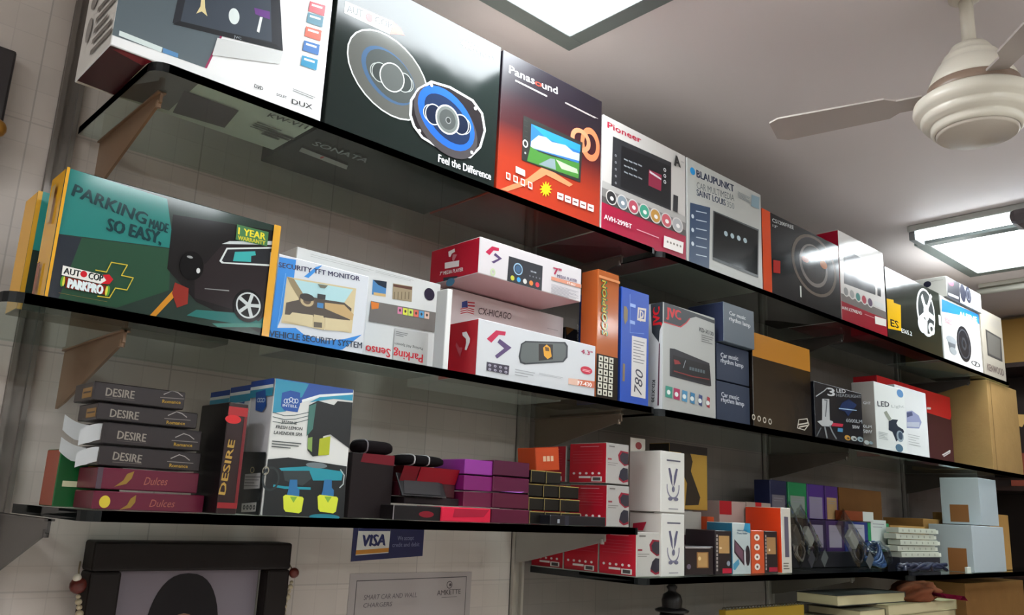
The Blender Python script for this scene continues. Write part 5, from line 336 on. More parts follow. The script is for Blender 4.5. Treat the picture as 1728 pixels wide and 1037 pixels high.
carton('air_freshener_box', 'tall blue and white carton with car dashboard and yellow perfume bottles picture', 'box', 'air freshener cartons', 0.5700, 0.7011, 1.1150, 0.0700, -0.0210, 0.1685, 'd6d6d2', 'satin', {'L': 'cfccd0', 'T': '1f3f8a', 'B': '2a2a2a'}, [['blue_band','F',((1,'p','2a4f9a',((0,0.1895),(0.1291,0.1895),(0.1297,0.1782),(0.0724,0.1752),(0.0449,0.1602),(0.021,0.146),(0.001,0.14))),(2,'p','2f8aa8',((0,0.1888),(0.0533,0.1884),(0.044,0.1678),(0.0224,0.1575),(0.0211,0.1447),(0.001,0.14))),(3,'p','e0e6e6',((0.0444,0.164),(0.0724,0.1752),(0.129,0.1849),(0.129,0.1822),(0.0729,0.1713),(0.0449,0.1602))),(4,'p','2a90b0',((0.0729,0.1713),(0.129,0.1822),(0.1293,0.1728),(0.0969,0.1716),(0.0734,0.1661),(0.0563,0.1615))))],['crest_logo','F',((5,'p','1f4f9a',((0.012,0.1702),(0.0246,0.1751),(0.0404,0.1738),(0.0419,0.156),(0.0394,0.1454),(0.0182,0.1456),(0.012,0.1513))),(6,'e','c9d4e0',0.0189,0.1591,0.003,0.0035,0.7,0),(7,'e','c9d4e0',0.023,0.1596,0.0031,0.0035,0.7,0),(8,'e','c9d4e0',0.027,0.1621,0.0031,0.0035,0.7,0),(9,'e','c9d4e0',0.0314,0.1606,0.0031,0.0035,0.7,0),(10,'e','c9d4e0',0.0356,0.1611,0.0031,0.0035,0.7,0),(11,'t','d0d8e0','INTELL',0.0148,0.1511,0.023,0.0035,0.0254,0.012,0))],['bottle_picture','F',((12,'p','17191b',((0.0567,0.1577),(0.0705,0.1658),(0.0979,0.1624),(0.1033,0.1691),(0.1296,0.1701),(0.1311,0.1011),(0.0965,0.119),(0.085,0.1153),(0.0793,0.0866),(0.0707,0.0847),(0.0612,0.0929))),(13,'p','3f6f66',((0.0569,0.1564),(0.068,0.1616),(0.0664,0.1239),(0.0575,0.1128))),(14,'p','a8b020',((0.079,0.1109),(0.0968,0.1164),(0.0974,0.0893),(0.0793,0.0866))),(15,'p','7d9a50',((0.0597,0.1105),(0.0671,0.1124),(0.0686,0.0909),(0.0609,0.0954))))],['wavy_lines','F',((16,'p','4a5a5a',((0.0005,0.1418),(0.0197,0.1386),(0.0194,0.1376),(0.0003,0.1408))),(17,'p','4a5a5a',((0.0186,0.1386),(0.036,0.1413),(0.0362,0.1403),(0.0188,0.1376))),(18,'p','4a5a5a',((0.0351,0.1411),(0.0582,0.1481),(0.0585,0.1471),(0.0354,0.1401))),(19,'p','4a5a5a',((0.0012,0.1354),(0.0203,0.1332),(0.0201,0.1322),(0.0011,0.1344))),(20,'p','4a5a5a',((0.0192,0.1331),(0.0367,0.1358),(0.0369,0.1348),(0.0194,0.1321))),(21,'p','4a5a5a',((0.0357,0.1355),(0.0587,0.143),(0.0591,0.142),(0.0361,0.1346))),(22,'p','4a5a5a',((0.002,0.1289),(0.0209,0.1277),(0.0208,0.1267),(0.0019,0.128))),(23,'p','4a5a5a',((0.0199,0.1277),(0.0373,0.1302),(0.0375,0.1292),(0.0201,0.1267))),(24,'p','4a5a5a',((0.0363,0.13),(0.0593,0.1379),(0.0597,0.137),(0.0367,0.1291))))],['lettering#24','F',((25,'t','2a3030','JASMINE',0.0154,0.1277,0.0241,0.0038,-0.0041,0.012,0),)],['lettering#25','F',((26,'t','2a3030','FRESH LEMON',0.0076,0.1192,0.0413,0.0045,0.0229,0.015,0.15),)],['lettering#26','F',((27,'t','2a3030','LAVENDER SPA',0.0053,0.1111,0.0445,0.0045,0.024,0.015,0.15),)],['small_print#27','F',((28,'l','4a5050',0.004,0.092,0.0498,0.1031,3,0.4),)],['dashboard_picture','F',((29,'p','191c1e',((0.0006,0.0758),(0.0314,0.0806),(0.1286,0.0747),(0.1311,0),(0.0016,0))),(30,'p','1f8a9a',((0.0195,0.0649),(0.0609,0.0702),(0.1234,0.0666),(0.1217,0.0536),(0.0745,0.0509),(0.0674,0.0631),(0.0227,0.0615))),(31,'p','30383a',((0.0254,0.0616),(0.0673,0.0643),(0.0714,0.0533),(0.0583,0.0426),(0.0297,0.0484))),(32,'e','6a7478',0.0779,0.0726,0.0175,0.004,0,0),(33,'e','1f7a8a',0.099,0.0007,0.0252,0.004,0,0),(34,'p','b0b8b8',((0.1188,0.0698),(0.1266,0.0615),(0.1252,0.0606),(0.1174,0.0689))),(35,'p','b0b8b8',((0.1263,0.0621),(0.1261,0.048),(0.1243,0.048),(0.1245,0.0622))),(36,'p','b0b8b8',((0.1264,0.0486),(0.12,0.0422),(0.1186,0.0433),(0.125,0.0496))),(37,'p','1f8a9a',((0.0129,0.0421),(0.0325,0.0403),(0.0323,0.0369),(0.0127,0.0388))),(38,'p','1f8a9a',((0.0292,0.0404),(0.0715,0.0412),(0.0718,0.0377),(0.0294,0.037))),(39,'e','2a3032',0.0078,0.0496,0.0134,0.0169,0.8,0))],['perfume_picture#548','F',((40,'p','2a6a9a',((0.0372,0.0501),(0.0489,0.0507),(0.0502,0.0397),(0.0539,0.0362),(0.0544,0.0276),(0.0348,0.0279),(0.0366,0.0366))),(41,'p','d0d83a',((0.0295,0.0265),(0.0328,0.0291),(0.0595,0.0273),(0.062,0.0249),(0.0604,0.0069),(0.0565,0.0044),(0.0355,0.0061),(0.0323,0.0097))),(42,'p','7aa83a',((0.0399,0.0269),(0.0516,0.027),(0.0464,0.0187))))],['perfume_picture#742','F',((43,'p','2a6a9a',((0.0924,0.0532),(0.1048,0.0539),(0.106,0.0425),(0.11,0.0389),(0.1103,0.03),(0.0896,0.0304),(0.0916,0.0393))),(44,'p','d0d83a',((0.0839,0.0289),(0.0874,0.0315),(0.1158,0.0298),(0.1184,0.0273),(0.1165,0.0088),(0.1123,0.0061),(0.09,0.0079),(0.0867,0.0115))),(45,'p','7aa83a',((0.095,0.0294),(0.1074,0.0294),(0.1018,0.0208))))],['blue_band','L',((46,'p','24489a',((0.0,0.181),(0.07,0.181),(0.07,0.1895),(0.0,0.1895))),(47,'p','dfe4e4',((0.0,0.1763),(0.07,0.1763),(0.07,0.181),(0.0,0.181))),(48,'p','2a90b0',((0.0,0.1649),(0.07,0.1649),(0.07,0.1763),(0.0,0.1763))))],['crest_logo#2','L',((49,'p','1f4f9a',((0.0186,0.1722),(0.048,0.1746),(0.0552,0.1507),(0.0449,0.1424),(0.0239,0.1461))),(50,'e','c9d4e0',0.0298,0.1604,0.005,0.0031,0.7,0),(51,'e','c9d4e0',0.0375,0.1599,0.0049,0.0031,0.7,0),(52,'e','c9d4e0',0.0452,0.1594,0.0049,0.0031,0.7,0))],['dashboard_side','L',((53,'p','1d2022',((0.0,0.0),(0.07,0.0),(0.07,0.0853),(0.0,0.0872))),(61,'e','b8aa80',0.0361,0.0609,0.0065,0.0045,0.7,0),(62,'e','c8c2b0',0.0764,0.06,0.0102,0.0058,0.7,0))],['barcode_sticker','L',((54,'p','b8b4b4',((0.0146,0.0552),(0.0615,0.0569),(0.0634,0.0359),(0.0156,0.034))),(55,'l','6a6668',0.0161,0.0371,0.0621,0.0534,4,0.3))],['icon_sticker','L',((56,'p','c3bfbc',((0.0151,0.0143),(0.0591,0.0171),(0.0595,0.0047),(0.0161,0.0021))),(57,'e','3a3838',0.0236,0.0092,0.0038,0.0034,0.4,0),(58,'e','3a3838',0.0338,0.0094,0.0037,0.0034,0.4,0),(59,'e','3a3838',0.044,0.0097,0.0037,0.0034,0.4,0),(60,'e','3a3838',0.054,0.01,0.0037,0.0033,0.4,0))]], rot=0, flaps=False, tab=0)
carton('air_freshener_box', 'blue and white carton directly behind the dashboard picture carton', 'box', 'air freshener cartons', 0.5720, 0.6991, 1.1910, 0.0700, -0.0210, 0.1655, 'd6d6d2', 'satin', {'L': 'cfccd0', 'T': '1f3f8a'}, [['blue_band','L',((1,'p','24489a',((0.0,0.1782),(0.07,0.1782),(0.07,0.1865),(0.0,0.1865))),(2,'p','dfe4e4',((0.0,0.1735),(0.07,0.1735),(0.07,0.1782),(0.0,0.1782))),(3,'p','2a90b0',((0.0,0.1623),(0.07,0.1623),(0.07,0.1735),(0.0,0.1735))))],['crest_logo','L',((4,'p','1f4f9a',((0.0175,0.1604),(0.0525,0.1623),(0.0525,0.1343),(0.035,0.125),(0.0175,0.1343))),)]], rot=0, flaps=False, tab=0)
carton('air_freshener_box', 'rearmost blue and white carton, glimpsed behind its twins', 'box', 'air freshener cartons', 0.5740, 0.6991, 1.2670, 0.0700, -0.0210, 0.1635, 'd6d6d2', 'satin', {'L': 'cfccd0', 'T': '1f3f8a'}, [['blue_band','L',((1,'p','24489a',((0.0,0.1762),(0.07,0.1762),(0.07,0.1845),(0.0,0.1845))),(2,'p','dfe4e4',((0.0,0.1716),(0.07,0.1716),(0.07,0.1762),(0.0,0.1762))),(3,'p','2a90b0',((0.0,0.1606),(0.07,0.1606),(0.07,0.1716),(0.0,0.1716))))],['crest_logo','L',((4,'p','1f4f9a',((0.0175,0.1587),(0.0525,0.1606),(0.0525,0.1329),(0.035,0.1236),(0.0175,0.1329))),)]], rot=0, flaps=False, tab=0)
carton('gadget_box', 'big black carton with dark red shoulder beside the dashboard carton', 'box', 'red and magenta gadget cartons', 0.7331, 0.8130, 1.1550, 0.1200, -0.0210, 0.0781, '160a0c', 'card', {'T': '6a1020'}, [['red_shoulder','F',((1,'p','6a0c1c',((0.016,0.0852),(0.0798,0.0832),(0.0798,0.0991),(0.02,0.0991))),)]], rot=0, flaps=False, tab=0)
carton('gadget_box', 'small black carton lying flat under the tray, red smear on front', 'box', 'red and magenta gadget cartons', 0.7934, 0.8878, 1.1200, 0.1000, -0.0210, 0.0013, '120b0d', 'card', {}, [['red_mark','F',((1,'e','7a1020',0.0646,0.0098,0.0149,0.005,0,0),)],['grey_edge','F',((2,'p','b0a8a8',((0.0,0.0),(0.0009,0.0),(0.0009,0.0223),(0.0,0.0223))),)]], rot=0, flaps=False, tab=0)
carton('gadget_box', 'bright red open fronted carton at the shelf front', 'box', 'red and magenta gadget cartons', 0.8866, 0.9931, 1.1170, 0.0700, -0.0210, 0.0019, 'd01a3c', 'card', {'T': 'e0c8c0'}, [['dark_recess','F',((1,'p','a01230',((0.0234,0.0069),(0.0906,0.0092),(0.1034,0.0217),(0.0266,0.0206))),)]], rot=0, flaps=False, tab=0)  # darker red patch paints the shade inside the open front
carton('gadget_box', 'dark magenta carton at the bottom of the right hand column', 'box', 'red and magenta gadget cartons', 0.9969, 1.0863, 1.1190, 0.0900, -0.0210, 0.0024, '520c2a', 'card', {}, [], rot=0, flaps=False, tab=0)
carton('gadget_box', 'black carton under the tilted display tray', 'box', 'red and magenta gadget cartons', 0.8274, 0.9481, 1.1400, 0.0800, 0.0043, 0.0155, '1c1014', 'card', {}, [], rot=0, flaps=False, tab=0)
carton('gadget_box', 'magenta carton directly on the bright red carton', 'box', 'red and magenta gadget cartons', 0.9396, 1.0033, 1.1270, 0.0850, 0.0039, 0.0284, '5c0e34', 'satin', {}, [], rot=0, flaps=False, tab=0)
carton('gadget_box', 'magenta carton with violet sheen painted into its colour, second above the bright red one', 'box', 'red and magenta gadget cartons', 0.9388, 1.0026, 1.1270, 0.0850, 0.0309, 0.0554, '741660', 'satin', {}, [], rot=0, flaps=False, tab=0)  # violet sheen is mixed into the base colour
carton('gadget_box', 'magenta carton on top of its column, violet light painted into its colour', 'box', 'red and magenta gadget cartons', 0.9381, 1.0019, 1.1270, 0.0850, 0.0579, 0.0824, '8a308c', 'satin', {}, [], rot=0, flaps=False, tab=0)  # base colour carries the violet light
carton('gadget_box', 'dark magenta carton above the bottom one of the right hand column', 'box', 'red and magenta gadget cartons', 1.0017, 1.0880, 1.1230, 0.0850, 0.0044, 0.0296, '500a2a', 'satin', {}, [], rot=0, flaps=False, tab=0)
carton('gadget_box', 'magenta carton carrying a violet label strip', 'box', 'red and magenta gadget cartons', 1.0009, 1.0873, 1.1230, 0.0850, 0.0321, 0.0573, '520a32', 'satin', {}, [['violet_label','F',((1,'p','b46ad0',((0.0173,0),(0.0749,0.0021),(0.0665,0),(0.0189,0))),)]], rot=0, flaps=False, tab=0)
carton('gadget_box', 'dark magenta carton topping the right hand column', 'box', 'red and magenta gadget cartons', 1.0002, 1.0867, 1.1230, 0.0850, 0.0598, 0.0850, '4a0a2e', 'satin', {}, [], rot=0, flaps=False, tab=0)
carton('fragrance_box', 'small black gold edged carton, left of the bottom row of the brick like stack', 'box', 'small black gold edged cartons', 1.1061, 1.1435, 1.1390, 0.0800, -0.0210, 0.0015, '0e0b08', 'satin', {}, [['gold_edge','F',((1,'p','a08a4a',((0.0,0.0209),(0.0374,0.0209),(0.0374,0.0225),(0.0,0.0225))),(2,'p','a08a4a',((0.0,0.0),(0.0009,0.0),(0.0009,0.0209),(0.0,0.0209))))]], rot=0, flaps=False, tab=0)
carton('fragrance_box', 'small black gold edged carton, middle of the bottom row of the brick like stack', 'box', 'small black gold edged cartons', 1.1455, 1.1857, 1.1390, 0.0800, -0.0210, 0.0015, '0e0b08', 'satin', {}, [['gold_edge','F',((1,'p','a08a4a',((0.0,0.0209),(0.0402,0.0209),(0.0402,0.0225),(0.0,0.0225))),(2,'p','a08a4a',((0.0,0.0),(0.001,0.0),(0.001,0.0209),(0.0,0.0209))))]], rot=0, flaps=False, tab=0)
carton('fragrance_box', 'small black gold edged carton, right of the bottom row of the brick like stack', 'box', 'small black gold edged cartons', 1.1877, 1.2424, 1.1390, 0.0800, -0.0210, 0.0015, '0e0b08', 'satin', {}, [['gold_edge','F',((1,'p','a08a4a',((0.0,0.0209),(0.0547,0.0209),(0.0547,0.0225),(0.0,0.0225))),(2,'p','a08a4a',((0.0,0.0),(0.0014,0.0),(0.0014,0.0209),(0.0,0.0209))))]], rot=0, flaps=False, tab=0)
carton('fragrance_box', 'small black gold edged carton, left of the second row of the brick like stack', 'box', 'small black gold edged cartons', 1.1061, 1.1435, 1.1420, 0.0800, 0.0035, 0.0260, '0e0b08', 'satin', {}, [['gold_edge','F',((1,'p','a08a4a',((0.0,0.0209),(0.0374,0.0209),(0.0374,0.0225),(0.0,0.0225))),(2,'p','a08a4a',((0.0,0.0),(0.0009,0.0),(0.0009,0.0209),(0.0,0.0209))))]], rot=0, flaps=False, tab=0)
carton('fragrance_box', 'small black gold edged carton, middle of the second row of the brick like stack', 'box', 'small black gold edged cartons', 1.1455, 1.1857, 1.1420, 0.0800, 0.0035, 0.0260, '0e0b08', 'satin', {}, [['gold_edge','F',((1,'p','a08a4a',((0.0,0.0209),(0.0402,0.0209),(0.0402,0.0225),(0.0,0.0225))),(2,'p','a08a4a',((0.0,0.0),(0.001,0.0),(0.001,0.0209),(0.0,0.0209))))]], rot=0, flaps=False, tab=0)
carton('fragrance_box', 'small black gold edged carton, right of the second row of the brick like stack', 'box', 'small black gold edged cartons', 1.1877, 1.2424, 1.1420, 0.0800, 0.0035, 0.0260, '0e0b08', 'satin', {}, [['gold_edge','F',((1,'p','a08a4a',((0.0,0.0209),(0.0547,0.0209),(0.0547,0.0225),(0.0,0.0225))),(2,'p','a08a4a',((0.0,0.0),(0.0014,0.0),(0.0014,0.0209),(0.0,0.0209))))]], rot=0, flaps=False, tab=0)
carton('fragrance_box', 'small black gold edged carton, left of the third row of the brick like stack', 'box', 'small black gold edged cartons', 1.1061, 1.1435, 1.1450, 0.0800, 0.0280, 0.0505, '0e0b08', 'satin', {}, [['gold_edge','F',((1,'p','a08a4a',((0.0,0.0209),(0.0374,0.0209),(0.0374,0.0225),(0.0,0.0225))),(2,'p','a08a4a',((0.0,0.0),(0.0009,0.0),(0.0009,0.0209),(0.0,0.0209))))]], rot=0, flaps=False, tab=0)
carton('fragrance_box', 'small black gold edged carton, middle of the third row of the brick like stack', 'box', 'small black gold edged cartons', 1.1455, 1.1857, 1.1450, 0.0800, 0.0280, 0.0505, '0e0b08', 'satin', {}, [['gold_edge','F',((1,'p','a08a4a',((0.0,0.0209),(0.0402,0.0209),(0.0402,0.0225),(0.0,0.0225))),(2,'p','a08a4a',((0.0,0.0),(0.001,0.0),(0.001,0.0209),(0.0,0.0209))))]], rot=0, flaps=False, tab=0)
carton('fragrance_box', 'small black gold edged carton, right of the third row of the brick like stack', 'box', 'small black gold edged cartons', 1.1877, 1.2424, 1.1450, 0.0800, 0.0280, 0.0505, '0e0b08', 'satin', {}, [['gold_edge','F',((1,'p','a08a4a',((0.0,0.0209),(0.0547,0.0209),(0.0547,0.0225),(0.0,0.0225))),(2,'p','a08a4a',((0.0,0.0),(0.0014,0.0),(0.0014,0.0209),(0.0,0.0209))))]], rot=0, flaps=False, tab=0)
carton('fragrance_box', 'small black gold edged carton, left of the top row of the brick like stack', 'box', 'small black gold edged cartons', 1.1061, 1.1435, 1.1390, 0.0800, 0.0525, 0.0750, '0e0b08', 'satin', {}, [['gold_edge','F',((1,'p','a08a4a',((0.0,0.0209),(0.0374,0.0209),(0.0374,0.0225),(0.0,0.0225))),(2,'p','a08a4a',((0.0,0.0),(0.0009,0.0),(0.0009,0.0209),(0.0,0.0209))))]], rot=0, flaps=False, tab=0)
carton('fragrance_box', 'small black gold edged carton, middle of the top row of the brick like stack', 'box', 'small black gold edged cartons', 1.1455, 1.1857, 1.1390, 0.0800, 0.0525, 0.0750, '0e0b08', 'satin', {}, [['gold_edge','F',((1,'p','a08a4a',((0.0,0.0209),(0.0402,0.0209),(0.0402,0.0225),(0.0,0.0225))),(2,'p','a08a4a',((0.0,0.0),(0.001,0.0),(0.001,0.0209),(0.0,0.0209))))]], rot=0, flaps=False, tab=0)
carton('bulb_carton', 'orange carton with pale lettering tilted on top of the black stack', 'box', None, 1.1351, 1.1981, 1.1550, 0.0500, 0.0770, 0.1210, 'c8481a', 'satin', {}, [['pale_print','F',((1,'p','e0b898',((0.0189,0.0176),(0.0265,0.0176),(0.0265,0.0273),(0.0189,0.0273))),(2,'p','e0b898',((0.029,0.0176),(0.0365,0.0176),(0.0365,0.0273),(0.029,0.0273))),(3,'p','e0b898',((0.0391,0.0176),(0.0466,0.0176),(0.0466,0.0273),(0.0391,0.0273))))]], rot=-6, flaps=False, tab=0)
carton('headset_box', 'lower red and white headset carton at the shelf end', 'box', 'red and white headset cartons', 1.3020, 1.3702, 1.1250, 0.1000, -0.0210, 0.0585, 'aaa6a2', 'satin', {'L': 'b01428', 'B': '6a1018'}, [['headset_picture','F',((1,'p','8a1a30',((0.0341,0.0573),(0.0423,0.0668),(0.0661,0.0652),(0.0668,0.0398),(0.0546,0.0366),(0.0375,0.0461))),(2,'p','33303a',((0.0396,0.0557),(0.0477,0.0636),(0.0661,0.062),(0.0661,0.0414),(0.0546,0.0398),(0.0423,0.0461))),(3,'p','2a2a36',((0.0423,0.027),(0.0511,0.0334),(0.0648,0.0318),(0.0661,0.0111),(0.0511,0.0064),(0.0375,0.0143))),(4,'p','8a1a30',((0.0375,0.0143),(0.0511,0.0064),(0.0661,0.0111),(0.0661,0.0064),(0.0511,0.0032),(0.0375,0.0095))))],['small_print#4','F',((5,'p','8a3a44',((0.0034,0.0461),(0.015,0.0461),(0.015,0.0493),(0.0034,0.0493))),)],['small_print#5','F',((6,'p','7a7672',((0.0034,0.0398),(0.0341,0.0398),(0.0341,0.041),(0.0034,0.041))),)],['small_print#6','F',((7,'p','7a7672',((0.0034,0.0358),(0.0273,0.0358),(0.0273,0.037),(0.0034,0.037))),)],['small_print#7','F',((8,'p','6a6662',((0.0068,0.0716),(0.0239,0.0716),(0.0239,0.074),(0.0068,0.074))),)],['side_print','L',((9,'p','d8909a',((0.03,0.0716),(0.08,0.0716),(0.08,0.0728),(0.03,0.0728))),(10,'p','c05a68',((0.01,0.0398),(0.09,0.0398),(0.09,0.0403),(0.01,0.0403))),(11,'e','ece0e0',0.014,0.0191,0.0035,0.0024,0,0),(12,'p','c05a68',((0.01,0.0453),(0.09,0.0453),(0.09,0.0459),(0.01,0.0459))),(13,'e','ece0e0',0.031,0.0191,0.0035,0.0024,0,0),(14,'p','c05a68',((0.01,0.0509),(0.09,0.0509),(0.09,0.0515),(0.01,0.0515))),(15,'e','ece0e0',0.048,0.0191,0.0035,0.0024,0,0),(16,'p','c05a68',((0.01,0.0565),(0.09,0.0565),(0.09,0.057),(0.01,0.057))),(17,'e','ece0e0',0.065,0.0191,0.0035,0.0024,0,0),(18,'p','c05a68',((0.01,0.062),(0.09,0.062),(0.09,0.0626),(0.01,0.0626))),(19,'e','ece0e0',0.082,0.0191,0.0035,0.0024,0,0),(20,'p','e8e0de',((0.028,0.0095),(0.06,0.0095),(0.06,0.0135),(0.028,0.0135))))],['barcode','L',((21,'p','e6e0dc',((0.062,0.0032),(0.09,0.0032),(0.09,0.0127),(0.062,0.0127))),(22,'p','4a4444',((0.066,0.0048),(0.086,0.0048),(0.086,0.0111),(0.066,0.0111))))]], rot=0, flaps=False, tab=0)
carton('headset_box', 'upper red and white headset carton, stacked above its twin at the shelf end', 'box', 'red and white headset cartons', 1.2986, 1.3673, 1.1250, 0.1000, 0.0615, 0.1408, 'aaa6a2', 'satin', {'L': 'b81428', 'T': '8a7a78'}, [['headset_picture','F',((1,'p','8a1a30',((0.0343,0.0571),(0.0426,0.0666),(0.0666,0.065),(0.0673,0.0397),(0.0549,0.0365),(0.0378,0.046))),(2,'p','33303a',((0.0398,0.0555),(0.0481,0.0634),(0.0666,0.0619),(0.0666,0.0412),(0.0549,0.0397),(0.0426,0.046))),(3,'p','2a2a36',((0.0426,0.027),(0.0515,0.0333),(0.0652,0.0317),(0.0666,0.0111),(0.0515,0.0063),(0.0378,0.0143))),(4,'p','8a1a30',((0.0378,0.0143),(0.0515,0.0063),(0.0666,0.0111),(0.0666,0.0063),(0.0515,0.0032),(0.0378,0.0095))))],['small_print#4','F',((5,'p','8a3a44',((0.0034,0.046),(0.0151,0.046),(0.0151,0.0492),(0.0034,0.0492))),)],['small_print#5','F',((6,'p','7a7672',((0.0034,0.0397),(0.0343,0.0397),(0.0343,0.0408),(0.0034,0.0408))),)],['small_print#6','F',((7,'p','7a7672',((0.0034,0.0357),(0.0275,0.0357),(0.0275,0.0369),(0.0034,0.0369))),)],['small_print#7','F',((8,'p','6a6662',((0.0069,0.0714),(0.024,0.0714),(0.024,0.0738),(0.0069,0.0738))),)],['side_print','L',((9,'p','d8909a',((0.03,0.0714),(0.08,0.0714),(0.08,0.0726),(0.03,0.0726))),(10,'p','c05a68',((0.01,0.0397),(0.09,0.0397),(0.09,0.0402),(0.01,0.0402))),(11,'e','ece0e0',0.014,0.019,0.0035,0.0024,0,0),(12,'p','c05a68',((0.01,0.0452),(0.09,0.0452),(0.09,0.0458),(0.01,0.0458))),(13,'e','ece0e0',0.031,0.019,0.0035,0.0024,0,0),(14,'p','c05a68',((0.01,0.0508),(0.09,0.0508),(0.09,0.0513),(0.01,0.0513))),(15,'e','ece0e0',0.048,0.019,0.0035,0.0024,0,0),(16,'p','c05a68',((0.01,0.0563),(0.09,0.0563),(0.09,0.0569),(0.01,0.0569))),(17,'e','ece0e0',0.065,0.019,0.0035,0.0024,0,0),(18,'p','c05a68',((0.01,0.0619),(0.09,0.0619),(0.09,0.0624),(0.01,0.0624))),(19,'e','ece0e0',0.082,0.019,0.0035,0.0024,0,0),(20,'p','e8e0de',((0.028,0.0095),(0.06,0.0095),(0.06,0.0135),(0.028,0.0135))))],['barcode','L',((21,'p','e6e0dc',((0.062,0.0032),(0.09,0.0032),(0.09,0.0127),(0.062,0.0127))),(22,'p','4a4444',((0.066,0.0048),(0.086,0.0048),(0.086,0.0111),(0.066,0.0111))))]], rot=0, flaps=False, tab=0)
carton('headset_box', 'red headset carton further back on the upper shelf, under the bracket', 'box', 'red and white headset cartons', 1.2986, 1.3623, 1.2350, 0.1000, 0.0625, 0.1368, '8a8682', 'satin', {'L': 'a81428'}, [['headset_picture','F',((1,'p','8a1a30',((0.0318,0.0535),(0.0395,0.0624),(0.0617,0.0609),(0.0624,0.0372),(0.0509,0.0342),(0.035,0.0431))),(2,'p','33303a',((0.0369,0.052),(0.0446,0.0594),(0.0617,0.058),(0.0617,0.0386),(0.0509,0.0372),(0.0395,0.0431))),(3,'p','2a2a36',((0.0395,0.0253),(0.0477,0.0312),(0.0605,0.0297),(0.0617,0.0104),(0.0477,0.0059),(0.035,0.0134))),(4,'p','8a1a30',((0.035,0.0134),(0.0477,0.0059),(0.0617,0.0104),(0.0617,0.0059),(0.0477,0.003),(0.035,0.0089))))],['small_print#4','F',((5,'p','8a3a44',((0.0032,0.0431),(0.014,0.0431),(0.014,0.0461),(0.0032,0.0461))),)],['small_print#5','F',((6,'p','7a7672',((0.0032,0.0372),(0.0318,0.0372),(0.0318,0.0383),(0.0032,0.0383))),)],['small_print#6','F',((7,'p','7a7672',((0.0032,0.0334),(0.0255,0.0334),(0.0255,0.0346),(0.0032,0.0346))),)],['small_print#7','F',((8,'p','6a6662',((0.0064,0.0669),(0.0223,0.0669),(0.0223,0.0691),(0.0064,0.0691))),)],['side_print','L',((9,'p','d8909a',((0.03,0.0669),(0.08,0.0669),(0.08,0.068),(0.03,0.068))),(10,'p','c05a68',((0.01,0.0372),(0.09,0.0372),(0.09,0.0377),(0.01,0.0377))),(11,'e','ece0e0',0.014,0.0178,0.0035,0.0022,0,0),(12,'p','c05a68',((0.01,0.0424),(0.09,0.0424),(0.09,0.0429),(0.01,0.0429))),(13,'e','ece0e0',0.031,0.0178,0.0035,0.0022,0,0),(14,'p','c05a68',((0.01,0.0476),(0.09,0.0476),(0.09,0.0481),(0.01,0.0481))),(15,'e','ece0e0',0.048,0.0178,0.0035,0.0022,0,0),(16,'p','c05a68',((0.01,0.0528),(0.09,0.0528),(0.09,0.0533),(0.01,0.0533))),(17,'e','ece0e0',0.065,0.0178,0.0035,0.0022,0,0),(18,'p','c05a68',((0.01,0.058),(0.09,0.058),(0.09,0.0585),(0.01,0.0585))),(19,'e','ece0e0',0.082,0.0178,0.0035,0.0022,0,0),(20,'p','e8e0de',((0.028,0.0089),(0.06,0.0089),(0.06,0.0126),(0.028,0.0126))))],['barcode','L',((21,'p','e6e0dc',((0.062,0.003),(0.09,0.003),(0.09,0.0119),(0.062,0.0119))),(22,'p','4a4444',((0.066,0.0045),(0.086,0.0045),(0.086,0.0104),(0.066,0.0104))))]], rot=0, flaps=False, tab=0)
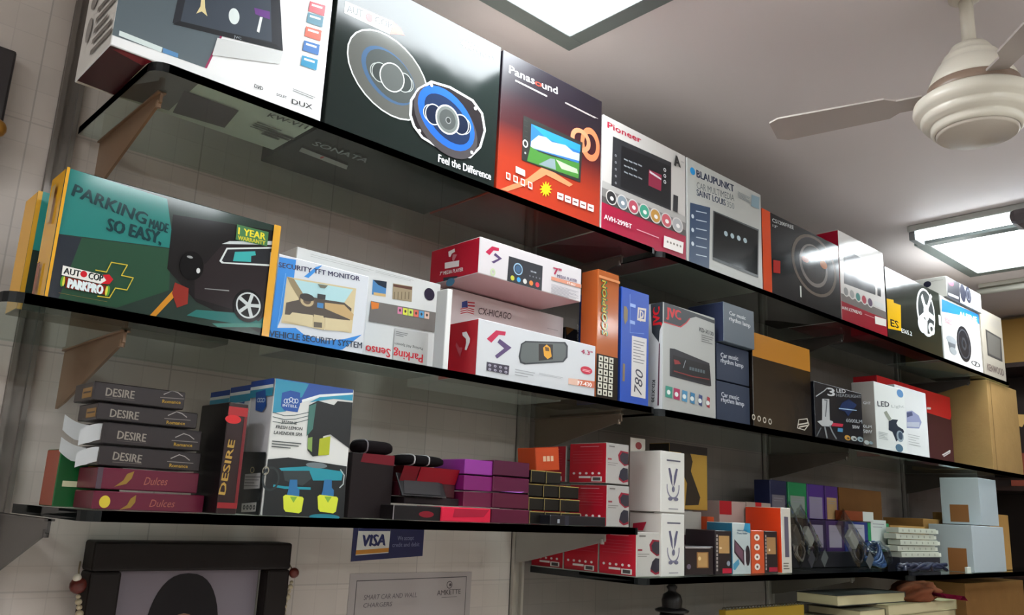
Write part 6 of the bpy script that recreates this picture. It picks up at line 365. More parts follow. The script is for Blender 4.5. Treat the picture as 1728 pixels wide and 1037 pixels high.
carton('headset_box', 'rear lower headset carton on the upper glass shelf, behind its twin', 'box', 'red and white headset cartons', 1.3020, 1.3652, 1.2350, 0.1000, -0.0210, 0.0575, '8a8682', 'satin', {'L': 'a81428'}, [['headset_picture','F',((1,'p','8a1a30',((0.0316,0.0565),(0.0392,0.066),(0.0613,0.0644),(0.0619,0.0393),(0.0506,0.0361),(0.0348,0.0456))),(2,'p','33303a',((0.0367,0.055),(0.0442,0.0628),(0.0613,0.0613),(0.0613,0.0408),(0.0506,0.0393),(0.0392,0.0456))),(3,'p','2a2a36',((0.0392,0.0267),(0.0474,0.033),(0.06,0.0314),(0.0613,0.011),(0.0474,0.0063),(0.0348,0.0141))),(4,'p','8a1a30',((0.0348,0.0141),(0.0474,0.0063),(0.0613,0.011),(0.0613,0.0063),(0.0474,0.0031),(0.0348,0.0094))))],['small_print#4','F',((5,'p','8a3a44',((0.0032,0.0456),(0.0139,0.0456),(0.0139,0.0487),(0.0032,0.0487))),)],['small_print#5','F',((6,'p','7a7672',((0.0032,0.0393),(0.0316,0.0393),(0.0316,0.0404),(0.0032,0.0404))),)],['small_print#6','F',((7,'p','7a7672',((0.0032,0.0353),(0.0253,0.0353),(0.0253,0.0365),(0.0032,0.0365))),)],['small_print#7','F',((8,'p','6a6662',((0.0063,0.0707),(0.0221,0.0707),(0.0221,0.073),(0.0063,0.073))),)],['side_print','L',((9,'p','d8909a',((0.03,0.0707),(0.08,0.0707),(0.08,0.0719),(0.03,0.0719))),(10,'p','c05a68',((0.01,0.0393),(0.09,0.0393),(0.09,0.0398),(0.01,0.0398))),(11,'e','ece0e0',0.014,0.0188,0.0035,0.0024,0,0),(12,'p','c05a68',((0.01,0.0448),(0.09,0.0448),(0.09,0.0453),(0.01,0.0453))),(13,'e','ece0e0',0.031,0.0188,0.0035,0.0024,0,0),(14,'p','c05a68',((0.01,0.0503),(0.09,0.0503),(0.09,0.0508),(0.01,0.0508))),(15,'e','ece0e0',0.048,0.0188,0.0035,0.0024,0,0),(16,'p','c05a68',((0.01,0.0558),(0.09,0.0558),(0.09,0.0563),(0.01,0.0563))),(17,'e','ece0e0',0.065,0.0188,0.0035,0.0024,0,0),(18,'p','c05a68',((0.01,0.0613),(0.09,0.0613),(0.09,0.0618),(0.01,0.0618))),(19,'e','ece0e0',0.082,0.0188,0.0035,0.0024,0,0),(20,'p','e8e0de',((0.028,0.0094),(0.06,0.0094),(0.06,0.0134),(0.028,0.0134))))],['barcode','L',((21,'p','e6e0dc',((0.062,0.0031),(0.09,0.0031),(0.09,0.0126),(0.062,0.0126))),(22,'p','4a4444',((0.066,0.0047),(0.086,0.0047),(0.086,0.011),(0.066,0.011))))]], rot=0, flaps=False, tab=0)
carton('phone_mount_box', 'flat black carton lying at the front edge below the headset cartons', 'box', None, 1.1329, 1.2843, 1.1120, 0.0500, -0.0210, -0.0037, '17161c', 'satin', {}, [['grey_print','F',((1,'p','9aa0a8',((0.0182,0.0035),(0.0242,0.0035),(0.0242,0.0104),(0.0182,0.0104))),(2,'p','2c2c38',((0.0378,0.0),(0.0484,0.0),(0.0484,0.0173),(0.0378,0.0173))))]], rot=0, flaps=False, tab=0)
carton('headset_box', 'front red and white headset carton on the lowest glass shelf', 'box', 'red and white headset cartons', 1.3882, 1.4699, 1.1200, 0.0980, -0.1160, -0.0296, 'b8b6b0', 'satin', {'L': 'c01a30', 'T': '8a7a78'}, [['headset_picture','F',((1,'p','8a1a30',((0.0409,0.0622),(0.0507,0.0726),(0.0793,0.0708),(0.0801,0.0432),(0.0654,0.0397),(0.045,0.0501))),(2,'p','33303a',((0.0474,0.0605),(0.0572,0.0691),(0.0793,0.0674),(0.0793,0.0449),(0.0654,0.0432),(0.0507,0.0501))),(3,'p','2a2a36',((0.0507,0.0294),(0.0613,0.0363),(0.0777,0.0346),(0.0793,0.0121),(0.0613,0.0069),(0.045,0.0155))),(4,'p','8a1a30',((0.045,0.0155),(0.0613,0.0069),(0.0793,0.0121),(0.0793,0.0069),(0.0613,0.0035),(0.045,0.0104))))],['small_print#4','F',((5,'p','8a3a44',((0.0041,0.0501),(0.018,0.0501),(0.018,0.0536),(0.0041,0.0536))),)],['small_print#5','F',((6,'p','7a7672',((0.0041,0.0432),(0.0409,0.0432),(0.0409,0.0445),(0.0041,0.0445))),)],['small_print#6','F',((7,'p','7a7672',((0.0041,0.0389),(0.0327,0.0389),(0.0327,0.0402),(0.0041,0.0402))),)],['small_print#7','F',((8,'p','6a6662',((0.0082,0.0777),(0.0286,0.0777),(0.0286,0.0803),(0.0082,0.0803))),)],['side_print','L',((9,'p','d8909a',((0.0294,0.0777),(0.0784,0.0777),(0.0784,0.079),(0.0294,0.079))),(10,'p','c05a68',((0.0098,0.0432),(0.0882,0.0432),(0.0882,0.0438),(0.0098,0.0438))),(11,'e','ece0e0',0.0137,0.0207,0.0034,0.0026,0,0),(12,'p','c05a68',((0.0098,0.0492),(0.0882,0.0492),(0.0882,0.0498),(0.0098,0.0498))),(13,'e','ece0e0',0.0304,0.0207,0.0034,0.0026,0,0),(14,'p','c05a68',((0.0098,0.0553),(0.0882,0.0553),(0.0882,0.0559),(0.0098,0.0559))),(15,'e','ece0e0',0.047,0.0207,0.0034,0.0026,0,0),(16,'p','c05a68',((0.0098,0.0613),(0.0882,0.0613),(0.0882,0.0619),(0.0098,0.0619))),(17,'e','ece0e0',0.0637,0.0207,0.0034,0.0026,0,0),(18,'p','c05a68',((0.0098,0.0674),(0.0882,0.0674),(0.0882,0.068),(0.0098,0.068))),(19,'e','ece0e0',0.0804,0.0207,0.0034,0.0026,0,0),(20,'p','e8e0de',((0.0274,0.0104),(0.0588,0.0104),(0.0588,0.0147),(0.0274,0.0147))))],['barcode','L',((21,'p','e6e0dc',((0.0608,0.0035),(0.0882,0.0035),(0.0882,0.0138),(0.0608,0.0138))),(22,'p','4a4444',((0.0647,0.0052),(0.0843,0.0052),(0.0843,0.0121),(0.0647,0.0121))))]], rot=0, flaps=False, tab=0)
carton('headset_box', 'second headset carton back on the lowest glass shelf', 'box', 'red and white headset cartons', 1.3902, 1.4699, 1.2220, 0.0980, -0.1160, -0.0326, 'b8b6b0', 'satin', {'L': 'b81a2c'}, [['headset_picture','F',((1,'p','8a1a30',((0.0399,0.06),(0.0495,0.07),(0.0774,0.0684),(0.0782,0.0417),(0.0638,0.0384),(0.0439,0.0484))),(2,'p','33303a',((0.0463,0.0584),(0.0558,0.0667),(0.0774,0.065),(0.0774,0.0434),(0.0638,0.0417),(0.0495,0.0484))),(3,'p','2a2a36',((0.0495,0.0283),(0.0598,0.035),(0.0758,0.0334),(0.0774,0.0117),(0.0598,0.0067),(0.0439,0.015))),(4,'p','8a1a30',((0.0439,0.015),(0.0598,0.0067),(0.0774,0.0117),(0.0774,0.0067),(0.0598,0.0033),(0.0439,0.01))))],['small_print#4','F',((5,'p','8a3a44',((0.004,0.0484),(0.0175,0.0484),(0.0175,0.0517),(0.004,0.0517))),)],['small_print#5','F',((6,'p','7a7672',((0.004,0.0417),(0.0399,0.0417),(0.0399,0.0429),(0.004,0.0429))),)],['small_print#6','F',((7,'p','7a7672',((0.004,0.0375),(0.0319,0.0375),(0.0319,0.0388),(0.004,0.0388))),)],['small_print#7','F',((8,'p','6a6662',((0.008,0.075),(0.0279,0.075),(0.0279,0.0775),(0.008,0.0775))),)],['side_print','L',((9,'p','d8909a',((0.0294,0.075),(0.0784,0.075),(0.0784,0.0763),(0.0294,0.0763))),(10,'p','c05a68',((0.0098,0.0417),(0.0882,0.0417),(0.0882,0.0423),(0.0098,0.0423))),(11,'e','ece0e0',0.0137,0.02,0.0034,0.0025,0,0),(12,'p','c05a68',((0.0098,0.0475),(0.0882,0.0475),(0.0882,0.0481),(0.0098,0.0481))),(13,'e','ece0e0',0.0304,0.02,0.0034,0.0025,0,0),(14,'p','c05a68',((0.0098,0.0534),(0.0882,0.0534),(0.0882,0.0539),(0.0098,0.0539))),(15,'e','ece0e0',0.047,0.02,0.0034,0.0025,0,0),(16,'p','c05a68',((0.0098,0.0592),(0.0882,0.0592),(0.0882,0.0598),(0.0098,0.0598))),(17,'e','ece0e0',0.0637,0.02,0.0034,0.0025,0,0),(18,'p','c05a68',((0.0098,0.065),(0.0882,0.065),(0.0882,0.0656),(0.0098,0.0656))),(19,'e','ece0e0',0.0804,0.02,0.0034,0.0025,0,0),(20,'p','e8e0de',((0.0274,0.01),(0.0588,0.01),(0.0588,0.0142),(0.0274,0.0142))))],['barcode','L',((21,'p','e6e0dc',((0.0608,0.0033),(0.0882,0.0033),(0.0882,0.0133),(0.0608,0.0133))),(22,'p','4a4444',((0.0647,0.005),(0.0843,0.005),(0.0843,0.0117),(0.0647,0.0117))))]], rot=0, flaps=False, tab=0)
carton('headset_box', 'rearmost headset carton on the lowest glass shelf, by the wall', 'box', 'red and white headset cartons', 1.3922, 1.4699, 1.3240, 0.0980, -0.1160, -0.0346, 'b8b6b0', 'satin', {'L': 'b81a2c'}, [['headset_picture','F',((1,'p','8a1a30',((0.0389,0.0586),(0.0482,0.0684),(0.0754,0.0667),(0.0762,0.0407),(0.0622,0.0374),(0.0428,0.0472))),(2,'p','33303a',((0.0451,0.057),(0.0544,0.0651),(0.0754,0.0635),(0.0754,0.0423),(0.0622,0.0407),(0.0482,0.0472))),(3,'p','2a2a36',((0.0482,0.0277),(0.0583,0.0342),(0.0739,0.0326),(0.0754,0.0114),(0.0583,0.0065),(0.0428,0.0146))),(4,'p','8a1a30',((0.0428,0.0146),(0.0583,0.0065),(0.0754,0.0114),(0.0754,0.0065),(0.0583,0.0033),(0.0428,0.0098))))],['small_print#4','F',((5,'p','8a3a44',((0.0039,0.0472),(0.0171,0.0472),(0.0171,0.0505),(0.0039,0.0505))),)],['small_print#5','F',((6,'p','7a7672',((0.0039,0.0407),(0.0389,0.0407),(0.0389,0.0419),(0.0039,0.0419))),)],['small_print#6','F',((7,'p','7a7672',((0.0039,0.0366),(0.0311,0.0366),(0.0311,0.0378),(0.0039,0.0378))),)],['small_print#7','F',((8,'p','6a6662',((0.0078,0.0732),(0.0272,0.0732),(0.0272,0.0757),(0.0078,0.0757))),)],['side_print','L',((9,'p','d8909a',((0.0294,0.0732),(0.0784,0.0732),(0.0784,0.0745),(0.0294,0.0745))),(10,'p','c05a68',((0.0098,0.0407),(0.0882,0.0407),(0.0882,0.0413),(0.0098,0.0413))),(11,'e','ece0e0',0.0137,0.0195,0.0034,0.0024,0,0),(12,'p','c05a68',((0.0098,0.0464),(0.0882,0.0464),(0.0882,0.047),(0.0098,0.047))),(13,'e','ece0e0',0.0304,0.0195,0.0034,0.0024,0,0),(14,'p','c05a68',((0.0098,0.0521),(0.0882,0.0521),(0.0882,0.0527),(0.0098,0.0527))),(15,'e','ece0e0',0.047,0.0195,0.0034,0.0024,0,0),(16,'p','c05a68',((0.0098,0.0578),(0.0882,0.0578),(0.0882,0.0584),(0.0098,0.0584))),(17,'e','ece0e0',0.0637,0.0195,0.0034,0.0024,0,0),(18,'p','c05a68',((0.0098,0.0635),(0.0882,0.0635),(0.0882,0.064),(0.0098,0.064))),(19,'e','ece0e0',0.0804,0.0195,0.0034,0.0024,0,0),(20,'p','e8e0de',((0.0274,0.0098),(0.0588,0.0098),(0.0588,0.0138),(0.0274,0.0138))))],['barcode','L',((21,'p','e6e0dc',((0.0608,0.0033),(0.0882,0.0033),(0.0882,0.013),(0.0608,0.013))),(22,'p','4a4444',((0.0647,0.0049),(0.0843,0.0049),(0.0843,0.0114),(0.0647,0.0114))))]], rot=0, flaps=False, tab=0)
carton('earphone_box', 'lower white earphone carton of the two stacked, with grey earphone picture', 'box', 'white earphone cartons', 1.4619, 1.5403, 1.1140, 0.0850, -0.1160, 0.0091, 'cfcec8', 'card', {'L': 'c9c3bb', 'T': 'b4b0a8'}, [['earphone_picture','F',((1,'p','5a5870',((0.0376,0.0525),(0.0313,0.0625),(0.0235,0.0901),(0.0298,0.0913),(0.036,0.075))),(2,'p','7a788c',((0.0184,0.0575),(0.0183,0.0485),(0.0212,0.0491),(0.0213,0.0568))),(3,'p','7a788c',((0.0182,0.0493),(0.0205,0.0408),(0.0231,0.0424),(0.0211,0.0497))),(4,'p','7a788c',((0.0202,0.0414),(0.0247,0.0342),(0.0268,0.0368),(0.0229,0.043))),(5,'p','7a788c',((0.0243,0.0348),(0.0305,0.0297),(0.0317,0.0329),(0.0264,0.0372))),(6,'p','7a788c',((0.03,0.03),(0.0373,0.0276),(0.0375,0.0311),(0.0313,0.0332))),(7,'p','7a788c',((0.0366,0.0277),(0.0442,0.0282),(0.0435,0.0316),(0.037,0.0312))),(8,'e','6a687c',0.0298,0.0275,0.0071,0.0038,0,0),(9,'p','5a5870',((0.0408,0.0525),(0.047,0.0625),(0.0549,0.0901),(0.0486,0.0913),(0.0423,0.075))),(10,'p','7a788c',((0.0599,0.0575),(0.0601,0.0485),(0.0571,0.0491),(0.057,0.0568))),(11,'p','7a788c',((0.0602,0.0493),(0.0579,0.0408),(0.0552,0.0424),(0.0572,0.0497))),(12,'p','7a788c',((0.0581,0.0414),(0.0536,0.0342),(0.0516,0.0368),(0.0555,0.043))),(13,'p','7a788c',((0.0541,0.0348),(0.0478,0.0297),(0.0466,0.0329),(0.052,0.0372))),(14,'p','7a788c',((0.0484,0.03),(0.0411,0.0276),(0.0408,0.0311),(0.0471,0.0332))),(15,'p','7a788c',((0.0417,0.0277),(0.0342,0.0282),(0.0349,0.0316),(0.0414,0.0312))),(16,'e','6a687c',0.0486,0.0275,0.0071,0.0038,0,0),(17,'e','6a687c',0.0392,0.0475,0.0047,0.0063,0,0))],['small_print#17','F',((18,'p','5a5866',((0.0172,0.1051),(0.0627,0.1051),(0.0627,0.1082),(0.0172,0.1082))),)],['small_print#18','F',((19,'p','8a8890',((0.0235,0.0063),(0.0549,0.0063),(0.0549,0.0081),(0.0235,0.0081))),)],['red_corner_mark','L',((20,'p','a82238',((0.0107,0.1025),(0.0464,0.1068),(0.0375,0.089),(0.0091,0.0884))),)]], rot=0, flaps=False, tab=0)
carton('earphone_box', 'upper white earphone carton, hanging tab on its top', 'box', 'white earphone cartons', 1.4585, 1.5414, 1.1140, 0.0850, 0.0121, 0.1375, 'cfcec8', 'card', {'L': 'd0cac3', 'T': 'b4b0a8'}, [['earphone_picture','F',((1,'p','5a5870',((0.0398,0.0527),(0.0332,0.0627),(0.0249,0.0903),(0.0315,0.0915),(0.0381,0.0752))),(2,'p','7a788c',((0.0195,0.0576),(0.0194,0.0487),(0.0224,0.0492),(0.0226,0.057))),(3,'p','7a788c',((0.0193,0.0494),(0.0217,0.0409),(0.0245,0.0425),(0.0224,0.0499))),(4,'p','7a788c',((0.0214,0.0415),(0.0262,0.0343),(0.0283,0.0369),(0.0242,0.0431))),(5,'p','7a788c',((0.0257,0.0349),(0.0323,0.0298),(0.0336,0.033),(0.0279,0.0373))),(6,'p','7a788c',((0.0317,0.0301),(0.0394,0.0277),(0.0397,0.0312),(0.0331,0.0333))),(7,'p','7a788c',((0.0388,0.0278),(0.0468,0.0283),(0.046,0.0317),(0.0391,0.0313))),(8,'e','6a687c',0.0315,0.0276,0.0075,0.0038,0,0),(9,'p','5a5870',((0.0431,0.0527),(0.0497,0.0627),(0.058,0.0903),(0.0514,0.0915),(0.0448,0.0752))),(10,'p','7a788c',((0.0634,0.0576),(0.0636,0.0487),(0.0605,0.0492),(0.0603,0.057))),(11,'p','7a788c',((0.0636,0.0494),(0.0612,0.0409),(0.0584,0.0425),(0.0605,0.0499))),(12,'p','7a788c',((0.0615,0.0415),(0.0567,0.0343),(0.0546,0.0369),(0.0587,0.0431))),(13,'p','7a788c',((0.0572,0.0349),(0.0506,0.0298),(0.0493,0.033),(0.055,0.0373))),(14,'p','7a788c',((0.0512,0.0301),(0.0435,0.0277),(0.0432,0.0312),(0.0498,0.0333))),(15,'p','7a788c',((0.0442,0.0278),(0.0362,0.0283),(0.0369,0.0317),(0.0438,0.0313))),(16,'e','6a687c',0.0514,0.0276,0.0075,0.0038,0,0),(17,'e','6a687c',0.0415,0.0477,0.005,0.0063,0,0))],['small_print#17','F',((18,'p','5a5866',((0.0182,0.1053),(0.0663,0.1053),(0.0663,0.1085),(0.0182,0.1085))),)],['small_print#18','F',((19,'p','8a8890',((0.0249,0.0063),(0.058,0.0063),(0.058,0.0082),(0.0249,0.0082))),)]], rot=0, flaps=False, tab=1)
carton('charger_box', 'black and yellow carton with black gadget picture behind white cartons', 'box', None, 1.6400, 1.7919, 1.2280, 0.0600, 0.0220, 0.1720, 'b08a3a', 'satin', {'L': '2a2622'}, [['gadget_picture','F',((1,'p','2a241e',((0.0456,0.135),(0.076,0.1425),(0.0912,0.1125),(0.0836,0.09),(0.1215,0.03),(0.1139,0.012),(0.0608,0.009),(0.0684,0.06),(0.0456,0.09))),)],['black_band','F',((2,'p','17151a',((0.0,0.1305),(0.1519,0.1305),(0.1519,0.15),(0.0,0.15))),)]], rot=0, flaps=False, tab=0)
carton('gadget_carton', 'grey white carton with small photo prints behind the black watch carton', 'box', 'phone gadget cartons', 1.5800, 1.7619, 1.2250, 0.0700, -0.1160, 0.0180, 'a8a49c', 'card', {}, [['photo_row','F',((1,'p','5a3a48',((0.0764,0.0563),(0.1728,0.0563),(0.1728,0.0804),(0.0764,0.0804))),(2,'e','8a6a74',0.0273,0.0737,0.0218,0.0201,0,0))]], rot=0, flaps=False, tab=0)
carton('smart_band_box', 'black carton with gold window, right beside white earphone cartons', 'box', 'black gold window cartons', 1.5580, 1.6614, 1.1250, 0.0800, -0.1160, -0.0563, '241c20', 'satin', {}, [['gold_window','F',((1,'p','8a6238',((0.0413,0.0149),(0.0848,0.0149),(0.0848,0.0478),(0.0413,0.0478))),(2,'p','b08a58',((0.0455,0.0167),(0.0806,0.0167),(0.0806,0.046),(0.0455,0.046))),(3,'e','e0c088',0.0517,0.0346,0.0052,0.0042,0,0))],['lettering_strip','F',((4,'p','a8a0a0',((0.0,0.0555),(0.093,0.0555),(0.093,0.0579),(0.0,0.0579))),)],['grey_mark','F',((5,'e','6a6070',0.0124,0.0179,0.0072,0.0054,0,0),)]], rot=0, flaps=False, tab=0)
carton('usb_cable_box', 'orange fronted carton standing behind the black gold window carton', 'box', 'phone gadget cartons', 1.7639, 1.7906, 1.2090, 0.0700, -0.1160, 0.0080, 'c8481c', 'satin', {}, [['icon_row','F',((1,'e','d8d0c8',0.012,0.1017,0.0053,0.0112,0,0),)]], rot=0, flaps=False, tab=0)
carton('smart_band_box', 'black carton with gold window and red foot label, in the middle of the row', 'box', 'black gold window cartons', 1.6698, 1.7369, 1.1250, 0.0800, -0.1160, -0.0214, '241c20', 'satin', {}, [['gold_window','F',((1,'p','b08a58',((0.0134,0.0454),(0.055,0.0454),(0.055,0.0832),(0.0134,0.0832))),(2,'e','e0c8a0',0.0201,0.0568,0.0054,0.0019,0,0))],['red_label','F',((3,'p','b81a38',((0.0268,0.0028),(0.0671,0.0028),(0.0671,0.0132),(0.0268,0.0132))),)],['grey_mark','F',((4,'e','8a94a0',0.0503,0.0236,0.0067,0.0057,0,0),)],['side_lettering','F',((5,'p','a8a09c',((0.0027,0.0076),(0.0087,0.0076),(0.0087,0.0132),(0.0027,0.0132))),(6,'p','a8a09c',((0.0027,0.0156),(0.0087,0.0156),(0.0087,0.0213),(0.0027,0.0213))),(7,'p','a8a09c',((0.0027,0.0236),(0.0087,0.0236),(0.0087,0.0293),(0.0027,0.0293))),(8,'p','a8a09c',((0.0027,0.0317),(0.0087,0.0317),(0.0087,0.0374),(0.0027,0.0374))),(9,'p','a8a09c',((0.0027,0.0397),(0.0087,0.0397),(0.0087,0.0454),(0.0027,0.0454))),(10,'p','a8a09c',((0.0027,0.0478),(0.0087,0.0478),(0.0087,0.0534),(0.0027,0.0534))),(11,'p','a8a09c',((0.0027,0.0558),(0.0087,0.0558),(0.0087,0.0615),(0.0027,0.0615))),(12,'p','a8a09c',((0.0027,0.0638),(0.0087,0.0638),(0.0087,0.0695),(0.0027,0.0695))),(13,'p','a8a09c',((0.0027,0.0719),(0.0087,0.0719),(0.0087,0.0776),(0.0027,0.0776))),(14,'p','a8a09c',((0.0027,0.0799),(0.0087,0.0799),(0.0087,0.0856),(0.0027,0.0856))))]], rot=0, flaps=False, tab=0)
carton('phone_holder_box', 'white and blue carton with phone holder picture', 'box', 'phone gadget cartons', 1.7330, 1.8063, 1.1210, 0.0700, -0.1160, -0.0029, 'b4c0c0', 'satin', {'L': '1f5a74'}, [['blue_cloud','F',((1,'p','2f8ab0',((0.0439,0.0961),(0.0732,0.0905),(0.0732,0.1131),(0.0513,0.1131))),(2,'p','4a90b0',((0.0,0.0226),(0.022,0.0339),(0.0256,0.0226),(0.0073,0.009),(0.0,0.0113))))],['phone_picture','F',((3,'p','33222e',((0.0059,0.0769),(0.0454,0.052),(0.0454,0.0181),(0.0044,0.0475))),(4,'p','6a4a5a',((0.0088,0.0713),(0.0403,0.0509),(0.041,0.0271),(0.0088,0.0498))),(5,'e','2a2028',0.0601,0.0407,0.0095,0.0226,0,0),(6,'p','c9ccd0',((0.0454,0.052),(0.0513,0.0498),(0.0513,0.017),(0.0454,0.0181))))],['lettering#6','F',((7,'t','3a5a74','Universal Car',0.017,0.0946,0.0411,0.0042,-0.008,0.012,0),)],['lettering#7','F',((8,'t','3a5a74','Mount Holder',0.0168,0.0883,0.043,0.0042,-0.009,0.012,0),)]], rot=0, flaps=False, tab=0)
carton('usb_charger_box', 'orange carton with four white round icons in a column', 'box', 'phone gadget cartons', 1.8130, 1.8687, 1.1230, 0.0800, -0.1160, -0.0183, 'c8502a', 'satin', {}, [['icon_column','F',((1,'e','e0d8d0',0.0234,0.0156,0.0117,0.0073,0,0),(2,'e','6a4a40',0.0234,0.0156,0.0045,0.0029,0,0),(3,'e','e0d8d0',0.0234,0.0376,0.0117,0.0073,0,0),(4,'e','6a4a40',0.0234,0.0376,0.0045,0.0029,0,0),(5,'e','e0d8d0',0.0234,0.0596,0.0117,0.0073,0,0),(6,'e','6a4a40',0.0234,0.0596,0.0045,0.0029,0,0),(7,'e','e0d8d0',0.0234,0.0816,0.0117,0.0073,0,0),(8,'e','6a4a40',0.0234,0.0816,0.0045,0.0029,0,0))]], rot=0, flaps=False, tab=0)
carton('smart_band_box', 'black carton with gold window at the right, beside the tall orange carton', 'box', 'black gold window cartons', 1.8741, 1.9315, 1.1250, 0.0800, -0.1160, -0.0189, '241c20', 'satin', {}, [['gold_window','F',((1,'p','a07a50',((0.0086,0.0437),(0.0488,0.0437),(0.0488,0.0825),(0.0086,0.0825))),(2,'e','f0e0c0',0.0201,0.0534,0.0034,0.0029,0,0))],['red_label','F',((3,'p','a81a38',((0.0172,0.0039),(0.0545,0.0039),(0.0545,0.0136),(0.0172,0.0136))),)],['side_lettering','F',((4,'p','a8a09c',((0.0017,0.0078),(0.0063,0.0078),(0.0063,0.0136),(0.0017,0.0136))),(5,'p','a8a09c',((0.0017,0.016),(0.0063,0.016),(0.0063,0.0218),(0.0017,0.0218))),(6,'p','a8a09c',((0.0017,0.0243),(0.0063,0.0243),(0.0063,0.0301),(0.0017,0.0301))),(7,'p','a8a09c',((0.0017,0.0325),(0.0063,0.0325),(0.0063,0.0383),(0.0017,0.0383))),(8,'p','a8a09c',((0.0017,0.0408),(0.0063,0.0408),(0.0063,0.0466),(0.0017,0.0466))),(9,'p','a8a09c',((0.0017,0.049),(0.0063,0.049),(0.0063,0.0549),(0.0017,0.0549))),(10,'p','a8a09c',((0.0017,0.0573),(0.0063,0.0573),(0.0063,0.0631),(0.0017,0.0631))),(11,'p','a8a09c',((0.0017,0.0655),(0.0063,0.0655),(0.0063,0.0714),(0.0017,0.0714))),(12,'p','a8a09c',((0.0017,0.0738),(0.0063,0.0738),(0.0063,0.0796),(0.0017,0.0796))),(13,'p','a8a09c',((0.0017,0.082),(0.0063,0.082),(0.0063,0.0879),(0.0017,0.0879))))]], rot=0, flaps=False, tab=0)
carton('power_bank_box', 'tall orange carton with white window front showing grey power bank', 'box', 'phone gadget cartons', 1.9435, 1.9887, 1.1200, 0.1000, -0.1160, 0.0380, 'c9c3b8', 'satin', {'L': 'e0401a', 'T': 'd04a20'}, [['power_bank','F',((1,'p','5a5668',((0.0136,0.037),(0.0326,0.037),(0.0326,0.1324),(0.0136,0.1324))),)],['small_print#1','F',((2,'p','5a5048',((0.0045,0.0092),(0.0317,0.0092),(0.0317,0.0116),(0.0045,0.0116))),)],['small_print#2','F',((3,'p','5a5048',((0.0045,0.0154),(0.0271,0.0154),(0.0271,0.0177),(0.0045,0.0177))),)],['small_print#3','F',((4,'p','5a5048',((0.0045,0.0216),(0.0294,0.0216),(0.0294,0.0239),(0.0045,0.0239))),)]], rot=0, flaps=False, tab=0)
carton('cable_box', 'white cable carton with red corner behind the orange icon carton', 'box', 'phone gadget cartons', 1.8374, 1.9550, 1.2250, 0.0800, -0.1160, 0.0480, 'b09a92', 'card', {}, [['red_band','F',((1,'p','a81c24',((0.0,0.1312),(0.053,0.1312),(0.053,0.164),(0.0,0.164))),)],['dark_band','F',((2,'p','1f2238',((0.0353,0.0),(0.1059,0.0),(0.1059,0.1017),(0.0353,0.1017))),)]], rot=0, flaps=False, tab=0)
carton('cable_box', 'red striped white cable carton behind the tall orange carton', 'box', 'phone gadget cartons', 1.9590, 2.0750, 1.2250, 0.0800, -0.1160, 0.0500, 'a8958a', 'card', {}, [['red_band','F',((1,'p','b81c20',((0.0406,0.0),(0.0696,0.0),(0.0696,0.166),(0.0406,0.166))),)],['dark_band','F',((2,'p','2a2230',((0.0,0.0),(0.0348,0.0),(0.0348,0.0913),(0.0,0.0913))),)]], rot=0, flaps=False, tab=0)
carton('file_box', 'dark purple carton with pale label, lower row far left', 'box', 'coloured label cartons', 2.3095, 2.4149, 1.2500, 0.0500, -0.0730, 0.0150, '2c2040', 'satin', {}, [['paper_label','F',((1,'p','8a8294',((0.0147,0.0114),(0.0885,0.0114),(0.0885,0.0741),(0.0147,0.0741))),)],['label_print','F',((2,'p','8a8690',((0.0253,0.0627),(0.078,0.0627),(0.078,0.0646),(0.0253,0.0646))),(3,'p','8a8690',((0.0253,0.0551),(0.0674,0.0551),(0.0674,0.057),(0.0253,0.057))))]], rot=0, flaps=False, tab=0)
carton('file_box', 'violet carton with big grey label, lower row second', 'box', 'coloured label cartons', 2.4186, 2.5264, 1.2500, 0.0500, -0.0730, 0.0150, '3a2452', 'satin', {}, [['paper_label','F',((1,'p','8f8896',((0.0151,0.0115),(0.0906,0.0115),(0.0906,0.0749),(0.0151,0.0749))),)],['label_print','F',((2,'p','8a8690',((0.0259,0.0634),(0.0798,0.0634),(0.0798,0.0653),(0.0259,0.0653))),(3,'p','8a8690',((0.0259,0.0557),(0.069,0.0557),(0.069,0.0576),(0.0259,0.0576))))]], rot=0, flaps=False, tab=0)
carton('file_box', 'deep blue carton with white paper label, lower row', 'box', 'coloured label cartons', 2.5342, 2.6829, 1.2500, 0.0500, -0.0730, 0.0150, '26347a', 'satin', {}, [['paper_label','F',((1,'p','a8a8b4',((0.0208,0.0124),(0.1249,0.0124),(0.1249,0.0805),(0.0208,0.0805))),)],['label_print','F',((2,'p','8a8690',((0.0357,0.0681),(0.11,0.0681),(0.11,0.0702),(0.0357,0.0702))),(3,'p','8a8690',((0.0357,0.0599),(0.0952,0.0599),(0.0952,0.0619),(0.0357,0.0619))))]], rot=0, flaps=False, tab=0)
carton('file_box', 'green edged carton with white label, lower row right end', 'box', 'coloured label cartons', 2.6869, 2.8338, 1.2500, 0.0500, -0.0730, 0.0150, '1f8a54', 'satin', {}, [['paper_label','F',((1,'p','c9d0cc',((0.0176,0.009),(0.1264,0.009),(0.1264,0.0972),(0.0176,0.0972))),)],['label_print','F',((2,'p','8a8690',((0.0323,0.0836),(0.1117,0.0836),(0.1117,0.0859),(0.0323,0.0859))),(3,'p','8a8690',((0.0323,0.0746),(0.097,0.0746),(0.097,0.0768),(0.0323,0.0768))))]], rot=0, flaps=False, tab=0)
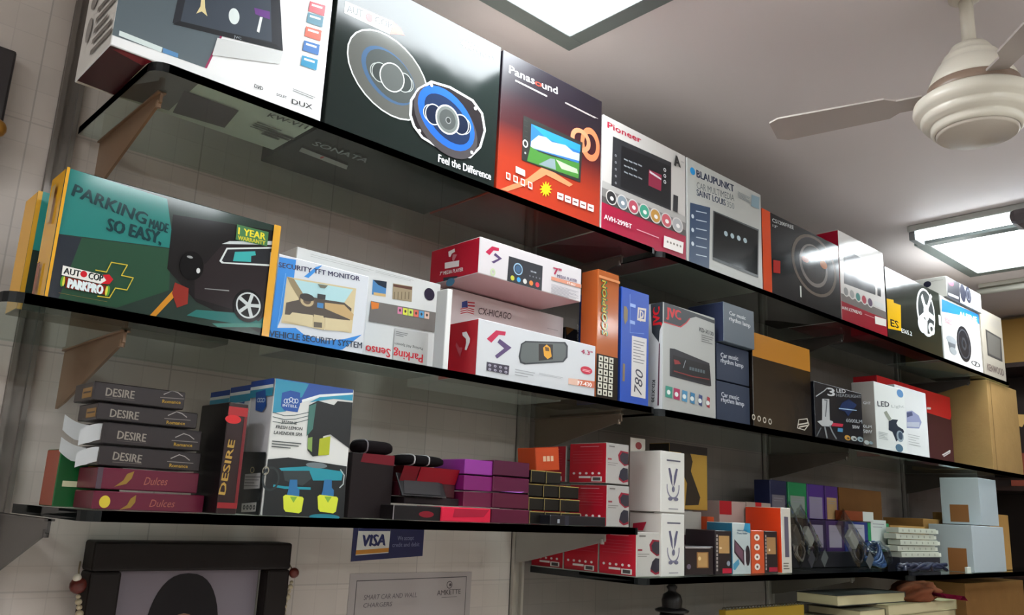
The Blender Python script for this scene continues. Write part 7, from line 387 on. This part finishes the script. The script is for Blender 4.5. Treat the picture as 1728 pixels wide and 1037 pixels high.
carton('file_box', 'dark blue carton with grey label, upper row far left', 'box', 'coloured label cartons', 2.1660, 2.2552, 1.2800, 0.0500, 0.0170, 0.1170, '1c2244', 'satin', {}, [['paper_label','F',((1,'p','6a6670',((0.0089,0.0017),(0.0785,0.0017),(0.0785,0.0601),(0.0089,0.0601))),)],['label_print','F',((2,'p','8a8690',((0.0178,0.0501),(0.0696,0.0501),(0.0696,0.0518),(0.0178,0.0518))),(3,'p','8a8690',((0.0178,0.0434),(0.0607,0.0434),(0.0607,0.0451),(0.0178,0.0451))))]], rot=0, flaps=False, tab=0)
carton('file_box', 'green topped carton with grey label, upper row second', 'box', 'coloured label cartons', 2.2635, 2.3665, 1.2800, 0.0500, 0.0170, 0.1170, '1f7a4a', 'satin', {}, [['paper_label','F',((1,'p','7f8a84',((0.0103,0.0017),(0.0907,0.0017),(0.0907,0.0619),(0.0103,0.0619))),)],['label_print','F',((2,'p','8a8690',((0.0206,0.0516),(0.0804,0.0516),(0.0804,0.0533),(0.0206,0.0533))),(3,'p','8a8690',((0.0206,0.0447),(0.0701,0.0447),(0.0701,0.0464),(0.0206,0.0464))))]], rot=0, flaps=False, tab=0)
carton('file_box', 'violet carton with lavender label, upper row third', 'box', 'coloured label cartons', 2.3709, 2.4702, 1.2800, 0.0500, 0.0170, 0.1170, '4a2a78', 'satin', {}, [['paper_label','F',((1,'p','8a829a',((0.0099,0.0018),(0.0873,0.0018),(0.0873,0.0637),(0.0099,0.0637))),)],['label_print','F',((2,'p','8a8690',((0.0199,0.0531),(0.0774,0.0531),(0.0774,0.0549),(0.0199,0.0549))),(3,'p','8a8690',((0.0199,0.046),(0.0675,0.046),(0.0675,0.0478),(0.0199,0.0478))))]], rot=0, flaps=False, tab=0)
carton('file_box', 'violet carton with tan label, upper row right end', 'box', 'coloured label cartons', 2.4779, 2.5570, 1.2800, 0.0500, 0.0170, 0.1170, '4a2a70', 'satin', {}, [['paper_label','F',((1,'p','a88a60',((0.0079,0.0018),(0.0696,0.0018),(0.0696,0.0654),(0.0079,0.0654))),)],['label_print','F',((2,'p','8a8690',((0.0158,0.0545),(0.0617,0.0545),(0.0617,0.0563),(0.0158,0.0563))),(3,'p','8a8690',((0.0158,0.0473),(0.0538,0.0473),(0.0538,0.0491),(0.0158,0.0491))))]], rot=0, flaps=False, tab=0)
carton('cardboard_box', 'small brown cardboard box right of the green edged carton', 'box', 'brown cardboard boxes', 2.8438, 3.1153, 1.2500, 0.1000, -0.1300, 0.0110, '9a7440', 'kraft', {'F': 'a87f48'}, [], rot=0, flaps=False, tab=0)
carton('cardboard_box', 'tall cardboard box standing at right end of the middle shelf, front flap bent', 'box', 'brown cardboard boxes', 3.4014, 3.7200, 1.1080, 0.2900, 0.2225, 0.5515, '8f7246', 'kraft', {'L': '907448'}, [['seam','F',((1,'p','5f4828',((0.0319,0.0),(0.0366,0.0),(0.0366,0.329),(0.0319,0.329))),)]], rot=0, flaps=False, tab=0)
carton('white_parcel', 'lower white parcel of two, brown tape patch on side', 'box', 'white taped parcels', 3.1462, 3.4490, 1.1100, 0.1400, -0.1300, 0.0224, 'a2acb0', 'card', {'L': 'a8b2b6'}, [['tape_patch','L',((1,'p','8a5a30',((0.0588,0.0),(0.119,0.0),(0.119,0.0762),(0.0588,0.0762))),)]], rot=0, flaps=False, tab=0)
carton('white_parcel', 'upper white parcel of two, set on the lower one', 'box', 'white taped parcels', 3.2576, 3.4279, 1.1150, 0.1300, 0.0254, 0.1864, '9ca6aa', 'card', {'L': 'b0b8ba'}, [['tape_patch','L',((1,'p','8a5a30',((0.0286,0.008),(0.091,0.008),(0.091,0.0676),(0.0286,0.0676))),)]], rot=0, flaps=False, tab=0)
carton('cardboard_box', 'brown cardboard box behind and right of the white parcels', 'box', 'brown cardboard boxes', 3.4690, 3.6690, 1.1600, 0.2000, -0.1300, 0.0690, 'a88048', 'kraft', {}, [], rot=0, flaps=False, tab=0)
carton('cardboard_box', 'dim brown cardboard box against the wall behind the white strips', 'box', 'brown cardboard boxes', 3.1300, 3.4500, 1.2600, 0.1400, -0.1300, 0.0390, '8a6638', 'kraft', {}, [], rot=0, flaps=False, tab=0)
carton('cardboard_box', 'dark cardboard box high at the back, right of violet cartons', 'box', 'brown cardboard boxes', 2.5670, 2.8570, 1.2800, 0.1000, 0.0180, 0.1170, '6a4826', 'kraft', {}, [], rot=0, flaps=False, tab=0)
carton('flat_carton', 'flat brown carton with white end on the lower label cartons', 'box', None, 2.5270, 2.7170, 1.2460, 0.0300, 0.0180, 0.0470, '7a3a1c', 'card', {}, [['white_end','F',((1,'p','c3cac6',((0.1178,0.0),(0.19,0.0),(0.19,0.029),(0.1178,0.029))),)]], rot=0, flaps=False, tab=0)
carton('storage_carton', 'long dark carton under the coloured label cartons', 'box', None, 2.1500, 2.8400, 1.2470, 0.0900, -0.1160, -0.0725, '1c1a20', 'card', {}, [], rot=0, flaps=False, tab=0)
carton('storage_carton', 'dark carton under the upper left label cartons', 'box', None, 2.1500, 2.3050, 1.2600, 0.0700, -0.0700, 0.0180, '201c26', 'card', {}, [], rot=0, flaps=False, tab=0)
GAD = dict(big=0.0781, left=0.0839, right=0.0865)
# ---------------- things that are not cartons ----------------
# ceiling fan, at rest
t = tag(empty('ceiling_fan', (1.595, .5, ZC)), 'cream ceiling fan with ringed round motor hanging from short rod', 'ceiling fan')
cream = mat('d3ccbd', 'satin'); F0 = -.229
bm = bmesh.new(); add_tube(bm, [(0, 0, -.001), (0, 0, F0+.115)], .0125, 16); link('down_rod', bm, cream, (0, 0, 0), t, True)
bm = bmesh.new(); add_lathe(bm, [(0, 0), (.03, -.0005), (.03, -.008), (.02, -.014), (.0, -.015)], 32); link('ceiling_canopy', bm, cream, (0, 0, 0), t, True)
bm = bmesh.new(); add_lathe(bm, [(0, F0+0.121), (0.03162, F0+0.1183), (0.0372, F0+0.1095), (0.03813, F0+0.1027), (0.0465, F0+0.09792), (0.05022, F0+0.09112), (0.05115, F0+0.08432), (0.05766, F0+0.07888), (0.06696, F0+0.06188), (0.0744, F0+0.04488), (0.07719, F0+0.03468), (0, F0+0.034)], 48); link('motor_cover', bm, cream, (0, 0, 0), t, True)
bm = bmesh.new(); add_lathe(bm, [(0, F0+.036), (0.07812, F0+.036), (0.07812, F0+.012), (0, F0+.012)], 48); link('motor_band', bm, mat('8a7464', 'satin'), (0, 0, 0), t, True)
bm = bmesh.new(); add_lathe(bm, [(0, F0+.012), (0.093, F0+.012), (0.1032, F0+.004), (0.1051, F0-.008), (0.1014, F0-.018), (0.093, F0-.021), (0.09207, F0-.024), (0.093, F0-.03), (0.08835, F0-.037), (0.07812, F0-.039), (0.07626, F0-.042), (0.07719, F0-.05), (0.07161, F0-.056), (0.06975, F0-.056)], 56); link('motor_body', bm, cream, (0, 0, 0), t, True)
bm = bmesh.new(); add_lathe(bm, [(0.06882, F0-.05), (0.06882, F0-.059), (0.0651, F0-.062), (0, F0-.064)], 56); link('bottom_cap', bm, mat('bdb3a6', 'satin'), (0, 0, 0), t, True)
for k, a in enumerate((105, 225, 345)):
    bm = bmesh.new(); pts = [(.085, -.02), (.13, -.02), (.15, -.034), (.35, -.042), (.37, -.03), (.37, .03), (.35, .04), (.15, .034), (.13, .02), (.085, .02)]
    add_prism(bm, pts, 'z', -.002, .002); bmesh.ops.rotate(bm, verts=bm.verts, cent=(0, 0, 0), matrix=Matrix.Rotation(math.radians(9), 3, 'X')); bmesh.ops.rotate(bm, verts=bm.verts, cent=(0, 0, 0), matrix=Matrix.Rotation(math.radians(a), 3, 'Z')); bmesh.ops.translate(bm, verts=bm.verts, vec=(0, 0, F0+.026))
    link('blade', bm, mat('a89e98', 'satin'), (0, 0, 0), t)
t = tag(empty('ceiling_speaker', (2.72, .67, ZC)), 'dark grey rounded fixture on ceiling at the right frame edge', 'fixture')  # stand-in for an unidentified dark shape, its form and mount made up
bm = bmesh.new(); add_box(bm, (-.06, -.16, -.115), (.06, .105, -.07), .02); link('body', bm, mat('5a5458', 'plastic'), (0, 0, 0), t); link('mount', box_bm((-.02, -.1, -.072), (.02, -.04, 0)), mat('4a4648', 'plastic'), (0, 0, 0), t)
# dark frame hanging left of the shelves, brass knob
t = tag(empty('wall_frame', (.155, YW, E+.55)), 'dark framed panel on wall at upper left frame edge', 'picture frame')
link('frame', box_bm((-.12, -.03, -.1), (.075, -.001, .1), .004), mat('2a2526', 'satin'), (0, 0, 0), t); link('panel', box_bm((-.09, -.033, -.07), (.05, -.029, .07)), mat('3a2a2a', 'satin'), (0, 0, 0), t)
t = tag(empty('brass_hook', (.222, YW, E+.52)), 'small brass knob on wall at left frame edge', 'hook'); bm = bmesh.new(); add_ball(bm, (0, -.03, 0), .014); add_tube(bm, [(0, -.02, 0), (0, -.0005, 0)], .005); link('knob', bm, mat('b8863a', 'metal', .7), (0, 0, 0), t)
# loose gadgets on the lower left shelf
def pouch(name, label, x, y, z, lx, ly, hz, col, stripes, trim):
    t = tag(empty(name, (x, y, E+z)), label, 'pouch', 'dark cushions on the red cartons')
    bm = bmesh.new(); n = 16; prof = [(ly/2*math.copysign(abs(math.cos(a))**.6, math.cos(a)), hz/2+hz/2*math.copysign(abs(math.sin(a))**.6, math.sin(a))) for a in [2*math.pi*k/n for k in range(n)]]
    prev = None; rings = []
    for i in range(9):
        u = -1+2*i/8; s = (1-abs(u)**5)*.35+.65; rings.append([bm.verts.new((u*lx/2, p[0]*s, hz/2+(p[1]-hz/2)*s)) for p in prof])
    for A, B in zip(rings[:-1], rings[1:]):
        for k in range(n): bm.faces.new((A[k], A[(k+1) % n], B[(k+1) % n], B[k]))
    bm.faces.new(rings[0][::-1]); bm.faces.new(rings[-1]); bmesh.ops.recalc_face_normals(bm, faces=bm.faces); link('cushion_body', bm, mat(col, 'cloth'), (0, 0, 0), t, True)
    for u in stripes:
        bm = bmesh.new(); add_tube(bm, [(u*lx/2, p[0]*1.01, hz/2+(p[1]-hz/2)*1.02) for p in prof+prof[:1]], .0012, 6, cap=False); s = link('piping', bm, mat(trim, 'cloth'), (0, 0, 0), t); tag(s, 'pale piping', None)
    return t
g_top = GAD['big']; 
pouch('cushion_pouch', 'black rounded pouch lying on the big black carton', .790, 1.19, g_top+.0008, .062, .05, .022, '1a1416', (-.75,), '8a8488')
pouch('cushion_pouch', 'black pouch with two white piping lines on red flaps', .872, 1.175, .0655, .085, .06, .018, '141012', (-.6, .1), 'b8b4b4')
t = tag(empty('open_gift_box', (.872, 1.175, E+.0165)), 'open red box with folded flaps under the piped black pouch', 'box')
link('box_body', box_bm((-.052, -.03, 0), (.062, .04, .022), .001), mat('3a0c16', 'satin'), (0, 0, 0), t)
link('inner_box', box_bm((-.03, -.015, .022), (.045, .035, .0485), .001), mat('7a1020', 'satin'), (0, 0, 0), t)
for x0, x1, c in ((-.05, -.022, '8a1424'), (-.016, .062, 'b0182c')):
    bm = bmesh.new(); A = [bm.verts.new(p) for p in ((x0-.004, -.03, .022), (x1, -.03, .022), (x1+.004, -.036, .047), (x0, -.036, .047))]; bm.faces.new(A); B = [bm.verts.new(p) for p in ((x0, -.036, .047), (x1+.004, -.036, .047), (x1, .0, .0485), (x0+.004, .0, .0485))]; bm.faces.new(B); bmesh.ops.solidify(bm, geom=bm.faces[:], thickness=.001)
    link('flap', bm, mat(c, 'satin'), (0, 0, 0), t)
t = tag(empty('display_tray', (.866, 1.121, E+.0015)), 'tilted black display tray leaning on the open red box', 'tray'); t.rotation_euler = (math.radians(58), 0, 0)
link('tray_frame', box_bm((-.05, .018, -.003), (.04, .06, 0), .001), mat('1c1a1c', 'satin'), (0, 0, 0), t); bm = bmesh.new(); add_prism(bm, [(-.046, .021), (.028, .021), (.037, .057), (-.036, .057)], 'z', 0, .0008); link('tray_window', bm, mat('2c2a2c', 'satin'), (0, 0, 0), t)
# clear bags and cables on the lowest shelf
PLA = glass('clear_plastic', 'd4d2ce', .07, 1.6)
for k, (x, y, z, rz, tl, lb) in enumerate(((2.16, 1.165, S4, .1, 1.0, 'clear bag with coiled cable leaning beside tall orange carton'), (2.30, 1.2, S4, .05, 1.05, 'clear bag with grey charger leaning right of the coiled cable bag'), (2.44, 1.135, S4, -.05, 1.1, 'clear bag with dark cable lying low before blue label carton'))):
    t = tag(empty('plastic_bag', (x, y, E+z)), lb, 'plastic bag', 'clear plastic bags of cables'); t.rotation_euler = (0, -tl*.75, rz)
    bm = bmesh.new(); n = 10
    for s in (-1, 1):
        V = [[bm.verts.new((.042*(2*i/n-1)*(1-.25*(j/n)), s*(.016*math.sin(math.pi*i/n)*(.3+.7*math.sin(math.pi*min(1, j/n*1.1)))+.002*math.sin(i*2.3+j*1.7)), .05+.16*j/n)) for i in range(n+1)] for j in range(n+1)]
        for j in range(n):
            for i in range(n): bm.faces.new((V[j][i], V[j][i+1], V[j+1][i+1], V[j+1][i]) if s < 0 else (V[j][i+1], V[j][i], V[j+1][i], V[j+1][i+1]))
    link('bag_film', bm, PLA, (0, 0, 0), t, True)
    bm = bmesh.new(); add_tube(bm, [(.022*math.cos(a), .002*math.sin(3*a)+.001*a, .07+.028*math.sin(a)) for a in [i*.35 for i in range(42)]], .0026, 7); link('coiled_cable', bm, mat('8d8a86' if k == 0 else '3a3a40', 'plastic'), (0, 0, 0), t, True)
    link('cable_plug', box_bm((-.016, -.007, .1), (.012, .007, .15), .003), mat('4a4848' if k == 0 else 'a8b0b0', 'plastic'), (0, 0, 0), t); link('header_card', box_bm((-.02, -.0185, .03), (.016, -.0175, .06)), mat('4a4d4e' if k else '2c2c32', 'card'), (0, 0, 0), t)
t = tag(empty('cable_tie_bag', (2.55, 1.18, E+S4)), 'round bundle of blue coiled cable wrapped in clear film', 'cable bundle')
bm = bmesh.new()
for q in range(4): add_tube(bm, [((.05-.006*q)*math.cos(a), (.03-.004*q)*math.sin(a), .036+.026*math.sin(a+q*.4)+.004*q) for a in [i*.3 for i in range(22)]], .006, 7)
link('cable_loops', bm, mat('28466e', 'plastic'), (0, 0, 0), t, True); bm = bmesh.new(); bmesh.ops.create_icosphere(bm, subdivisions=4, radius=1)
for v in bm.verts:
    p = v.co.copy(); k = 1+.14*math.sin(p.x*7+p.z*5)+.1*math.sin(p.y*11-p.x*6); v.co = Vector((p.x*.066*k, p.y*.045*k, max(.001, .04+p.z*.038*k)))
link('film_wrap', bm, glass('clear_film', 'c8d4e0', .22, 1.35), (0, 0, 0), t, True)
t = tag(empty('cable_bundle', (2.72, 1.15, E+S4B)), 'loose dark blue cables lying in front of white strips', 'cable bundle', None)
bm = bmesh.new(); rnd = random.Random(3)
for q in range(6): add_tube(bm, [(-.07+.3*i/9, .012*math.sin(i*1.1+q)+.006*q-.02, .010+.018*abs(math.sin(i*.9+q*1.3))) for i in range(10)], .006, 7)
link('cables', bm, mat('1c2238', 'plastic'), (0, 0, 0), t, True)
zz = S4B+.012
for k in range(5):
    lx = (2.775, 3.09); y = 1.195+.004*(k % 2); dx = (.012, -.004, .008, -.01, .0)[k]
    if k == 0: zz = S4B+.045
    t = tag(empty('led_strip_pack', ((lx[0]+lx[1])/2+dx, y+.02, E+zz)), ('bottom white strip pack of the stack beside white parcels', 'second white strip pack from the bottom of the stack', 'middle white strip pack of the stack', 'second white strip pack from the top of the stack', 'topmost white strip pack of the stack')[k], 'strip pack', 'stack of white strip packs')
    link('strip_tray', box_bm((-.155, -.02, 0), (.135, .02, .0165), .001), mat('b9bcae', 'card'), (0, 0, 0), t); link('end_flap', box_bm((.1352, -.016, .001), (.165, .018, .013), .001), mat('c9ccc0', 'card'), (0, 0, 0), t)
    bm = bmesh.new()
    for i in range(6): bmesh.ops.create_circle(bm, cap_ends=True, radius=.004, segments=12, matrix=Matrix.Translation((-.125+.045*i, -.0206, .008)) @ Matrix.Rotation(math.pi/2, 4, 'X'))
    link('punched_holes', bm, mat('8a8c80', 'card'), (0, 0, 0), t); zz += .0185
t = tag(link('support_carton', box_bm((-.16, -.02, 0), (.15, .02, .0435), .001), mat('23232c', 'card'), (2.935, 1.215, E+S4B+.0005)), 'dark slim carton under the white strip packs', 'box')
t = tag(empty('white_label_tag', (3.135, 1.125, E+S4B)), 'small white tag lying at the shelf edge left of parcels', 'tag'); link('card', box_bm((-.022, -.004, 0), (.016, .004, .018), .001), mat('c9ccc0', 'card'), (0, 0, 0), t)
# bent flap on the tall cardboard box is part of that box
tb = [o for o in C.objects if o.get('label', '').startswith('tall cardboard box')][0]
w2 = (3.72-3.401)/2; bm = bmesh.new(); add_prism(bm, [(w2+.001, .235), (w2+.11, .245), (w2+.125, .232), (w2+.05, .19), (w2+.001, .19)], 'y', -.14, -.137); link('bent_flap', bm, mat('b08c54', 'kraft'), (0, 0, 0), tb)
# framed portrait with bead garlands
t = tag(empty('framed_portrait', (.609, YW-.02, E-.3)), 'dark wooden framed portrait of a person with dark hair, under lower shelf', 'framed portrait')
fx0, fx1, ft, fb = -.163, .163, .229, -.2
bm = bmesh.new()
for a, b in (((fx0, ft-.044), (fx1, ft)), ((fx0, fb), (fx1, fb+.05)), ((fx0, fb+.05), (fx0+.045, ft-.044)), ((fx1-.042, fb+.05), (fx1, ft-.044))): add_box(bm, (a[0], -.03, a[1]), (b[0], .018, b[1]), .004)
link('frame', bm, mat('140b09', 'card'), (0, 0, 0), t)
link('backing_photo', box_bm((fx0+.044, -.004, fb+.048), (fx1-.041, .004, ft-.042)), mat('7a7078', 'card'), (0, 0, 0), t)
bm = bmesh.new(); hx = -.005; add_prism(bm, [(hx+.06*math.copysign(abs(math.cos(a))**.8, math.cos(a)), .083+.096*math.sin(a)) for a in [math.pi*k/20 for k in range(21)]]+[(hx-.058, -.03), (hx+.058, -.03)], 'y', -.0052, -.0042); link('portrait_hair', bm, mat('120c10', 'card'), (0, 0, 0), t)
bm = bmesh.new(); add_prism(bm, [(hx+.034*math.cos(2*math.pi*k/24), .068+.05*math.sin(2*math.pi*k/24)) for k in range(24)], 'y', -.0062, -.0053); link('portrait_face', bm, mat('8a6450', 'satin'), (0, 0, 0), t)
bm = bmesh.new(); add_prism(bm, [(hx-.1, -.15), (hx+.1, -.15), (hx+.09, -.05), (hx+.03, -.01), (hx-.03, -.01), (hx-.09, -.05)], 'y', -.0052, -.0045); link('portrait_shirt', bm, mat('6a6a74', 'satin'), (0, 0, 0), t)
bm = bmesh.new(); add_box(bm, (fx1-.046, -.0065, fb+.05), (fx1-.0435, -.004, ft-.046)); link('inner_bead', bm, mat('8a8680', 'metal', .4), (0, 0, 0), t)
for sx, px_, pz, lb in ((-1, .432, -.134, 'bead garland hanging at the left side of the portrait frame'), (1, .782, -.121, 'bead garland hanging at the right side of the portrait frame')):
    t = tag(empty('bead_garland', (px_, 1.385, E+pz)), lb, 'garland', 'bead garlands on the portrait'); bm = bmesh.new(); add_ball(bm, (0, 0, 0), .012 if sx < 0 else .009); link('round_bead', bm, mat('5a1c14', 'satin'), (0, 0, 0), t)
    if sx < 0: bm = bmesh.new(); add_ball(bm, (-.004, -.004, .011), .006); link('pearl_bead', bm, mat('c9c0b0', 'satin'), (0, 0, 0), t)
    bm = bmesh.new(); z = -.012; i = 0
    while z > -.16:
        r = (.0035, .005, .0042, .006)[i % 4]; add_ball(bm, (-sx*(.012-.00)*min(1, (-z)/.05)+sx*.0, 0, z-r), r, 1, 1, .9, 10); z -= 1.7*r; i += 1
    o = link('small_beads', bm, mat('b0a084', 'satin'), (0, 0, 0), t); o['kind'] = 'stuff'
    bm = bmesh.new(); add_tube(bm, [(0, 0, 0), (sx*-.004, .02, .02), (sx*-.012, .0445, .03)], .0012, 6); link('thread', bm, mat('8a7a60', 'cloth'), (0, 0, 0), t)
# stickers on the wall
def flat(name, label, cat, quad, col, parts):
    x0 = min(p[0] for p in quad); z0 = min(p[1] for p in quad); t = empty(name, (x0, YW, E+z0)); tag(t, label, cat)
    bm = bmesh.new(); add_prism(bm, [(p[0]-x0, p[1]-z0) for p in quad], 'y', -.0012, -.0002); link('sheet', bm, mat(col, 'satin'), (0, 0, 0), t); lay = [.0]
    for pn, ds in parts:
        bm = bmesh.new(); pm = []; draw(bm, ds, lambda u, v, e: (u, -.0014-e, v), pm, 'satin', lay); link(pn, bm, pm, (0, 0, 0), t)
    return t
flat('card_payment_sticker', 'navy card payment sticker on tiled wall below lower shelf', 'sticker', [(.924, -.106), (1.092, -.096), (1.092, -.036), (.924, -.038)], '1c2050', [
    ('white_badge', [('p', 'd9d6d0', [(.009, .011), (.084, .016), (.085, .063), (.011, .062)]), ('p', '20265c', [(.011, .056), (.0845, .057), (.085, .062), (.011, .061)]), ('p', 'c8842c', [(.009, .0125), (.084, .0175), (.0841, .0255), (.0093, .0205)])]),
    ('lettering', [('t', '20265c', 'VISA', .02, .0275, .054, .021, .05, .03, .18)]), ('small_lettering', [('t', '8488a8', 'We accept', .103, .040, .04, .008, .03, .0, 0), ('t', '8488a8', 'credit and debit', .092, .027, .066, .008, .03, .0, 0)])])
flat('poster', 'pale grey poster with thin black border on wall, below payment sticker', 'poster', [(.925, -.45), (1.225, -.45), (1.225, -.128), (.925, -.128)], 'a39a98', [
    ('border', [('p', '4a4448', [(.014, .02), (.0155, .02), (.0165, .309), (.015, .309)]), ('p', '4a4448', [(.015, .308), (.286, .3115), (.286, .313), (.015, .3095)]), ('p', '4a4448', [(.285, .02), (.2865, .02), (.2865, .313), (.285, .313)])]),
    ('lettering', [('t', '6a6266', 'SMART CAR AND WALL', .034, .274, .125, .009, .012, .004, .15), ('t', '6a6266', 'CHARGERS', .034, .26, .066, .008, .012, .004, .15), ('t', '4a4246', 'AMKETTE', .21, .277, .062, .0095, .03, .004, .0)]),
    ('logo', [('e', '4a4246', .241, .297, .0075, .0075, .8, 0), ('e', '4a4246', .243, .297, .003, .003, 0, 0), ('p', '5a5256', [(.222, .272), (.262, .273), (.262, .2738), (.222, .2728)])]),
    ('small_print', [('e', '4a4246', .17, .219, .006, .004, 0, 0), ('e', '6a6266', .255, .216, .004, .004, 0, 0), ('l', '7a7276', .05, .1, .26, .16, 4, .3)])])
# statue, books, cloth on the shelf below the frame edge
t = tag(empty('statuette', (1.68, 1.25, E+S5)), 'small dark statuette with wide brim under the lowest glass shelf', 'statuette')
dk = mat('171214', 'satin'); top = -.147-S5
bm = bmesh.new(); add_lathe(bm, [(0, 0), (.04, 0), (.04, .012), (.026, .02), (.026, .08), (.03, .11), (.027, top-.062), (0, top-.06)], 28); link('body', bm, dk, (0, 0, 0), t, True)
bm = bmesh.new(); add_lathe(bm, [(0, top-.062), (.038, top-.06), (.039, top-.056), (.026, top-.051), (0, top-.05)], 32); link('brim', bm, dk, (0, 0, 0), t, True)
bm = bmesh.new(); add_lathe(bm, [(.022, top-.053), (.024, top-.035), (.02, top-.022), (.01, top-.016), (.009, top-.012), (.013, top-.006), (.008, top), (0, top+.002)], 24); link('finial', bm, dk, (0, 0, 0), t, True)
t = tag(empty('spiral_notebook', (2.09, 1.26, E+S5)), 'upright yellow notebook with spiral top under the lowest shelf', 'notebook')
link('cover', box_bm((-.19, -.008, 0), (.19, .012, .131), .001), mat('a8862a', 'card'), (0, 0, 0), t); bm = bmesh.new()
for i in range(26): add_tube(bm, [(-.18+.0145*i, .002+.007*math.cos(a), .131+.006*math.sin(a)) for a in [2*math.pi*k/8 for k in range(9)]], .0011, 5, cap=False)
link('spiral_binding', bm, mat('6a6458', 'metal', .6), (0, 0, 0), t)
def book(x0, x1, y, d, z0, z1, label, cover, rz=0):
    t = tag(empty('book', ((x0+x1)/2, y+d/2, E+z0)), label, 'book', 'cream books under the lowest shelf'); w = (x1-x0)/2; h = z1-z0; t.rotation_euler = (0, 0, rz)
    link('pages', box_bm((-w+.003, -d/2+.002, .0025), (w-.003, d/2-.003, h-.0025)), mat('c9bd98', 'card'), (0, 0, 0), t); bm = bmesh.new(); add_box(bm, (-w, -d/2, 0), (w, d/2, .0022), .0008); add_box(bm, (-w, -d/2, h-.0022), (w, d/2, h), .0008); add_box(bm, (w-.0028, -d/2, .002), (w, d/2, h-.002)); link('cover', bm, mat(cover, 'card'), (0, 0, 0), t); return t
zb = S5
for k, (x0, x1, th, lb, cv) in enumerate(((2.42, 3.1, .05, 'broad cream ledger at the bottom of the book pile', 'b8ac88'), (2.40, 3.12, .045, 'broad cream ledger, second of the book pile', '8a8468'), (2.44, 2.60, .022, 'small cream book at left of the third layer', '6a6450'))):
    book(x0, x1, 1.17, .16, zb, zb+th, lb, cv); zb += th+.0005
    if k == 2: zb -= th+.0005
book(2.61, 3.12, 1.165, .16, zb, zb+.03, 'cream ledger with dark cover under the brown cloth', 'b8ac88'); zb += .0305
book(2.385, 2.80, 1.2, .13, zb, zb+.03, 'topmost cream book with dark grey cover, left of the cloth', '4a4844', -.03)
t = tag(empty('cloth_bundle', (2.90, 1.21, E+zb)), 'crumpled brown cloth bundle on the cream books', 'cloth'); rnd = random.Random(8)
bm = bmesh.new(); bmesh.ops.create_icosphere(bm, subdivisions=4, radius=1)
for v in bm.verts:
    p = v.co.copy(); k = 1+.16*math.sin(p.x*5+p.y*3)+.1*math.sin(p.y*9+p.z*7+1)+.07*math.sin(p.x*14-p.z*6); v.co = Vector((p.x*.1*k, p.y*.06*k, max(0, .024+p.z*.036*k)))
link('cloth_folds', bm, mat('7a4630', 'cloth'), (0, 0, 0), t, True)
bm = bmesh.new(); L = [(-.0, -.058, .02), (.05, -.08, .012), (.12, -.092, .006), (.17, -.1, .002), (.2, -.105, -.02)]
A = [bm.verts.new(p) for p in L]; B = [bm.verts.new((p[0]+.03, p[1]+.022, p[2]+.012)) for p in L]
for i in range(4): bm.faces.new((A[i], A[i+1], B[i+1], B[i]))
bmesh.ops.solidify(bm, geom=bm.faces[:], thickness=.002); link('magenta_ribbon', bm, mat('8a1438', 'cloth'), (0, 0, 0), t, True)
carton('cardboard_box', 'large brown cardboard box below the lowest shelf at right', 'box', 'brown cardboard boxes', 3.3, 3.9, 1.2, .2, S5+.001, -.175, '8a6238', 'kraft', {}, [])
# cabinet on the right wall
t = tag(empty('wall_cabinet', (XR, .7, E)), 'tan laminate cabinet with open dark shelves on right wall', 'cabinet')
yel = mat('b98f4c', 'wall'); drk = mat('2a1e1a', 'satin')
link('upper_panel', box_bm((-.05, -.9, .745), (-.0005, .729, .98)), yel, (0, 0, 0), t)
link('back_board', box_bm((-.01, -.9, -1.2), (-.0005, .729, .74)), mat('2e2420', 'satin'), (0, 0, 0), t)
for z in (.73, .20, -.16, -.6): link('shelf_board', box_bm((-.3, -.9, z-.02), (-.011, .729, z)), drk, (0, 0, 0), t)
for k, (y0, y1, z0, h, c, lb) in enumerate(((1.08, 1.28, .2, .14, '7a3a2a', 'brown box on cabinet shelf behind the tall cardboard box'), (.86, 1.07, .2, .235, '24509a', 'blue box with yellow label on cabinet shelf at right frame edge'), (.93, 1.2, -.16, .2, '8a6a44', 'brown box on lower cabinet shelf behind parcels'))):
    b = tag(link('storage_box', box_bm((-.12, 0, 0), (.12, y1-y0, h), .002), mat(c, 'card'), (XR-.16, y0, E+z0+.0005)), lb, 'box')
    if k == 1: link('yellow_label', box_bm((-.1206, .12, .14), (-.1201, .19, .2)), mat('c9b83a', 'card'), (0, 0, 0), b)
